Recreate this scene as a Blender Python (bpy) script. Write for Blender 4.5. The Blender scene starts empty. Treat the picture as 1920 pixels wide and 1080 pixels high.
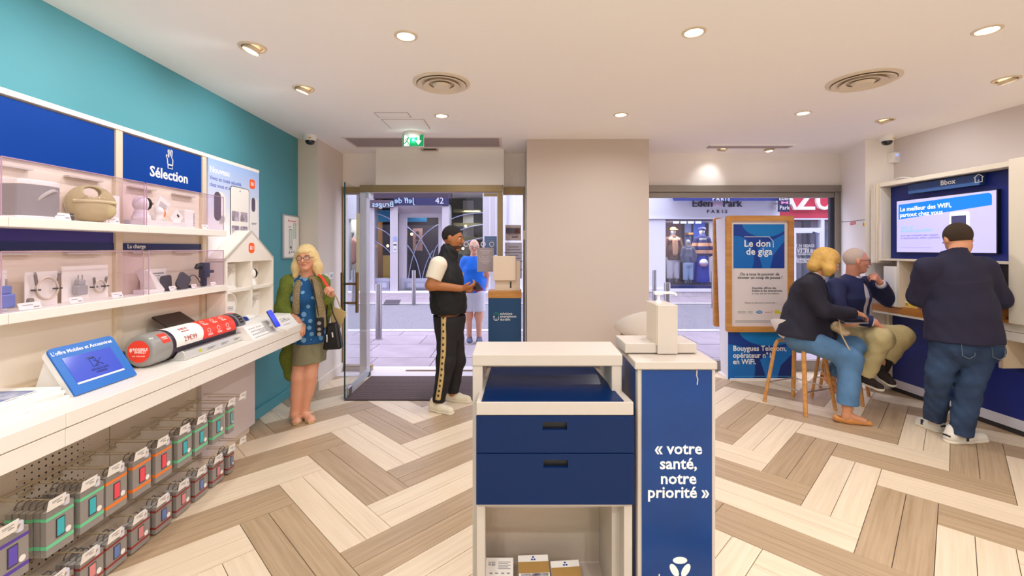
import bpy, math, random
import numpy as np
from mathutils import Vector, Matrix
R = random.Random(7)
C = bpy.context.scene.collection
SC = bpy.context.scene
# ------------------------------------------------------------------ camera
F, CX, CY, EYE = 830.0, 960.0, 466.0, 1.5
cam = bpy.data.cameras.new('camera')
cam.sensor_width = 36.0; cam.lens = 36.0 * F / 1920.0
cam.shift_y = -(540.0 - CY) / 1920.0
cam.clip_start = 0.05; cam.clip_end = 200
camo = bpy.data.objects.new('camera', cam); C.objects.link(camo)
camo.location = (0, 0, EYE); camo.rotation_euler = (math.pi / 2, 0, 0)
SC.camera = camo
# ------------------------------------------------------------------ colour management, world
SC.view_settings.view_transform = 'Standard'
SC.view_settings.look = 'None'
SC.view_settings.gamma = 1.0
SC.view_settings.use_curve_mapping = False
SC.view_settings.exposure = 0.0
SC.cycles.max_bounces = 12
SC.cycles.diffuse_bounces = 8
SC.cycles.glossy_bounces = 3
SC.cycles.transparent_max_bounces = 12
SC.cycles.transmission_bounces = 4
SC.cycles.sample_clamp_indirect = 6.0
SC.cycles.caustics_reflective = False
SC.cycles.caustics_refractive = False
SKY = (0.80, 0.80, 1.0); SKY_POWER = 4.6
wd = bpy.data.worlds.new('overcast_sky'); SC.world = wd; wd.use_nodes = True
_bg = wd.node_tree.nodes['Background']
_bg.inputs[0].default_value = (*SKY, 1); _bg.inputs[1].default_value = SKY_POWER
WARM = (0.96, 0.965, 1.0)
REAR_FILL_W = 22.0        # watts of the unseen fill lamps added behind the camera
DOWN_W = 8.3        # watts of each ceiling downlight
SPOT_W = 18.0        # watts of each adjustable spot

def lin(c):
    return tuple(((v / 255.0) / 12.92 if v / 255.0 <= 0.04045 else ((v / 255.0 + 0.055) / 1.055) ** 2.4) for v in c)

def P(x, y, Y):
    return Vector(((x - CX) * Y / F, Y, EYE - (y - CY) * Y / F))

def G(x, y):
    Y = EYE * F / (y - CY)
    return Vector(((x - CX) * Y / F, Y, 0.0))

def light(name, kind, loc, aim, power, color=WARM, size=0.1, spot=None, blend=0.6, spread=None):
    l = bpy.data.lights.new(name, kind); l.energy = power; l.color = color
    if kind == 'AREA':
        l.shape = 'DISK'; l.size = size
        if spread: l.spread = math.radians(spread)
    else:
        l.shadow_soft_size = size
    if kind == 'SPOT':
        l.spot_size = math.radians(spot); l.spot_blend = blend
    o = bpy.data.objects.new(name, l); C.objects.link(o)
    o.location = loc
    d = Vector(aim) - Vector(loc)
    o.rotation_euler = d.to_track_quat('-Z', 'Y').to_euler()
    return o

# ------------------------------------------------------------------ materials
_MC = {}
def mat(name, col, rough=0.5, metal=0.0, spec=0.5, emit=0.0, noise=None, bump=None, coat=0.0, trans=0.0, alpha=1.0, col2=None):
    """col in sRGB 0-255; noise=(scale, amount); bump=(scale, strength)"""
    if name in _MC: return _MC[name]
    m = bpy.data.materials.new(name); m.use_nodes = True
    nt = m.node_tree; b = nt.nodes['Principled BSDF']
    c = lin(col)
    b.inputs['Base Color'].default_value = (*c, 1)
    b.inputs['Roughness'].default_value = rough
    b.inputs['Metallic'].default_value = metal
    b.inputs['Specular IOR Level'].default_value = spec
    b.inputs['Coat Weight'].default_value = coat
    if trans: b.inputs['Transmission Weight'].default_value = trans
    if emit:
        b.inputs['Emission Color'].default_value = (*c, 1)
        b.inputs['Emission Strength'].default_value = emit
    if noise or bump:
        tc = nt.nodes.new('ShaderNodeTexCoord')
    if noise:
        n = nt.nodes.new('ShaderNodeTexNoise'); n.inputs['Scale'].default_value = noise[0]
        n.inputs['Detail'].default_value = 4
        nt.links.new(tc.outputs['Object'], n.inputs['Vector'])
        r = nt.nodes.new('ShaderNodeValToRGB')
        c2 = lin(col2) if col2 else tuple(max(0, v * (1 - noise[1])) for v in c)
        c1 = c if col2 else tuple(min(1, v * (1 + noise[1])) for v in c)
        r.color_ramp.elements[0].position = 0.35; r.color_ramp.elements[1].position = 0.65
        r.color_ramp.elements[0].color = (*c2, 1); r.color_ramp.elements[1].color = (*c1, 1)
        nt.links.new(n.outputs['Fac'], r.inputs['Fac'])
        nt.links.new(r.outputs['Color'], b.inputs['Base Color'])
    if bump:
        n2 = nt.nodes.new('ShaderNodeTexNoise'); n2.inputs['Scale'].default_value = bump[0]
        nt.links.new(tc.outputs['Object'], n2.inputs['Vector'])
        bp = nt.nodes.new('ShaderNodeBump'); bp.inputs['Strength'].default_value = bump[1]
        bp.inputs['Distance'].default_value = 0.02
        nt.links.new(n2.outputs['Fac'], bp.inputs['Height'])
        nt.links.new(bp.outputs['Normal'], b.inputs['Normal'])
    _MC[name] = m
    return m

def glass(name, tint=(255, 255, 255), refl=1.0, haze=0.0, hazecol=(230, 230, 235)):
    """thin sheet glass: clear, with a Fresnel reflection, optional milky film"""
    if name in _MC: return _MC[name]
    m = bpy.data.materials.new(name); m.use_nodes = True
    nt = m.node_tree; nt.nodes.clear()
    out = nt.nodes.new('ShaderNodeOutputMaterial')
    tr = nt.nodes.new('ShaderNodeBsdfTransparent'); tr.inputs[0].default_value = (*lin(tint), 1)
    gl = nt.nodes.new('ShaderNodeBsdfGlossy'); gl.inputs['Roughness'].default_value = 0.02
    lw = nt.nodes.new('ShaderNodeLayerWeight'); lw.inputs['Blend'].default_value = 0.5
    pw = nt.nodes.new('ShaderNodeMath'); pw.operation = 'POWER'; pw.inputs[1].default_value = 5.0
    nt.links.new(lw.outputs['Facing'], pw.inputs[0])
    mu = nt.nodes.new('ShaderNodeMath'); mu.operation = 'MULTIPLY_ADD'; mu.inputs[1].default_value = 0.45 * refl; mu.inputs[2].default_value = 0.025 * refl
    nt.links.new(pw.outputs[0], mu.inputs[0])
    mx = nt.nodes.new('ShaderNodeMixShader')
    nt.links.new(mu.outputs[0], mx.inputs[0]); nt.links.new(tr.outputs[0], mx.inputs[1]); nt.links.new(gl.outputs[0], mx.inputs[2])
    last = mx
    if haze:
        df = nt.nodes.new('ShaderNodeBsdfDiffuse'); df.inputs[0].default_value = (*lin(hazecol), 1)
        m2 = nt.nodes.new('ShaderNodeMixShader'); m2.inputs[0].default_value = haze
        nt.links.new(mx.outputs[0], m2.inputs[1]); nt.links.new(df.outputs[0], m2.inputs[2]); last = m2
    nt.links.new(last.outputs[0], out.inputs[0])
    _MC[name] = m
    return m

def wood(name, c1, c2, scale=(2, 30, 30), rough=0.5, rnd=0.0, spec=0.4):
    """streaky wood along local X; rnd adds a per-object tint"""
    if name in _MC: return _MC[name]
    m = bpy.data.materials.new(name); m.use_nodes = True
    nt = m.node_tree; b = nt.nodes['Principled BSDF']; L = nt.links.new
    tc = nt.nodes.new('ShaderNodeTexCoord'); oi = nt.nodes.new('ShaderNodeObjectInfo')
    mp = nt.nodes.new('ShaderNodeMapping'); mp.inputs['Scale'].default_value = scale
    ad = nt.nodes.new('ShaderNodeVectorMath'); ad.operation = 'ADD'
    mm = nt.nodes.new('ShaderNodeMath'); mm.operation = 'MULTIPLY'; mm.inputs[1].default_value = 37.0
    L(oi.outputs['Random'], mm.inputs[0]); L(tc.outputs['Object'], mp.inputs['Vector'])
    L(mp.outputs[0], ad.inputs[0]); L(mm.outputs[0], ad.inputs[1])
    n = nt.nodes.new('ShaderNodeTexNoise'); n.inputs['Scale'].default_value = 1.0; n.inputs['Detail'].default_value = 6
    n.inputs['Roughness'].default_value = 0.65
    L(ad.outputs[0], n.inputs['Vector'])
    r = nt.nodes.new('ShaderNodeValToRGB')
    r.color_ramp.elements[0].position = 0.3; r.color_ramp.elements[1].position = 0.7
    r.color_ramp.elements[0].color = (*lin(c2), 1); r.color_ramp.elements[1].color = (*lin(c1), 1)
    L(n.outputs['Fac'], r.inputs['Fac'])
    hs = nt.nodes.new('ShaderNodeHueSaturation')
    mr = nt.nodes.new('ShaderNodeMapRange'); mr.inputs['To Min'].default_value = 1 - rnd; mr.inputs['To Max'].default_value = 1 + rnd
    L(oi.outputs['Random'], mr.inputs[0]); L(mr.outputs[0], hs.inputs['Value']); L(r.outputs[0], hs.inputs['Color'])
    L(hs.outputs[0], b.inputs['Base Color'])
    bp = nt.nodes.new('ShaderNodeBump'); bp.inputs['Strength'].default_value = 0.12; bp.inputs['Distance'].default_value = 0.004
    L(n.outputs['Fac'], bp.inputs['Height']); L(bp.outputs[0], b.inputs['Normal'])
    b.inputs['Roughness'].default_value = rough; b.inputs['Specular IOR Level'].default_value = spec
    _MC[name] = m
    return m

def dots(name, base, dot, scale, radius, rough=0.8, kind='grid', vec='Object'):
    """printed / woven spots: regular grid or scattered"""
    if name in _MC: return _MC[name]
    m = bpy.data.materials.new(name); m.use_nodes = True
    nt = m.node_tree; b = nt.nodes['Principled BSDF']; L = nt.links.new
    tc = nt.nodes.new('ShaderNodeTexCoord')
    v = nt.nodes.new('ShaderNodeTexVoronoi'); v.inputs['Scale'].default_value = scale
    v.inputs['Randomness'].default_value = 0.0 if kind == 'grid' else 0.55
    L(tc.outputs[vec], v.inputs['Vector'])
    lt = nt.nodes.new('ShaderNodeMath'); lt.operation = 'LESS_THAN'; lt.inputs[1].default_value = radius
    L(v.outputs['Distance'], lt.inputs[0])
    mx = nt.nodes.new('ShaderNodeMixRGB'); mx.inputs[1].default_value = (*lin(base), 1); mx.inputs[2].default_value = (*lin(dot), 1)
    L(lt.outputs[0], mx.inputs[0]); L(mx.outputs[0], b.inputs['Base Color'])
    b.inputs['Roughness'].default_value = rough
    _MC[name] = m
    return m

# ------------------------------------------------------------------ mesh building
W = {}   # world matrix of each Empty / object used as a parent
I4 = Matrix.Identity(4)
class MB:
    def __init__(s, T=None):
        s.v = []; s.f = []; s.m = []; s.T = T
    def add(s, vs, fs, mi=0):
        o = len(s.v)
        if s.T is not None: vs = [s.T @ Vector(v) for v in vs]
        s.v.extend([tuple(v) for v in vs])
        s.f.extend([tuple(i + o for i in f) for f in fs]); s.m.extend([mi] * len(fs))
        return s
    def box(s, x0, x1, y0, y1, z0, z1, mi=0, M=None):
        vs = [(x, y, z) for x in (x0, x1) for y in (y0, y1) for z in (z0, z1)]
        if M is not None: vs = [M @ Vector(v) for v in vs]
        return s.add(vs, [(0, 1, 3, 2), (4, 6, 7, 5), (0, 4, 5, 1), (2, 3, 7, 6), (0, 2, 6, 4), (1, 5, 7, 3)], mi)
    def hexa(s, pts, mi=0):
        """8 points: bottom ring of 4 then top ring of 4"""
        return s.add(pts, [(3, 2, 1, 0), (4, 5, 6, 7), (0, 1, 5, 4), (1, 2, 6, 5), (2, 3, 7, 6), (3, 0, 4, 7)], mi)
    def quad(s, a, b, c, d, mi=0):
        return s.add([a, b, c, d], [(0, 1, 2, 3)], mi)
    def cyl(s, p0, p1, r0, r1=None, n=12, mi=0):
        return s.tube([p0, p1], [r0, r0 if r1 is None else r1], n, mi)
    def tube(s, pts, r, n=8, mi=0, closed=False, flat=1.0, up=None):
        pts = [Vector(p) for p in pts]; k = len(pts)
        rs = list(r) if hasattr(r, '__len__') else [r] * k
        vs = []; ref = None
        for i, p in enumerate(pts):
            if closed: t = pts[(i + 1) % k] - pts[i - 1]
            else: t = pts[min(i + 1, k - 1)] - pts[max(i - 1, 0)]
            t = t.normalized() if t.length > 1e-9 else Vector((0, 0, 1))
            if ref is None:
                ref = Vector(up) if up else (Vector((0, 0, 1)) if abs(t.z) < 0.9 else Vector((1, 0, 0)))
            u = (ref - t * ref.dot(t))
            u = u.normalized() if u.length > 1e-6 else t.orthogonal().normalized()
            w = t.cross(u); ref = u
            for j in range(n):
                a = 2 * math.pi * j / n
                vs.append(p + (u * math.cos(a) * flat + w * math.sin(a)) * rs[i])
        fs = []
        for i in range(k if closed else k - 1):
            i2 = (i + 1) % k
            for j in range(n):
                fs.append((i * n + j, i * n + (j + 1) % n, i2 * n + (j + 1) % n, i2 * n + j))
        if not closed:
            fs.append(tuple(range(n - 1, -1, -1))); fs.append(tuple((k - 1) * n + j for j in range(n)))
        return s.add(vs, fs, mi)
    def lathe(s, prof, n=24, c=(0, 0, 0), M=None, mi=0, closed_ends=True):
        vs = []; c = Vector(c)
        for r, z in prof:
            for j in range(n):
                a = 2 * math.pi * j / n
                v = Vector((r * math.cos(a), r * math.sin(a), z))
                vs.append((M @ v) if M is not None else v + c)
        k = len(prof); fs = []
        for i in range(k - 1):
            for j in range(n):
                fs.append((i * n + j, i * n + (j + 1) % n, (i + 1) * n + (j + 1) % n, (i + 1) * n + j))
        if closed_ends:
            if prof[0][0] > 1e-5: fs.append(tuple(range(n - 1, -1, -1)))
            if prof[-1][0] > 1e-5: fs.append(tuple((k - 1) * n + j for j in range(n)))
        return s.add(vs, fs, mi)
    def prism(s, pts, M, d, mi=0):
        """polygon pts (u,v) in the plane of matrix M, extruded by d along its +Z"""
        n = len(pts)
        vs = [M @ Vector((u, v, 0)) for u, v in pts] + [M @ Vector((u, v, d)) for u, v in pts]
        fs = [tuple(range(n - 1, -1, -1)), tuple(range(n, 2 * n))]
        fs += [(i, (i + 1) % n, n + (i + 1) % n, n + i) for i in range(n)]
        return s.add(vs, fs, mi)
    def ell(s, c, r, nu=14, nv=9, M=None, mi=0):
        c = Vector(c); vs = []
        for i in range(nv + 1):
            t = math.pi * i / nv
            for j in range(nu):
                a = 2 * math.pi * j / nu
                v = Vector((r[0] * math.sin(t) * math.cos(a), r[1] * math.sin(t) * math.sin(a), r[2] * math.cos(t)))
                vs.append(c + (M @ v if M is not None else v))
        fs = [(i * nu + j, (i + 1) * nu + j, (i + 1) * nu + (j + 1) % nu, i * nu + (j + 1) % nu) for i in range(nv) for j in range(nu)]
        return s.add(vs, fs, mi)
    def text(s, body, size, M, align='CENTER', bold=0.0, ext=0.0006, mi=0, sx=1.0, space=1.0, line=1.0, shear=0.0):
        cu = bpy.data.curves.new('t', 'FONT'); cu.body = body; cu.size = size; cu.align_x = align
        cu.align_y = 'CENTER'; cu.offset = bold * size; cu.extrude = ext; cu.resolution_u = 2
        cu.space_character = space; cu.space_line = line; cu.shear = shear
        o = bpy.data.objects.new('t', cu); me = o.to_mesh()
        vs = [M @ Vector((v.co.x * sx, v.co.y, v.co.z)) for v in me.vertices]
        fs = [tuple(p.vertices) for p in me.polygons]
        s.add(vs, fs, mi)
        o.to_mesh_clear(); bpy.data.objects.remove(o); bpy.data.curves.remove(cu)
        return s
    def mesh(s, name, mats, inv=None, smooth=False):
        me = bpy.data.meshes.new(name)
        vs = s.v if inv is None else [tuple(inv @ Vector(v)) for v in s.v]
        me.from_pydata(vs, [], s.f)
        for m in (mats if isinstance(mats, (list, tuple)) else [mats]): me.materials.append(m)
        if any(s.m): me.polygons.foreach_set('material_index', s.m)
        if smooth:
            me.polygons.foreach_set('use_smooth', [True] * len(me.polygons))
            try: me.set_sharp_from_angle(angle=math.radians(smooth if smooth is not True else 40))
            except Exception: pass
        me.update()
        return me
    def build(s, name, mats, parent=None, smooth=False, bevel=0.0, loc=None, rotz=0.0, **props):
        if parent is not None:
            Mw = W[parent]
        else:
            l = Vector(loc) if loc is not None else Vector((0, 0, 0))
            Mw = Matrix.Translation(l) @ Matrix.Rotation(rotz, 4, 'Z')
        me = s.mesh(name, mats, Mw.inverted(), smooth)
        o = bpy.data.objects.new(name, me); C.objects.link(o)
        if parent is not None: o.parent = parent; W[o] = Mw.copy()
        else: o.matrix_basis = Mw; W[o] = Mw
        if bevel:
            b = o.modifiers.new('bevel', 'BEVEL'); b.width = bevel; b.segments = 2; b.limit_method = 'ANGLE'
            b.angle_limit = math.radians(40)
        setp(o, **props)
        return o

def setp(o, label=None, cat=None, group=None, kind=None):
    if label: o['label'] = label
    if cat: o['category'] = cat
    if group: o['group'] = group
    if kind: o['kind'] = kind
    return o

def thing(name, label, cat, loc=(0, 0, 0), rotz=0.0, group=None):
    o = bpy.data.objects.new(name, None); C.objects.link(o)
    o.empty_display_size = 0.1
    Mw = Matrix.Translation(Vector(loc)) @ Matrix.Rotation(rotz, 4, 'Z')
    o.matrix_basis = Mw; W[o] = Mw
    return setp(o, label, cat, group)

def group_root(name, loc=(0, 0, 0)):
    return thing(name, None, None, loc)

def copy_tree(o, parent=None):
    c = o.copy(); C.objects.link(c)
    if parent is not None: c.parent = parent
    for ch in list(o.children): copy_tree(ch, c)
    return c

def frame(o, right, up):
    """matrix whose X is right, Y is up, Z the outward normal"""
    r = Vector(right).normalized(); u = Vector(up); u = (u - r * u.dot(r)).normalized(); n = r.cross(u)
    M = Matrix((r, u, n)).transposed().to_4x4(); M.translation = Vector(o)
    return M

def rrect(w, h, r, n=4, cx=0.0, cy=0.0):
    pts = []
    for (sx, sy, a0) in ((1, -1, -90), (1, 1, 0), (-1, 1, 90), (-1, -1, 180)):
        for i in range(n + 1):
            a = math.radians(a0 + 90 * i / n)
            pts.append((cx + sx * (w / 2 - r) + r * math.cos(a), cy + sy * (h / 2 - r) + r * math.sin(a)))
    return pts

def circ(r, n=20, cx=0.0, cy=0.0, ry=None):
    return [(cx + r * math.cos(2 * math.pi * i / n), cy + (ry or r) * math.sin(2 * math.pi * i / n)) for i in range(n)]

def bez(pts, n=16):
    out = []
    for i in range(n + 1):
        t = i / n; q = [Vector(p) for p in pts]
        while len(q) > 1: q = [a.lerp(b, t) for a, b in zip(q, q[1:])]
        out.append(q[0])
    return out
# ------------------------------------------------------------------ shared materials
HC = 2.665                        # ceiling height
YG, YD = 5.44, 5.25               # glazing plane, door frame plane
def wl(y): return -2.149 - 0.0265 * y        # left wall plane
def wr(y): return 4.08 + 0.039 * (4.72 - y)  # right wall plane
M_WALL = mat('warm white paint', (248, 243, 238), 0.85, bump=(140, 0.05))
M_CEIL = mat('matt ceiling paint', (252, 249, 248), 0.95)
M_TEAL = mat('teal wall paint', (80, 154, 166), 0.6, noise=(0.8, 0.04))
M_PILLAR = mat('beige pillar paint', (206, 192, 182), 0.85)
M_COLUMN = mat('pale column paint', (226, 216, 204), 0.85)
M_GREIGE = mat('greige wall paint', (214, 204, 200), 0.85)
M_LAM = mat('white laminate', (242, 236, 226), 0.38)
M_LAM2 = mat('cream laminate', (236, 224, 206), 0.45)
M_BLUE = mat('blue glossy board', (0, 62, 150), 0.55, spec=.15)
M_NAVY = mat('navy laminate', (0, 36, 84), 0.25, spec=.2)
M_NAVY2 = mat('dark navy board', (24, 38, 96), 0.4)
M_CHAMP = mat('champagne metal', (160, 138, 100), 0.4, 0.55)
M_GREYM = mat('grey window metal', (150, 142, 134), 0.45, 0.4)
M_STEEL = mat('brushed steel', (200, 198, 196), 0.28, 1.0)
M_BRONZE = mat('bronze tube', (150, 116, 78), 0.3, 0.9)
M_BLACK = mat('black plastic', (18, 18, 20), 0.4)
M_DARK = mat('dark grey', (50, 48, 50), 0.5)
M_WHITE = mat('white plastic', (244, 242, 238), 0.4)
M_PAPER = mat('white paper', (246, 242, 236), 0.8)
M_GREYP = mat('grey print', (150, 148, 150), 0.8)
M_DKP = mat('dark print', (46, 46, 60), 0.8)
M_LETW = mat('white lettering', (250, 247, 240), 0.6)
M_ORANGE = mat('orange badge', (255, 98, 20), 0.45)
M_OAK = wood('light oak', (214, 158, 88), (184, 122, 58), (3, 26, 26), 0.5)
M_GLASS = glass('clear glass', (250, 252, 252), 0.9)
M_ACRYL = glass('clear acrylic', (253, 250, 253), 0.6, 0.006, (245, 226, 235))
M_ACEDGE = mat('acrylic edge', (186, 150, 176), 0.2)
M_LENS = mat('glowing lamp lens', (255, 232, 200), 0.4, emit=14.0)
M_TRIM = mat('lamp trim', (224, 208, 182), 0.4)

# ------------------------------------------------------------------ shell
fl = MB().box(-2.5, 4.6, 0.85, 5.5, -0.12, -0.006).build('floor', mat('dark grout', (92, 78, 66), 0.9), kind='structure')
setp(fl)
MB().box(-2.5, 4.9, -4.1, 0.85, -0.12, 0.0).build('floor_rear', mat('oak floor average', (224, 208, 186), 0.6), kind='structure')
MB().box(-2.6, 4.9, -4.2, 5.62, HC, HC + 0.2).build('ceiling', M_CEIL, kind='structure')
MB().hexa([(wl(-4.1) - .12, -4.1, 0), (wl(-4.1), -4.1, 0), (wl(4.74), 4.74, 0), (wl(4.74) - .12, 4.74, 0),
           (wl(-4.1) - .12, -4.1, HC), (wl(-4.1), -4.1, HC), (wl(4.74), 4.74, HC), (wl(4.74) - .12, 4.74, HC)]).build('wall_left', M_TEAL, kind='structure')
MB().hexa([(wl(3.6), 3.6, 0), (wl(3.6) + .022, 3.6, 0), (wl(4.70) + .022, 4.70, 0), (wl(4.70), 4.70, 0),
           (wl(3.6), 3.6, .09), (wl(3.6) + .022, 3.6, .09), (wl(4.70) + .022, 4.70, .09), (wl(4.70), 4.70, .09)]).build('baseboard_left', M_TEAL, kind='structure', bevel=0.004)
MB().hexa([(wr(-4.1), -4.1, 0), (wr(-4.1) + .12, -4.1, 0), (wr(4.8) + .12, 4.8, 0), (wr(4.8), 4.8, 0),
           (wr(-4.1), -4.1, HC), (wr(-4.1) + .12, -4.1, HC), (wr(4.8) + .12, 4.8, HC), (wr(4.8), 4.8, HC)]).build('wall_right', M_GREIGE, kind='structure')
MB().box(-2.5, 4.9, -4.2, -4.1, 0, HC).build('wall_rear', M_WALL, kind='structure')
# columns and pillar
def poly_prism(pts, z0, z1): return MB().prism(pts, Matrix.Translation((0, 0, z0)), z1 - z0)
poly_prism([(-2.55, 4.70), (-2.06, 4.70), (-2.085, 5.62), (-2.55, 5.62)], 0, HC).build('column_left', M_COLUMN, kind='structure')
poly_prism([(-2.25, 4.68), (-2.042, 4.68), (-2.067, 5.44), (-2.085, 5.44), (-2.06, 4.70), (-2.25, 4.70)], 0, 0.105).build('baseboard_column', M_COLUMN, kind='structure', bevel=0.004)
MB().box(0.159, 1.461, 4.72, 5.62, 0, HC).build('pillar_center', M_PILLAR, kind='structure')
MB().box(0.159, 1.461, 4.715, 4.72, 0, 0.74).build('trim_1', M_PILLAR, kind='structure')
poly_prism([(3.775, 4.73), (4.35, 4.73), (4.35, 5.62), (4.05, 5.62), (4.03, 5.44)], 0, HC).build('column_right', M_WALL, kind='structure')
# headers over the glazing
MB().box(-1.6, -0.094, 5.20, 5.62, 2.247, HC).build('wall_lintel', M_WALL, kind='structure')
MB().box(-2.1, -1.6, YG, 5.62, 2.255, HC).box(-0.094, 0.17, YG, 5.62, 2.255, HC).box(1.45, 4.06, YG, 5.62, 2.272, HC).build('wall_front', M_WALL, kind='structure')

# ------------------------------------------------------------------ herringbone planks
PL = wood('pale plank', (240, 221, 194), (224, 203, 172), (1.6, 46, 46), 0.42, 0.035)
PD = wood('taupe plank', (196, 170, 138), (168, 142, 110), (1.6, 46, 46), 0.42, 0.045)
def clip(poly, box):
    for axis, val, sgn in ((0, box[0], 1), (0, box[1], -1), (1, box[2], 1), (1, box[3], -1)):
        out = []
        for i in range(len(poly)):
            a, b = poly[i], poly[(i + 1) % len(poly)]
            ia, ib = sgn * (a[axis] - val) >= 0, sgn * (b[axis] - val) >= 0
            if ia: out.append(a)
            if ia != ib:
                t = (val - a[axis]) / (b[axis] - a[axis])
                out.append((a[0] + t * (b[0] - a[0]), a[1] + t * (b[1] - a[1])))
        poly = out
        if len(poly) < 3: return []
    return poly
PLK, PWK = 0.895, 0.284
O0 = (-1.482, 2.812); S2 = math.sqrt(0.5)
FB = (-2.32, 4.36, 0.95, 5.46)
plank_mesh = {}
def area(p): return abs(sum(p[i][0] * p[(i + 1) % len(p)][1] - p[(i + 1) % len(p)][0] * p[i][1] for i in range(len(p)))) / 2
def in_mat(p): return all(-1.65 < x < -0.10 and 4.365 < y < 5.18 for x, y in p)
planks = []
for k in range(-16, 17):
    for n in range(-7, 8):
        bu, bv = k * PWK + n * PLK, -k * PWK + n * PLK
        for kind in 'AB':
            for h in (0, 1):
                if kind == 'A': u0, u1, v0, v1 = bu, bu + PLK, bv + h * PWK / 2, bv + (h + 1) * PWK / 2
                else: u0, u1, v0, v1 = bu + h * PWK / 2, bu + (h + 1) * PWK / 2, bv - PLK, bv
                dark = (k % 2 == 1) if kind == 'A' else (k % 2 == 0)
                g = 0.0016
                q = [(u0 + g, v0 + g), (u1 - g, v0 + g), (u1 - g, v1 - g), (u0 + g, v1 - g)]
                w = [(O0[0] + (u + v) * S2, O0[1] + (v - u) * S2) for u, v in q]
                c = clip(w, FB)
                if not c or area(c) < 0.012 or in_mat(c): continue
                # leave out what lies under the walls or beyond them
                cx = sum(p[0] for p in c) / len(c); cy = sum(p[1] for p in c) / len(c)
                if all(.16 < x < 1.46 and y > 4.72 for x, y in c) or all(x < -2.06 and y > 4.72 for x, y in c) or all(x < wl(y) for x, y in c): continue
                if all(y < 1.45 for x, y in c) and abs(cx) > 1.8: continue
                if all(x > 3.78 and y > 4.73 for x, y in c): continue
                planks.append((kind, dark, c, ((u0 + u1) / 2, (v0 + v1) / 2), abs(area(c) - (PLK - 2 * g) * (PWK / 2 - 2 * g)) < 1e-6))
for kind, dark, c, (uc, vc), whole in planks:
    xc, yc = O0[0] + (uc + vc) * S2, O0[1] + (vc - uc) * S2
    ang = -math.pi / 4 if kind == 'A' else math.pi / 4
    Mw = Matrix.Translation((xc, yc, 0)) @ Matrix.Rotation(ang, 4, 'Z')
    inv = Mw.inverted()
    key = (dark,) if whole else None
    me = plank_mesh.get(key) if key else None
    if me is None:
        pts = [inv @ Vector((x, y, 0)) for x, y in c]
        a = sum(pts[i].x * pts[(i + 1) % len(pts)].y - pts[(i + 1) % len(pts)].x * pts[i].y for i in range(len(pts)))
        if a < 0: pts.reverse()
        b = MB(); m = len(pts); ctr = sum(pts, Vector()) / m
        ins = [p - (p - ctr).normalized() * 0.0012 for p in pts]
        vs = [(p.x, p.y, -0.008) for p in pts] + [(p.x, p.y, -0.0008) for p in pts] + [(p.x, p.y, 0.0) for p in ins]
        fs = [tuple(2 * m + i for i in range(m))]
        for i in range(m):
            j = (i + 1) % m
            fs += [(i, j, m + j, m + i), (m + i, m + j, 2 * m + j, 2 * m + i)]
        b.add(vs, fs)
        me = b.mesh('plank', PD if dark else PL)
        if key: plank_mesh[key] = me
    o = bpy.data.objects.new('plank', me); C.objects.link(o)
    o.parent = fl; o.matrix_basis = Mw
print('planks', len(planks))

# ------------------------------------------------------------------ entrance mat and threshold
em = thing('entrance_mat', 'dark ribbed entrance mat in front of the open glass door', 'doormat', (-0.87, 4.77, 0))
MB().box(-1.655, -0.09, 4.36, 5.18, 0.001, 0.006).build('backing', mat('mat backing', (40, 34, 36), 0.9), em)
rb = MB()
for i in range(37):
    y = 4.372 + i * 0.0218
    rb.box(-1.645, -0.10, y, y + 0.013, 0.006, 0.011)
rb.build('rib', mat('mat rib carpet', (106, 90, 90), 0.95, noise=(160, 0.25)), em, kind='stuff')
MB().box(-2.06, 0.16, 5.19, 5.62, -0.06, 0.003).build('door_threshold', mat('pale threshold stone', (206, 198, 200), 0.5), kind='structure')
MB().box(-1.30, -0.2, 5.40, 5.45, 0.003, 0.008).build('threshold_strip', mat('worn brass strip', (120, 90, 60), 0.4, .6), kind='structure')

# ------------------------------------------------------------------ glazed entrance
def win_parts(root, beams, panes, mbeam, bev=0.004):
    for nm, b in beams: MB().box(*b).build(nm, mbeam, root, bevel=bev)
    for b in panes: MB().box(*b).build('pane', M_GLASS, root)
wdw = group_root('window_1', (-1.87, YG, 0)); setp(wdw, kind='structure')
win_parts(wdw, [('frame', (-2.09, -2.06, YG - .03, YG + .05, 0, 2.255)), ('frame', (-2.06, -1.72, YG - .03, YG + .05, 2.165, 2.255)),
                ('frame', (-2.06, -1.72, YG - .03, YG + .05, 0, 0.07))], [(-2.06, -1.72, YG, YG + .012, 0.07, 2.165)], M_CHAMP)
dr = group_root('door_1', (-0.95, YD, 0)); setp(dr, kind='structure')
MB().box(-1.79, -0.11, YD - .05, YD + .07, 2.165, 2.247).build('frame', M_CHAMP, dr, bevel=.004)
MB().box(-0.172, -0.110, YD - .05, YD + .07, 0, 2.165).build('frame', M_CHAMP, dr, bevel=.004)
MB().box(-1.79, -1.708, YD - .05, YD + .07, 0, 2.165).build('frame', mat('pale anodised metal', (198, 190, 184), 0.4, .4), dr, bevel=.004)
MB().box(-0.752, -0.176, YD, YD + .012, 0.012, 2.155).build('pane', M_GLASS, dr)
MB().box(-0.335, -0.176, YD - .008, YD + .02, 2.12, 2.155).build('clamp', M_CHAMP, dr)
for px in (874, 890, 906, 922):
    q = P(px, 458, YD - .004); ring = [(q.x + .026 * math.cos(a * math.pi / 10), YD - .003, q.z + .026 * math.sin(a * math.pi / 10)) for a in range(20)]
    MB().tube(ring, 0.005, 6, closed=True).build('safety_marking', M_WHITE, dr)
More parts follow.
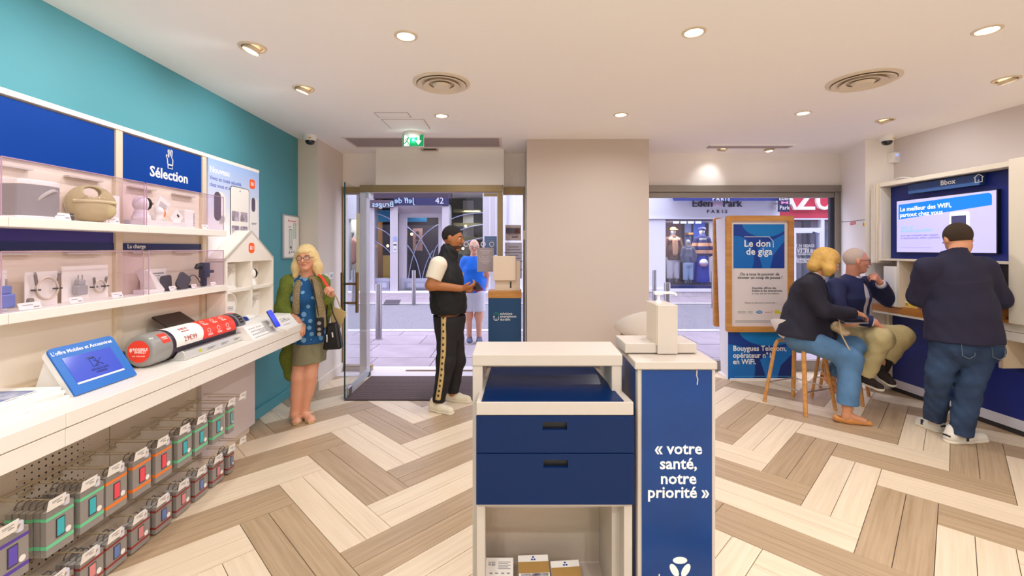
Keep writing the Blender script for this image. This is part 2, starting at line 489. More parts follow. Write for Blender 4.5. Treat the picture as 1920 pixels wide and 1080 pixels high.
# open leaf, hinged at the left
hx, ox = P(693, 703, YD).x + .005, -1.653
leafM = Matrix.Translation((hx, YD - .01, 0)) @ Matrix.Rotation(math.atan2(-.866, ox - hx), 4, 'Z')   # local X runs along the leaf
lf = group_root('door_2', (hx, YD, 0)); setp(lf, kind='structure')
MB(leafM).box(0.0, 0.866, -.006, .006, 0.012, 2.155).build('pane', M_GLASS, lf)
MB(leafM).box(0.864, 0.868, -.0065, .0065, 0.012, 2.155).build('pane_edge', mat('green glass edge', (40, 66, 66), 0.15), lf)
MB(leafM).box(0.0, 0.86, -.0075, .0075, 0.02, 0.10).build('frosted_strip', glass('frosted film', (235, 240, 245), .3, 0.35, (235, 238, 245)), lf)
MB(leafM).box(0.70, 0.81, -.02, .02, 0.02, 0.10).cyl((0.755, -.02, .06), (0.755, -.045, .06), .022).build('lock', M_STEEL, lf, bevel=.004)
MB(leafM).box(0.0, 0.09, -.014, .014, 2.09, 2.16).build('hinge', M_STEEL, lf, bevel=.003)
MB(leafM).box(0.0, 0.06, -.014, .014, 0.0, 0.05).build('hinge', M_DARK, lf, bevel=.003)
for s in (-1, 1):
    hb = MB(leafM)
    hb.cyl((0.72, s * .075, .845), (0.72, s * .075, 1.255), .016, n=14)
    for z in (0.945, 1.14): hb.cyl((0.72, 0, z), (0.72, s * .075, z), .012, n=12)
    hb.build('pull_handle', M_BRONZE, lf, smooth=40)
wdw = group_root('window_2', (0.0, YG, 0)); setp(wdw, kind='structure')
win_parts(wdw, [('frame', (-0.11, 0.158, YG - .03, YG + .05, 2.16, 2.255)), ('frame', (-0.11, 0.158, YG - .03, YG + .05, 0, 0.06)),
                ('frame', (0.135, 0.158, YG - .02, YG + .04, 0.06, 2.16))],
          [(-0.108, 0.02, YG, YG + .012, 0.06, 2.16), (0.026, 0.135, YG, YG + .012, 0.06, 2.16)], M_CHAMP)
wdw = group_root('window_3', (2.75, YG, 0)); setp(wdw, kind='structure')
win_parts(wdw, [('frame', (1.462, 4.02, YG - .05, YG + .05, 2.19, 2.272)), ('frame', (1.462, 3.95, YG - .02, YG + .05, 2.125, 2.19)),
                ('frame', (3.95, 4.02, YG - .03, YG + .05, 0, 2.19)), ('frame', (1.462, 3.95, YG - .03, YG + .05, 0, 0.13))],
          [(1.462, 3.95, YG, YG + .012, 0.13, 2.125)], M_GREYM)
MB().box(3.905, 3.95, YG - .008, YG + .03, 0.13, 2.125).build('gasket', mat('dark gasket', (46, 50, 66), .5), wdw)

# ------------------------------------------------------------------ ceiling fixtures
def downlight(x, y, label, watts=DOWN_W):
    t = thing('downlight', label, 'ceiling light', (x, y, HC), group='recessed downlights')
    MB().lathe([(.046, HC - .002), (.048, HC - .006), (.062, HC - .004), (.064, HC + .0)], 24, (x, y, 0), closed_ends=False).build('trim_ring', M_TRIM, t, smooth=True)
    MB().lathe([(.0001, HC - .0035), (.046, HC - .0025)], 24, (x, y, 0), closed_ends=False).build('lens', M_LENS, t)
    light('downlight_lamp', 'AREA', (x, y, HC - .012), (x, y, 0), watts, size=.085, spread=165)
for x, y, lb in ((-.581, 2.425, 'glowing round downlight above the drawer stand, leftmost of the near row of three'),
                 (.979, 2.383, 'glowing round downlight above the blue dispenser tower'),
                 (2.533, 2.36, 'glowing round downlight nearest the right wall, in the near row'),
                 (-.617, 3.882, 'small glowing downlight just before the emergency exit sign'),
                 (.946, 3.851, 'small glowing downlight in front of the beige pillar'),
                 (2.503, 3.805, 'small glowing downlight before the ceiling slot over the shop window')):
    downlight(x, y, lb)
# unseen lamps added overhead and behind the camera, rear ones boosted as fill
for x, y in ((-.58, 0.95), (.98, 0.92), (2.53, 0.9), (-.58, -.6), (.98, -.6), (2.53, -.6), (-.58, -2.3), (.98, -2.3), (2.53, -2.3)):
    light('downlight_lamp', 'AREA', (x, y, HC - .012), (x, y, 0), REAR_FILL_W if y < .5 else DOWN_W, size=.085, spread=165)

def gimbal(x, y, aim, label, r=.072, watts=SPOT_W, cone=130):
    t = thing('gimbal_spotlight', label, 'ceiling light', (x, y, HC), group='adjustable ceiling spotlights')
    MB().lathe([(r * .80, HC), (r * .80, HC - .006), (r, HC - .008), (r * 1.06, HC)], 28, (x, y, 0), closed_ends=False).build('trim_ring', M_TRIM, t, smooth=True)
    MB().lathe([(.0001, HC - .001), (r * .82, HC - .001)], 24, (x, y, 0), closed_ends=False).build('recess', mat('lamp recess', (110, 96, 78), .6), t)
    d = (Vector(aim) - Vector((x, y, HC))).normalized()
    tilt = Vector((d.x * .55, d.y * .55, -1)).normalized()
    q = tilt.to_track_quat('Z', 'Y').to_matrix().to_4x4(); c = Vector((x, y, HC)) + tilt * .004
    q.translation = c
    MB().lathe([(r * .6, -.004), (r * .66, .018), (r * .6, .024)], 24, M=q, closed_ends=False).build('lamp_head', M_TRIM, t, smooth=True)
    MB().lathe([(.0001, .022), (r * .58, .020)], 24, M=q, closed_ends=False).build('lens', M_LENS, t)
    light('spot_lamp', 'SPOT', tuple(c + tilt * .05), aim, watts, size=.04, spot=cone, blend=.9)
gimbal(-1.502, 2.561, (-2.15, 2.4, 1.9), 'tilted round ceiling spotlight nearer the camera, aimed at the teal wall shelves')
gimbal(-1.517, 3.22, (-2.2, 3.3, 1.85), 'tilted round ceiling spotlight nearer the dome camera, aimed at the teal wall shelves')
light('spot_lamp', 'SPOT', (-1.49, 1.85, HC - .06), (-2.15, 1.7, 1.9), SPOT_W, size=.04, spot=130, blend=.9)
light('spot_lamp', 'SPOT', (-1.48, 1.15, HC - .06), (-2.1, 1.1, 1.8), SPOT_W, size=.04, spot=130, blend=.9)
gimbal(3.403, 3.047, (4.1, 3.0, 1.8), 'tilted ceiling spotlight at the right edge, above the standing customer', watts=SPOT_W * .55)
gimbal(3.383, 4.012, (4.05, 4.1, 1.8), 'tilted ceiling spotlight in front of the right dome camera', watts=SPOT_W * .6)
gimbal(2.46, 5.18, (2.40, 5.44, 2.3), 'tilted spotlight beside the ceiling slot, left of the pair over the shop window', r=.062, watts=4, cone=80)
gimbal(3.01, 5.18, (3.05, 4.9, 0), 'tilted spotlight beside the ceiling slot, right of the pair over the shop window', r=.062, watts=14, cone=80)

def diffuser(x, y, r, label):
    t = thing('air_diffuser', label, 'air vent', (x, y, HC), group='round ceiling air diffusers')
    MB().lathe([(r, HC), (r, HC - .006), (r * .88, HC - .012), (r * .84, HC - .002)], 40, (x, y, 0), closed_ends=False).build('outer_ring', mat('aged white vent', (226, 212, 192), .5), t, smooth=True)
    for f, dz in ((.85, .0), (.63, .006)):
        MB().lathe([(r * f, HC - dz - .018), (r * f * .98, HC - dz - .022), (r * f * .70, HC - dz - .006), (r * f * .72, HC - dz - .003)], 36, (x, y, 0), closed_ends=False).build('cone_ring', mat('aged white vent', (226, 212, 192), .5), t, smooth=True)
    MB().lathe([(.0001, HC - .036), (r * .26, HC - .034), (r * .32, HC - .016)], 30, (x, y, 0), closed_ends=False).build('center_cone', mat('aged white vent', (226, 212, 192), .5), t, smooth=True)
    MB().lathe([(.0001, HC - .0015), (r * .84, HC - .0015)], 30, (x, y, 0), closed_ends=False).build('duct', mat('vent shadow', (196, 182, 164), .8), t)  # flat disc, its darker tone painted for the shade inside the vent
diffuser(-.495, 3.116, .20, 'round ceiling air diffuser above the mat by the exit sign')
diffuser(2.43, 3.066, .215, 'round ceiling air diffuser above the seated couple, near the right wall')

vg = thing('ceiling_grille', 'long grey slatted air grille in the ceiling over the door', 'air vent', (-.94, 4.86, HC))
MB().box(-1.79, -.11, 4.63, 4.66, HC - .004, HC).box(-1.79, -.11, 5.05, 5.09, HC - .004, HC).box(-1.79, -1.76, 4.66, 5.05, HC - .004, HC).box(-.14, -.11, 4.66, 5.05, HC - .004, HC).build('frame', mat('grille frame', (226, 216, 210), .6), vg)
MB().box(-1.76, -.14, 4.66, 5.05, HC - .001, HC).build('backing', mat('grille backing', (120, 104, 110), .8), vg)
for i in range(16):
    y = 4.668 + i * .024
    MB().box(-1.76, -.14, y, y + .013, HC - .006, HC - .001).build('slat', mat('grille slat', (172, 156, 158), .6), vg)

for (x0, x1, y0, y1, lb) in ((-1.175, -.90, 3.80, 3.925, 'small taped access panel in the ceiling behind the exit sign diffuser'), (-1.17, -.80, 3.99, 4.29, 'square painted access hatch in the ceiling just before the exit sign')):
    h = thing('ceiling_hatch', lb, 'hatch', ((x0 + x1) / 2, (y0 + y1) / 2, HC))
    MB().box(x0, x1, y0, y1, HC - .003, HC).build('panel', M_CEIL, h)
    MB().box(x0 - .008, x1 + .008, y0 - .008, y0 - .002, HC - .002, HC).box(x0 - .008, x1 + .008, y1 + .002, y1 + .008, HC - .002, HC).box(x0 - .008, x0 - .002, y0, y1, HC - .002, HC).box(x1 + .002, x1 + .008, y0, y1, HC - .002, HC).build('joint', mat('hatch joint', (176, 160, 158), .8), h)

sl = thing('ceiling_slot', 'long narrow grey recess slot in the ceiling over the shop window', 'air vent', (2.7, 5.0, HC))
MB().box(2.24, 3.17, 4.96, 5.10, HC - .012, HC - .001).build('slot_cover', mat('slot grey', (170, 156, 154), .6), sl)
MB().box(2.22, 3.19, 4.94, 4.962, HC - .016, HC).build('frame', M_CEIL, sl)

# exit sign
ex = thing('exit_sign', 'green emergency exit sign with running figure and down arrow hanging from the ceiling', 'exit sign', P(775, 248, 4.46))
q = P(775, 264, 4.46)
MB().lathe([(.085, HC), (.085, HC - .02), (.05, HC - .045), (.0001, HC - .05)], 24, (q.x, 4.46, 0), closed_ends=False).build('base', M_WHITE, ex, smooth=True)
MB().box(q.x - .012, q.x + .012, 4.452, 4.468, q.z, HC - .03).build('bracket', M_WHITE, ex)
EMG = mat('lit exit green', (0, 140, 84), .4, emit=.55); EMW = mat('lit exit white', (240, 250, 244), .4, emit=.7)
MB().box(q.x - .108, q.x + .108, 4.448, 4.466, q.z - .062, q.z + .062).build('panel', M_WHITE, ex, bevel=.003)
MB().box(q.x - .104, q.x + .104, 4.4462, 4.4485, q.z - .058, q.z + .058).build('green_face', EMG, ex)
fM = frame((q.x, 4.4462, q.z), (1, 0, 0), (0, 0, 1))
pg = MB()
pg.prism([(-.09, -.055), (-.04, -.055), (-.025, .052), (-.09, .052)], fM, .0012)             # door leaf
pg.prism([(.044, .045), (.064, .045), (.064, 0), (.085, 0), (.054, -.045), (.023, 0), (.044, 0)], fM, .0012)
pg.build('white_symbol', EMW, ex)
rn = MB(); rn.prism(circ(.010, 12, -.045, .036), fM, .0022)
for a, b, w in (((-.048, .026), (-.062, -.008), .011), ((-.062, -.008), (-.045, -.026), .009), ((-.045, -.026), (-.052, -.048), .008), ((-.062, -.008), (-.08, -.028), .009), ((-.08, -.028), (-.097, -.03), .008), ((-.05, .02), (-.028, .008), .006), ((-.028, .008), (-.02, .014), .006), ((-.054, .02), (-.075, .008), .006), ((-.075, .008), (-.082, -.006), .006)):
    d = Vector((b[0] - a[0], b[1] - a[1])).normalized(); nn = Vector((-d.y, d.x)) * w / 2
    rn.prism([(a[0] - nn.x, a[1] - nn.y), (b[0] - nn.x, b[1] - nn.y), (b[0] + nn.x, b[1] + nn.y), (a[0] + nn.x, a[1] + nn.y)], fM, .0022)
rn.build('running_figure', EMG, ex)
light('exit_sign_lamp', 'POINT', (q.x, 4.44, HC - .07), (0, 0, 0), .6, (0.8, 1, .95), .02)

def dome(x, y, label):
    t = thing('dome_camera', label, 'security camera', (x, y, HC), group='ceiling dome cameras')
    MB().lathe([(.062, HC), (.064, HC - .03), (.052, HC - .055), (.046, HC - .056)], 28, (x, y, 0), closed_ends=False).build('housing', M_WHITE, t, smooth=40)
    MB().lathe([(.048, HC - .054), (.044, HC - .075), (.030, HC - .092), (.0001, HC - .099)], 24, (x, y, 0), closed_ends=False).build('dome', mat('smoked dome', (20, 16, 26), .08, coat=.5), t, smooth=True)
    MB().box(x + .01, x + .035, y - .064, y - .058, HC - .043, HC - .034).build('sticker', mat('yellow sticker', (226, 178, 60), .6), t)
dome(P(581.5, 262, 4.56).x, 4.56, 'white ceiling dome camera in the corner by the teal wall')
dome(P(1663, 262, 4.58).x, 4.58, 'white ceiling dome camera in the right corner above the motion detector')
a = P(1676.5, 295, 4.70)
md = thing('motion_detector', 'small white alarm motion detector with blue light in the right wall corner', 'alarm sensor', a)
MB().box(a.x - .05, a.x + .03, 4.655, 4.728, a.z - .06, a.z + .05).build('housing', M_WHITE, md, bevel=.012)
MB().box(a.x - .033, a.x + .013, 4.648, 4.656, a.z - .048, a.z - .005).build('lens', mat('frosted lens', (226, 224, 232), .3), md, bevel=.003)
MB().box(a.x - .016, a.x + .002, 4.649, 4.656, a.z + .012, a.z + .022).build('indicator', mat('blue led', (90, 120, 255), .3, emit=3), md)
ds = thing('door_sensor', 'flat beige door motion sensor under the exit sign, on the lintel', 'sensor', P(806, 280, 5.18))
MB().box(P(790, 0, 5.18).x, P(822, 0, 5.18).x, 5.14, 5.20, P(0, 283, 5.18).z, P(0, 277, 5.18).z).build('housing', mat('beige sensor', (200, 180, 164), .5), ds, bevel=.006)
MB().box(P(794, 0, 5.14).x, P(818, 0, 5.14).x, 5.138, 5.142, P(0, 281.5, 5.14).z, P(0, 279, 5.14).z).build('window', M_DARK, ds)

# ------------------------------------------------------------------ wall furniture on the left
ev = thing('evacuation_plan', 'silver framed evacuation plan on the teal wall behind the blonde woman', 'wall sign', (wl(4.4), 4.4, 1.35))
y0, y1 = 4.19, 4.60; z0, z1 = 1.405, 1.80
ya = 2.149 * F / (938 - 527.5) ; yb = 2.149 * F / (938 - 557.5)
fx = frame((wl((ya + yb) / 2) + .012, (ya + yb) / 2, EYE - (444 - CY) * ((ya + yb) / 2) / F), (-.0265, 1, 0), (0, 0, 1))
hw, hh = (yb - ya) / 2, 40.5 * ((ya + yb) / 2) / F
MB(fx).box(-hw, hw, -hh, hh, -.012, .010).build('frame', mat('silver frame', (196, 196, 204), .35, .7), ev, bevel=.004)
MB(fx).box(-hw + .015, hw - .015, -hh + .015, hh - .015, .010, .0115).build('sheet', M_PAPER, ev)
pl = MB(fx)
for (u0, u1, v0, v1) in ((-.06, .0, -.12, .07), (.03, .085, -.02, .135)):
    pl.box(u0, u1, v0, v1, .0115, .0122)
pl.build('plan_area', mat('pale green print', (206, 224, 214), .7), ev)
pl = MB(fx)
for u, v, a_, b_ in ((-.062, -.12, .004, .19), (.0, -.12, .004, .19), (-.062, .07, .066, .004), (-.05, -.13, .06, .006), (.03, -.02, .003, .155), (.085, -.02, .003, .155), (.03, .133, .055, .004), (-.04, -.118, .03, .02)):
    pl.box(u, u + a_, v, v + b_, .0122, .0126)
for i in range(7): pl.box(-.07 + (i % 3) * .05, -.04 + (i % 3) * .05, -.15 - .012 * (i // 3), -.144 - .012 * (i // 3), .0115, .012)
pl.box(-.07, -.02, .10, .104, .0115, .012).box(-.07, -.03, .09, .093, .0115, .012)
pl.build('plan_lines', M_DKP, ev)
tx = MB(fx); tx.text('Plan de sécurité', .026, Matrix.Translation((0, .16, .0118)), bold=.01); tx.build('heading', mat('red print', (200, 70, 80), .7), ev)
# alarm keypad and switch plate on the column side
for (x, y, w, h, lb, nm) in ((608.5, 521, .075, .085, 'white switch plate on the column side, beside the blonde woman', 'switch_plate'), (619, 517, .10, .075, 'white control box with display on the column side by the door', 'control_box')):
    Yc = 2.065 * F / (CX - x); zc = EYE - (y - CY) * Yc / F; xc = -2.06 - .027 * (Yc - 4.7)
    t = thing(nm, lb, 'wall control', (xc, Yc, zc))
    MB().box(xc, xc + .022, Yc - w / 2, Yc + w / 2, zc - h / 2, zc + h / 2).build('plate', M_WHITE, t, bevel=.004)
    MB().box(xc + .022, xc + .024, Yc - w / 4, Yc + w / 4, zc - h / 5, zc + h / 4).build('button', mat('grey key', (176, 178, 186), .5), t)
# red sign and warning triangle on the right column
def on_rc(x, y):
    # side face of the right column: from (3.775,4.73) to (4.03,5.44)
    k = (x - CX) / F; t = (3.775 - k * 4.73) / (k * .71 - .255)
    Yc = 4.73 + .71 * t; return Vector((3.775 + .255 * t, Yc, EYE - (y - CY) * Yc / F))
t = thing('warning_strip', 'small red notice with white letters on the right column beside the window', 'sign', on_rc(1600, 418))
cM = frame(on_rc(1599.5, 418.5), (-.255, -.71, 0), (0, 0, 1)); cM = frame(on_rc(1599.5, 418.5) + Vector((-.003, .001, 0)), (-.255 * -1, -.71, 0), (0, 0, 1))
dirv = Vector((3.775 - 4.03, 4.73 - 5.44, 0)).normalized()
cM = frame(on_rc(1599.5, 418.5), dirv, (0, 0, 1))
MB(cM).box(-.075, .075, -.016, .016, 0, .004).build('plate', mat('red sign', (214, 66, 84), .5), t)
MB(cM).text('NE PAS OBSTRUER', .015, Matrix.Translation((0, 0, .0045)), bold=.01).build('lettering', M_LETW, t)
t = thing('warning_triangle', 'yellow triangular warning sticker on the right column', 'sign', on_rc(1620, 420))
cM = frame(on_rc(1620, 420), dirv, (0, 0, 1))
MB(cM).prism([(-.028, -.022), (.028, -.022), (0, .026)], Matrix.Identity(4), .004).build('plate', mat('yellow sign', (236, 196, 50), .5), t)
MB(cM).prism([(-.004, -.016), (.004, -.016), (.006, .006), (-.002, .012)], Matrix.Translation((0, 0, .004)), .001).build('symbol', M_DKP, t)
t = MB(); t.tube([on_rc(1578, 416), on_rc(1590, 415.5), on_rc(1622, 412)], .003, 6)
setp(t.build('wire', M_DARK), 'thin dark wire above the red notice on the right column', 'wire')
# ------------------------------------------------------------------ smooth solid modelling (signed distance + surface nets)
def surfnets(D, o, h):
    S = D < 0
    nx, ny, nz = D.shape
    cs = [(a, b, c) for a in (0, 1) for b in (0, 1) for c in (0, 1)]
    cnt = np.zeros((nx - 1, ny - 1, nz - 1), np.int8)
    for a, b, c in cs: cnt += S[a:nx - 1 + a, b:ny - 1 + b, c:nz - 1 + c]
    act = (cnt > 0) & (cnt < 8)
    I = np.argwhere(act)
    if len(I) == 0: return np.zeros((0, 3)), []
    idx = -np.ones(act.shape, np.int64); idx[act] = np.arange(len(I))
    val = {c: D[I[:, 0] + c[0], I[:, 1] + c[1], I[:, 2] + c[2]] for c in cs}
    acc = np.zeros((len(I), 3)); n = np.zeros(len(I))
    for c in cs:
        for ax in range(3):
            if c[ax] == 0:
                d = list(c); d[ax] = 1; d = tuple(d)
                va, vb = val[c], val[d]
                m = (va < 0) != (vb < 0)
                den = np.where(m, va - vb, 1.0)
                t = np.where(m, va / den, 0)
                p = np.repeat(np.array([c], float), len(I), 0); p[:, ax] += t
                acc[m] += p[m]; n[m] += 1
    V = (I + acc / n[:, None]) * h + np.array(o)
    F_ = []
    def quads(cross, flip, a, b, c, d):
        q = np.stack([a[cross], b[cross], c[cross], d[cross]], 1); fl = flip[cross]
        q[fl] = q[fl][:, ::-1]; F_.append(q)
    s0, s1 = S[:-1, 1:-1, 1:-1], S[1:, 1:-1, 1:-1]
    quads(s0 != s1, s1, idx[:, :-1, :-1], idx[:, 1:, :-1], idx[:, 1:, 1:], idx[:, :-1, 1:])
    s0, s1 = S[1:-1, :-1, 1:-1], S[1:-1, 1:, 1:-1]
    quads(s0 != s1, s1, idx[:-1, :, :-1], idx[:-1, :, 1:], idx[1:, :, 1:], idx[1:, :, :-1])
    s0, s1 = S[1:-1, 1:-1, :-1], S[1:-1, 1:-1, 1:]
    quads(s0 != s1, s1, idx[:-1, :-1, :], idx[1:, :-1, :], idx[1:, 1:, :], idx[:-1, 1:, :])
    return V, np.concatenate(F_)

class Solid:
    """ordered list of shapes joined smoothly; op: 'u' union, 's' subtract, 'i' keep inside half-space (plane p,n)"""
    def __init__(s): s.p = []
    def cone(s, a, b, ra, rb=None, k=0.03, op='u', flat=None):
        s.p.append(('c', np.array(a, float), np.array(b, float), ra, ra if rb is None else rb, k, op, flat)); return s
    def chain(s, pts, rs, k=0.03, flat=None):
        for i in range(len(pts) - 1): s.cone(pts[i], pts[i + 1], rs[i], rs[i + 1], k, 'u', flat)
        return s
    def ell(s, c, r, k=0.03, M=None, op='u'):
        s.p.append(('e', np.array(c, float), np.array(r, float), np.array(M.to_3x3()) if M is not None else np.eye(3), k, op)); return s
    def box(s, c, r, M=None, k=0.02, op='u', rnd=0.01):
        s.p.append(('b', np.array(c, float), np.array(r, float), np.array(M.to_3x3()) if M is not None else np.eye(3), k, op, rnd)); return s
    def cut(s, p, n):
        """remove everything on the side the normal n points to"""
        n = np.array(n, float); s.p.append(('h', np.array(p, float), n / np.linalg.norm(n))); return s
    def slab(s, p, n, rad, k=0.0):
        """cut only within rad of p"""
        n = np.array(n, float); s.p.append(('hl', np.array(p, float), n / np.linalg.norm(n), rad)); return s
    def field(s, h, pad=0.03):
        lo, hi = np.full(3, 1e9), np.full(3, -1e9)
        for q in s.p:
            if q[0] == 'c' and q[6] == 'u':
                r = max(q[3], q[4]); lo = np.minimum(lo, np.minimum(q[1], q[2]) - r); hi = np.maximum(hi, np.maximum(q[1], q[2]) + r)
            elif q[0] in 'eb' and q[5] == 'u':
                e = np.abs(q[3]) @ q[2]; lo = np.minimum(lo, q[1] - e); hi = np.maximum(hi, q[1] + e)
        lo = lo - pad - 2 * h; hi = hi + pad + 2 * h
        n = np.ceil((hi - lo) / h).astype(int) + 1
        D = np.full(n, 0.2)
        ax = [lo[i] + h * np.arange(n[i]) for i in range(3)]
        def win(a, b):
            i0 = np.clip(np.floor((a - lo) / h).astype(int), 0, n - 1); i1 = np.clip(np.ceil((b - lo) / h).astype(int) + 1, 1, n)
            return tuple(slice(i0[i], i1[i]) for i in range(3))
        for q in s.p:
            if q[0] == 'c':
                _, a, b, ra, rb, k, op, flat = q; r = max(ra, rb) + k + 2 * h
                w = win(np.minimum(a, b) - r, np.maximum(a, b) + r)
                X, Y, Z = np.meshgrid(ax[0][w[0]], ax[1][w[1]], ax[2][w[2]], indexing='ij', sparse=True)
                ba = b - a; L = max(ba @ ba, 1e-12)
                px, py, pz = X - a[0], Y - a[1], Z - a[2]
                t = np.clip((px * ba[0] + py * ba[1] + pz * ba[2]) / L, 0, 1)
                dx, dy, dz = px - t * ba[0], py - t * ba[1], pz - t * ba[2]
                if flat is not None:     # flat=(direction, factor): squash the section along direction
                    fd, ff = np.array(flat[0], float), flat[1]; fd = fd / np.linalg.norm(fd)
                    pr = dx * fd[0] + dy * fd[1] + dz * fd[2]; e = (1 / ff - 1)
                    dx, dy, dz = dx + pr * fd[0] * e, dy + pr * fd[1] * e, dz + pr * fd[2] * e
                d = np.sqrt(dx * dx + dy * dy + dz * dz) - (ra + t * (rb - ra))
            elif q[0] in 'eb':
                c, rr, M, k, op = q[1], q[2], q[3], q[4], q[5]
                e = np.abs(M) @ rr + k + 2 * h
                w = win(c - e, c + e)
                X, Y, Z = np.meshgrid(ax[0][w[0]], ax[1][w[1]], ax[2][w[2]], indexing='ij', sparse=True)
                px, py, pz = X - c[0], Y - c[1], Z - c[2]
                l = [px * M[0, i] + py * M[1, i] + pz * M[2, i] for i in range(3)]
                if q[0] == 'e':
                    k0 = np.sqrt(sum((l[i] / rr[i]) ** 2 for i in range(3))); k1 = np.sqrt(sum((l[i] / rr[i] ** 2) ** 2 for i in range(3)))
                    d = k0 * (k0 - 1) / np.maximum(k1, 1e-9)
                else:
                    g = [np.abs(l[i]) - rr[i] + q[6] for i in range(3)]
                    d = np.sqrt(sum(np.maximum(v, 0) ** 2 for v in g)) + np.minimum(np.maximum(np.maximum(g[0], g[1]), g[2]), 0) - q[6]
            elif q[0] == 'h':
                X, Y, Z = np.meshgrid(*ax, indexing='ij', sparse=True)
                d = (X - q[1][0]) * q[2][0] + (Y - q[1][1]) * q[2][1] + (Z - q[1][2]) * q[2][2]
                D = np.maximum(D, d); continue
            else:
                c, nn, rad = q[1], q[2], q[3]
                w = win(c - rad, c + rad)
                X, Y, Z = np.meshgrid(ax[0][w[0]], ax[1][w[1]], ax[2][w[2]], indexing='ij', sparse=True)
                d = (X - c[0]) * nn[0] + (Y - c[1]) * nn[1] + (Z - c[2]) * nn[2]
                inside = ((X - c[0]) ** 2 + (Y - c[1]) ** 2 + (Z - c[2]) ** 2) < rad * rad
                D[w] = np.where(inside, np.maximum(D[w], d), D[w]); continue
            A = D[w]
            if op == 'u':
                if k > 0:
                    hh = np.clip(0.5 + 0.5 * (A - d) / k, 0, 1); D[w] = A + (d - A) * hh - k * hh * (1 - hh)
                else: D[w] = np.minimum(A, d)
            else:
                d = -d
                if k > 0:
                    hh = np.clip(0.5 - 0.5 * (A - d) / k, 0, 1); D[w] = A + (d - A) * hh + k * hh * (1 - hh)
                else: D[w] = np.maximum(A, d)
        for sl in ((0, ), (-1, )):
            D[sl[0], :, :] = .2; D[:, sl[0], :] = .2; D[:, :, sl[0]] = .2
        return D, lo
    def build(s, name, mats, parent=None, h=0.008, T=None, paint=None, noise=None, loc=None, **props):
        D, lo = s.field(h)
        if noise:       # slow cloth wrinkles: (amplitude, frequency)
            n = D.shape
            X, Y, Z = np.meshgrid(*[lo[i] + h * np.arange(n[i]) for i in range(3)], indexing='ij', sparse=True)
            fq = noise[1]
            D = D + noise[0] * (np.sin(fq * (Z + .55 * X - .3 * Y) + 2.2 * np.sin(fq * .37 * (X + Y))) * np.sin(fq * .6 * (Y - X) + 1.7 * np.sin(fq * .3 * Z)))
        V, Fq = surfnets(D, lo, h)
        b = MB(T); b.add([Vector(v) for v in V] if T is not None else V.tolist(), Fq.tolist() if len(Fq) else [])
        if paint is not None and len(Fq):
            fc = V[Fq].mean(1); b.m = [int(v) for v in paint(fc)]
        return b.build(name, mats, parent, smooth=180, loc=loc, **props)
# ------------------------------------------------------------------ left display wall (local frame: x out of the wall, y along it)
LM = Matrix.Translation((wl(0), 0, 0)) @ Matrix.Rotation(math.atan(0.0265), 4, 'Z')
def Lp(a, y, z): return LM @ Vector((a, y, z))
def LY(x, a): return (2.149 - a) * F / (938 - x)              # depth of picture column x on the plane a
def Lpx(x, y, a): Y = LY(x, a); return Vector((a, Y, EYE - (y - CY) * Y / F))
def lface(a, y, z): return LM @ frame((a, y, z), (0, 1, 0), (0, 0, 1))
BAYS = [0.988, 1.661, 2.334, 3.007, 3.68]
AP, AS, AC = 0.12, 0.276, 0.509      # panel, shelf front, counter front
M_STILE = mat('cream stile', (222, 206, 180), 0.5)
M_BPAN = mat('ultramarine back board', (58, 52, 140), 0.4)
def ltext(b, s, size, y, z, a, **k): b.text(s, size, frame((a, y, z), (0, 1, 0), (0, 0, 1)), **k)
bayname = ['nearest, cut by the frame edge', 'with the round beige speaker', 'headed by the blue Sélection sign', 'behind the white house display']
for i in range(4):
    y0, y1 = BAYS[i], BAYS[i + 1]
    t = thing('shelving_bay', 'white wall shelving bay ' + bayname[i], 'shelving', Lp(AP, (y0 + y1) / 2, .88), group='wall shelving bays on the teal wall')
    e0, e1 = y0 + .021, (y1 + .019 if i < 3 else y1)
    MB(LM).box(0.02, AP, e0, e1, 0.881, 2.15).build('back_panel', M_LAM2 if i < 3 else M_LAM, t)
    MB(LM).box(AP, AP + .02, y1 - .022, y1 + .020 if i < 3 else y1, 0.881, 2.125).build('stile', M_STILE, t, bevel=.002)
    MB(LM).box(0.121, AP + .024, e0, e1, 2.125, 2.15).build('top_rail', M_LAM, t, bevel=.002)
    if i < 3:
        MB(LM).box(AP, AP + .012, y0 + .022, y1 - .024, 1.875, 2.118).build('header_panel', M_BLUE, t)
        MB(LM).box(AP + .001, AS, e0 + .001, e1, 1.583, 1.623).build('shelf', M_LAM, t, bevel=.003)
        MB(LM).box(AP + .001, AS, e0 + .001, e1, 1.211, 1.253).build('shelf', M_LAM, t, bevel=.003)
        MB(LM).box(AP, AP + .010, y0 + .022, y1 - .024, 1.492, 1.529).build('category_strip', M_NAVY2, t)
        if i < 2: MB(LM).box(AP, AP + .006, y0 + .022, y1 - .024, 1.529, 1.583).build('blue_back_board', M_BPAN, t)
    if i == 2:
        tx = MB(LM); ltext(tx, 'Sélection', .085, 2.70, 1.945, AP + .0125, bold=.022)
        # two-finger hand pictogram
        hd = [[(-.02, .0), (-.022, .03), (-.032, .045), (-.03, .055), (-.02, .05), (-.012, .04), (-.018, .085), (-.01, .09), (-.002, .05), (.008, .092), (.017, .088), (.012, .045), (.022, .03), (.02, .0), (-.02, .0)],
              [(-.018, -.004), (.018, -.004), (.018, -.024), (-.018, -.024), (-.018, -.004)]]
        for pl in hd: tx.tube([(AP + .0135, 2.70 + u, 2.012 + v) for u, v in pl], .0026, 6)
        tx.build('lettering', M_LETW, t)
        tx = MB(LM); ltext(tx, 'La charge', .032, 2.36 + .095, 1.511, AP + .0105, bold=.01); tx.build('lettering', M_LETW, t)
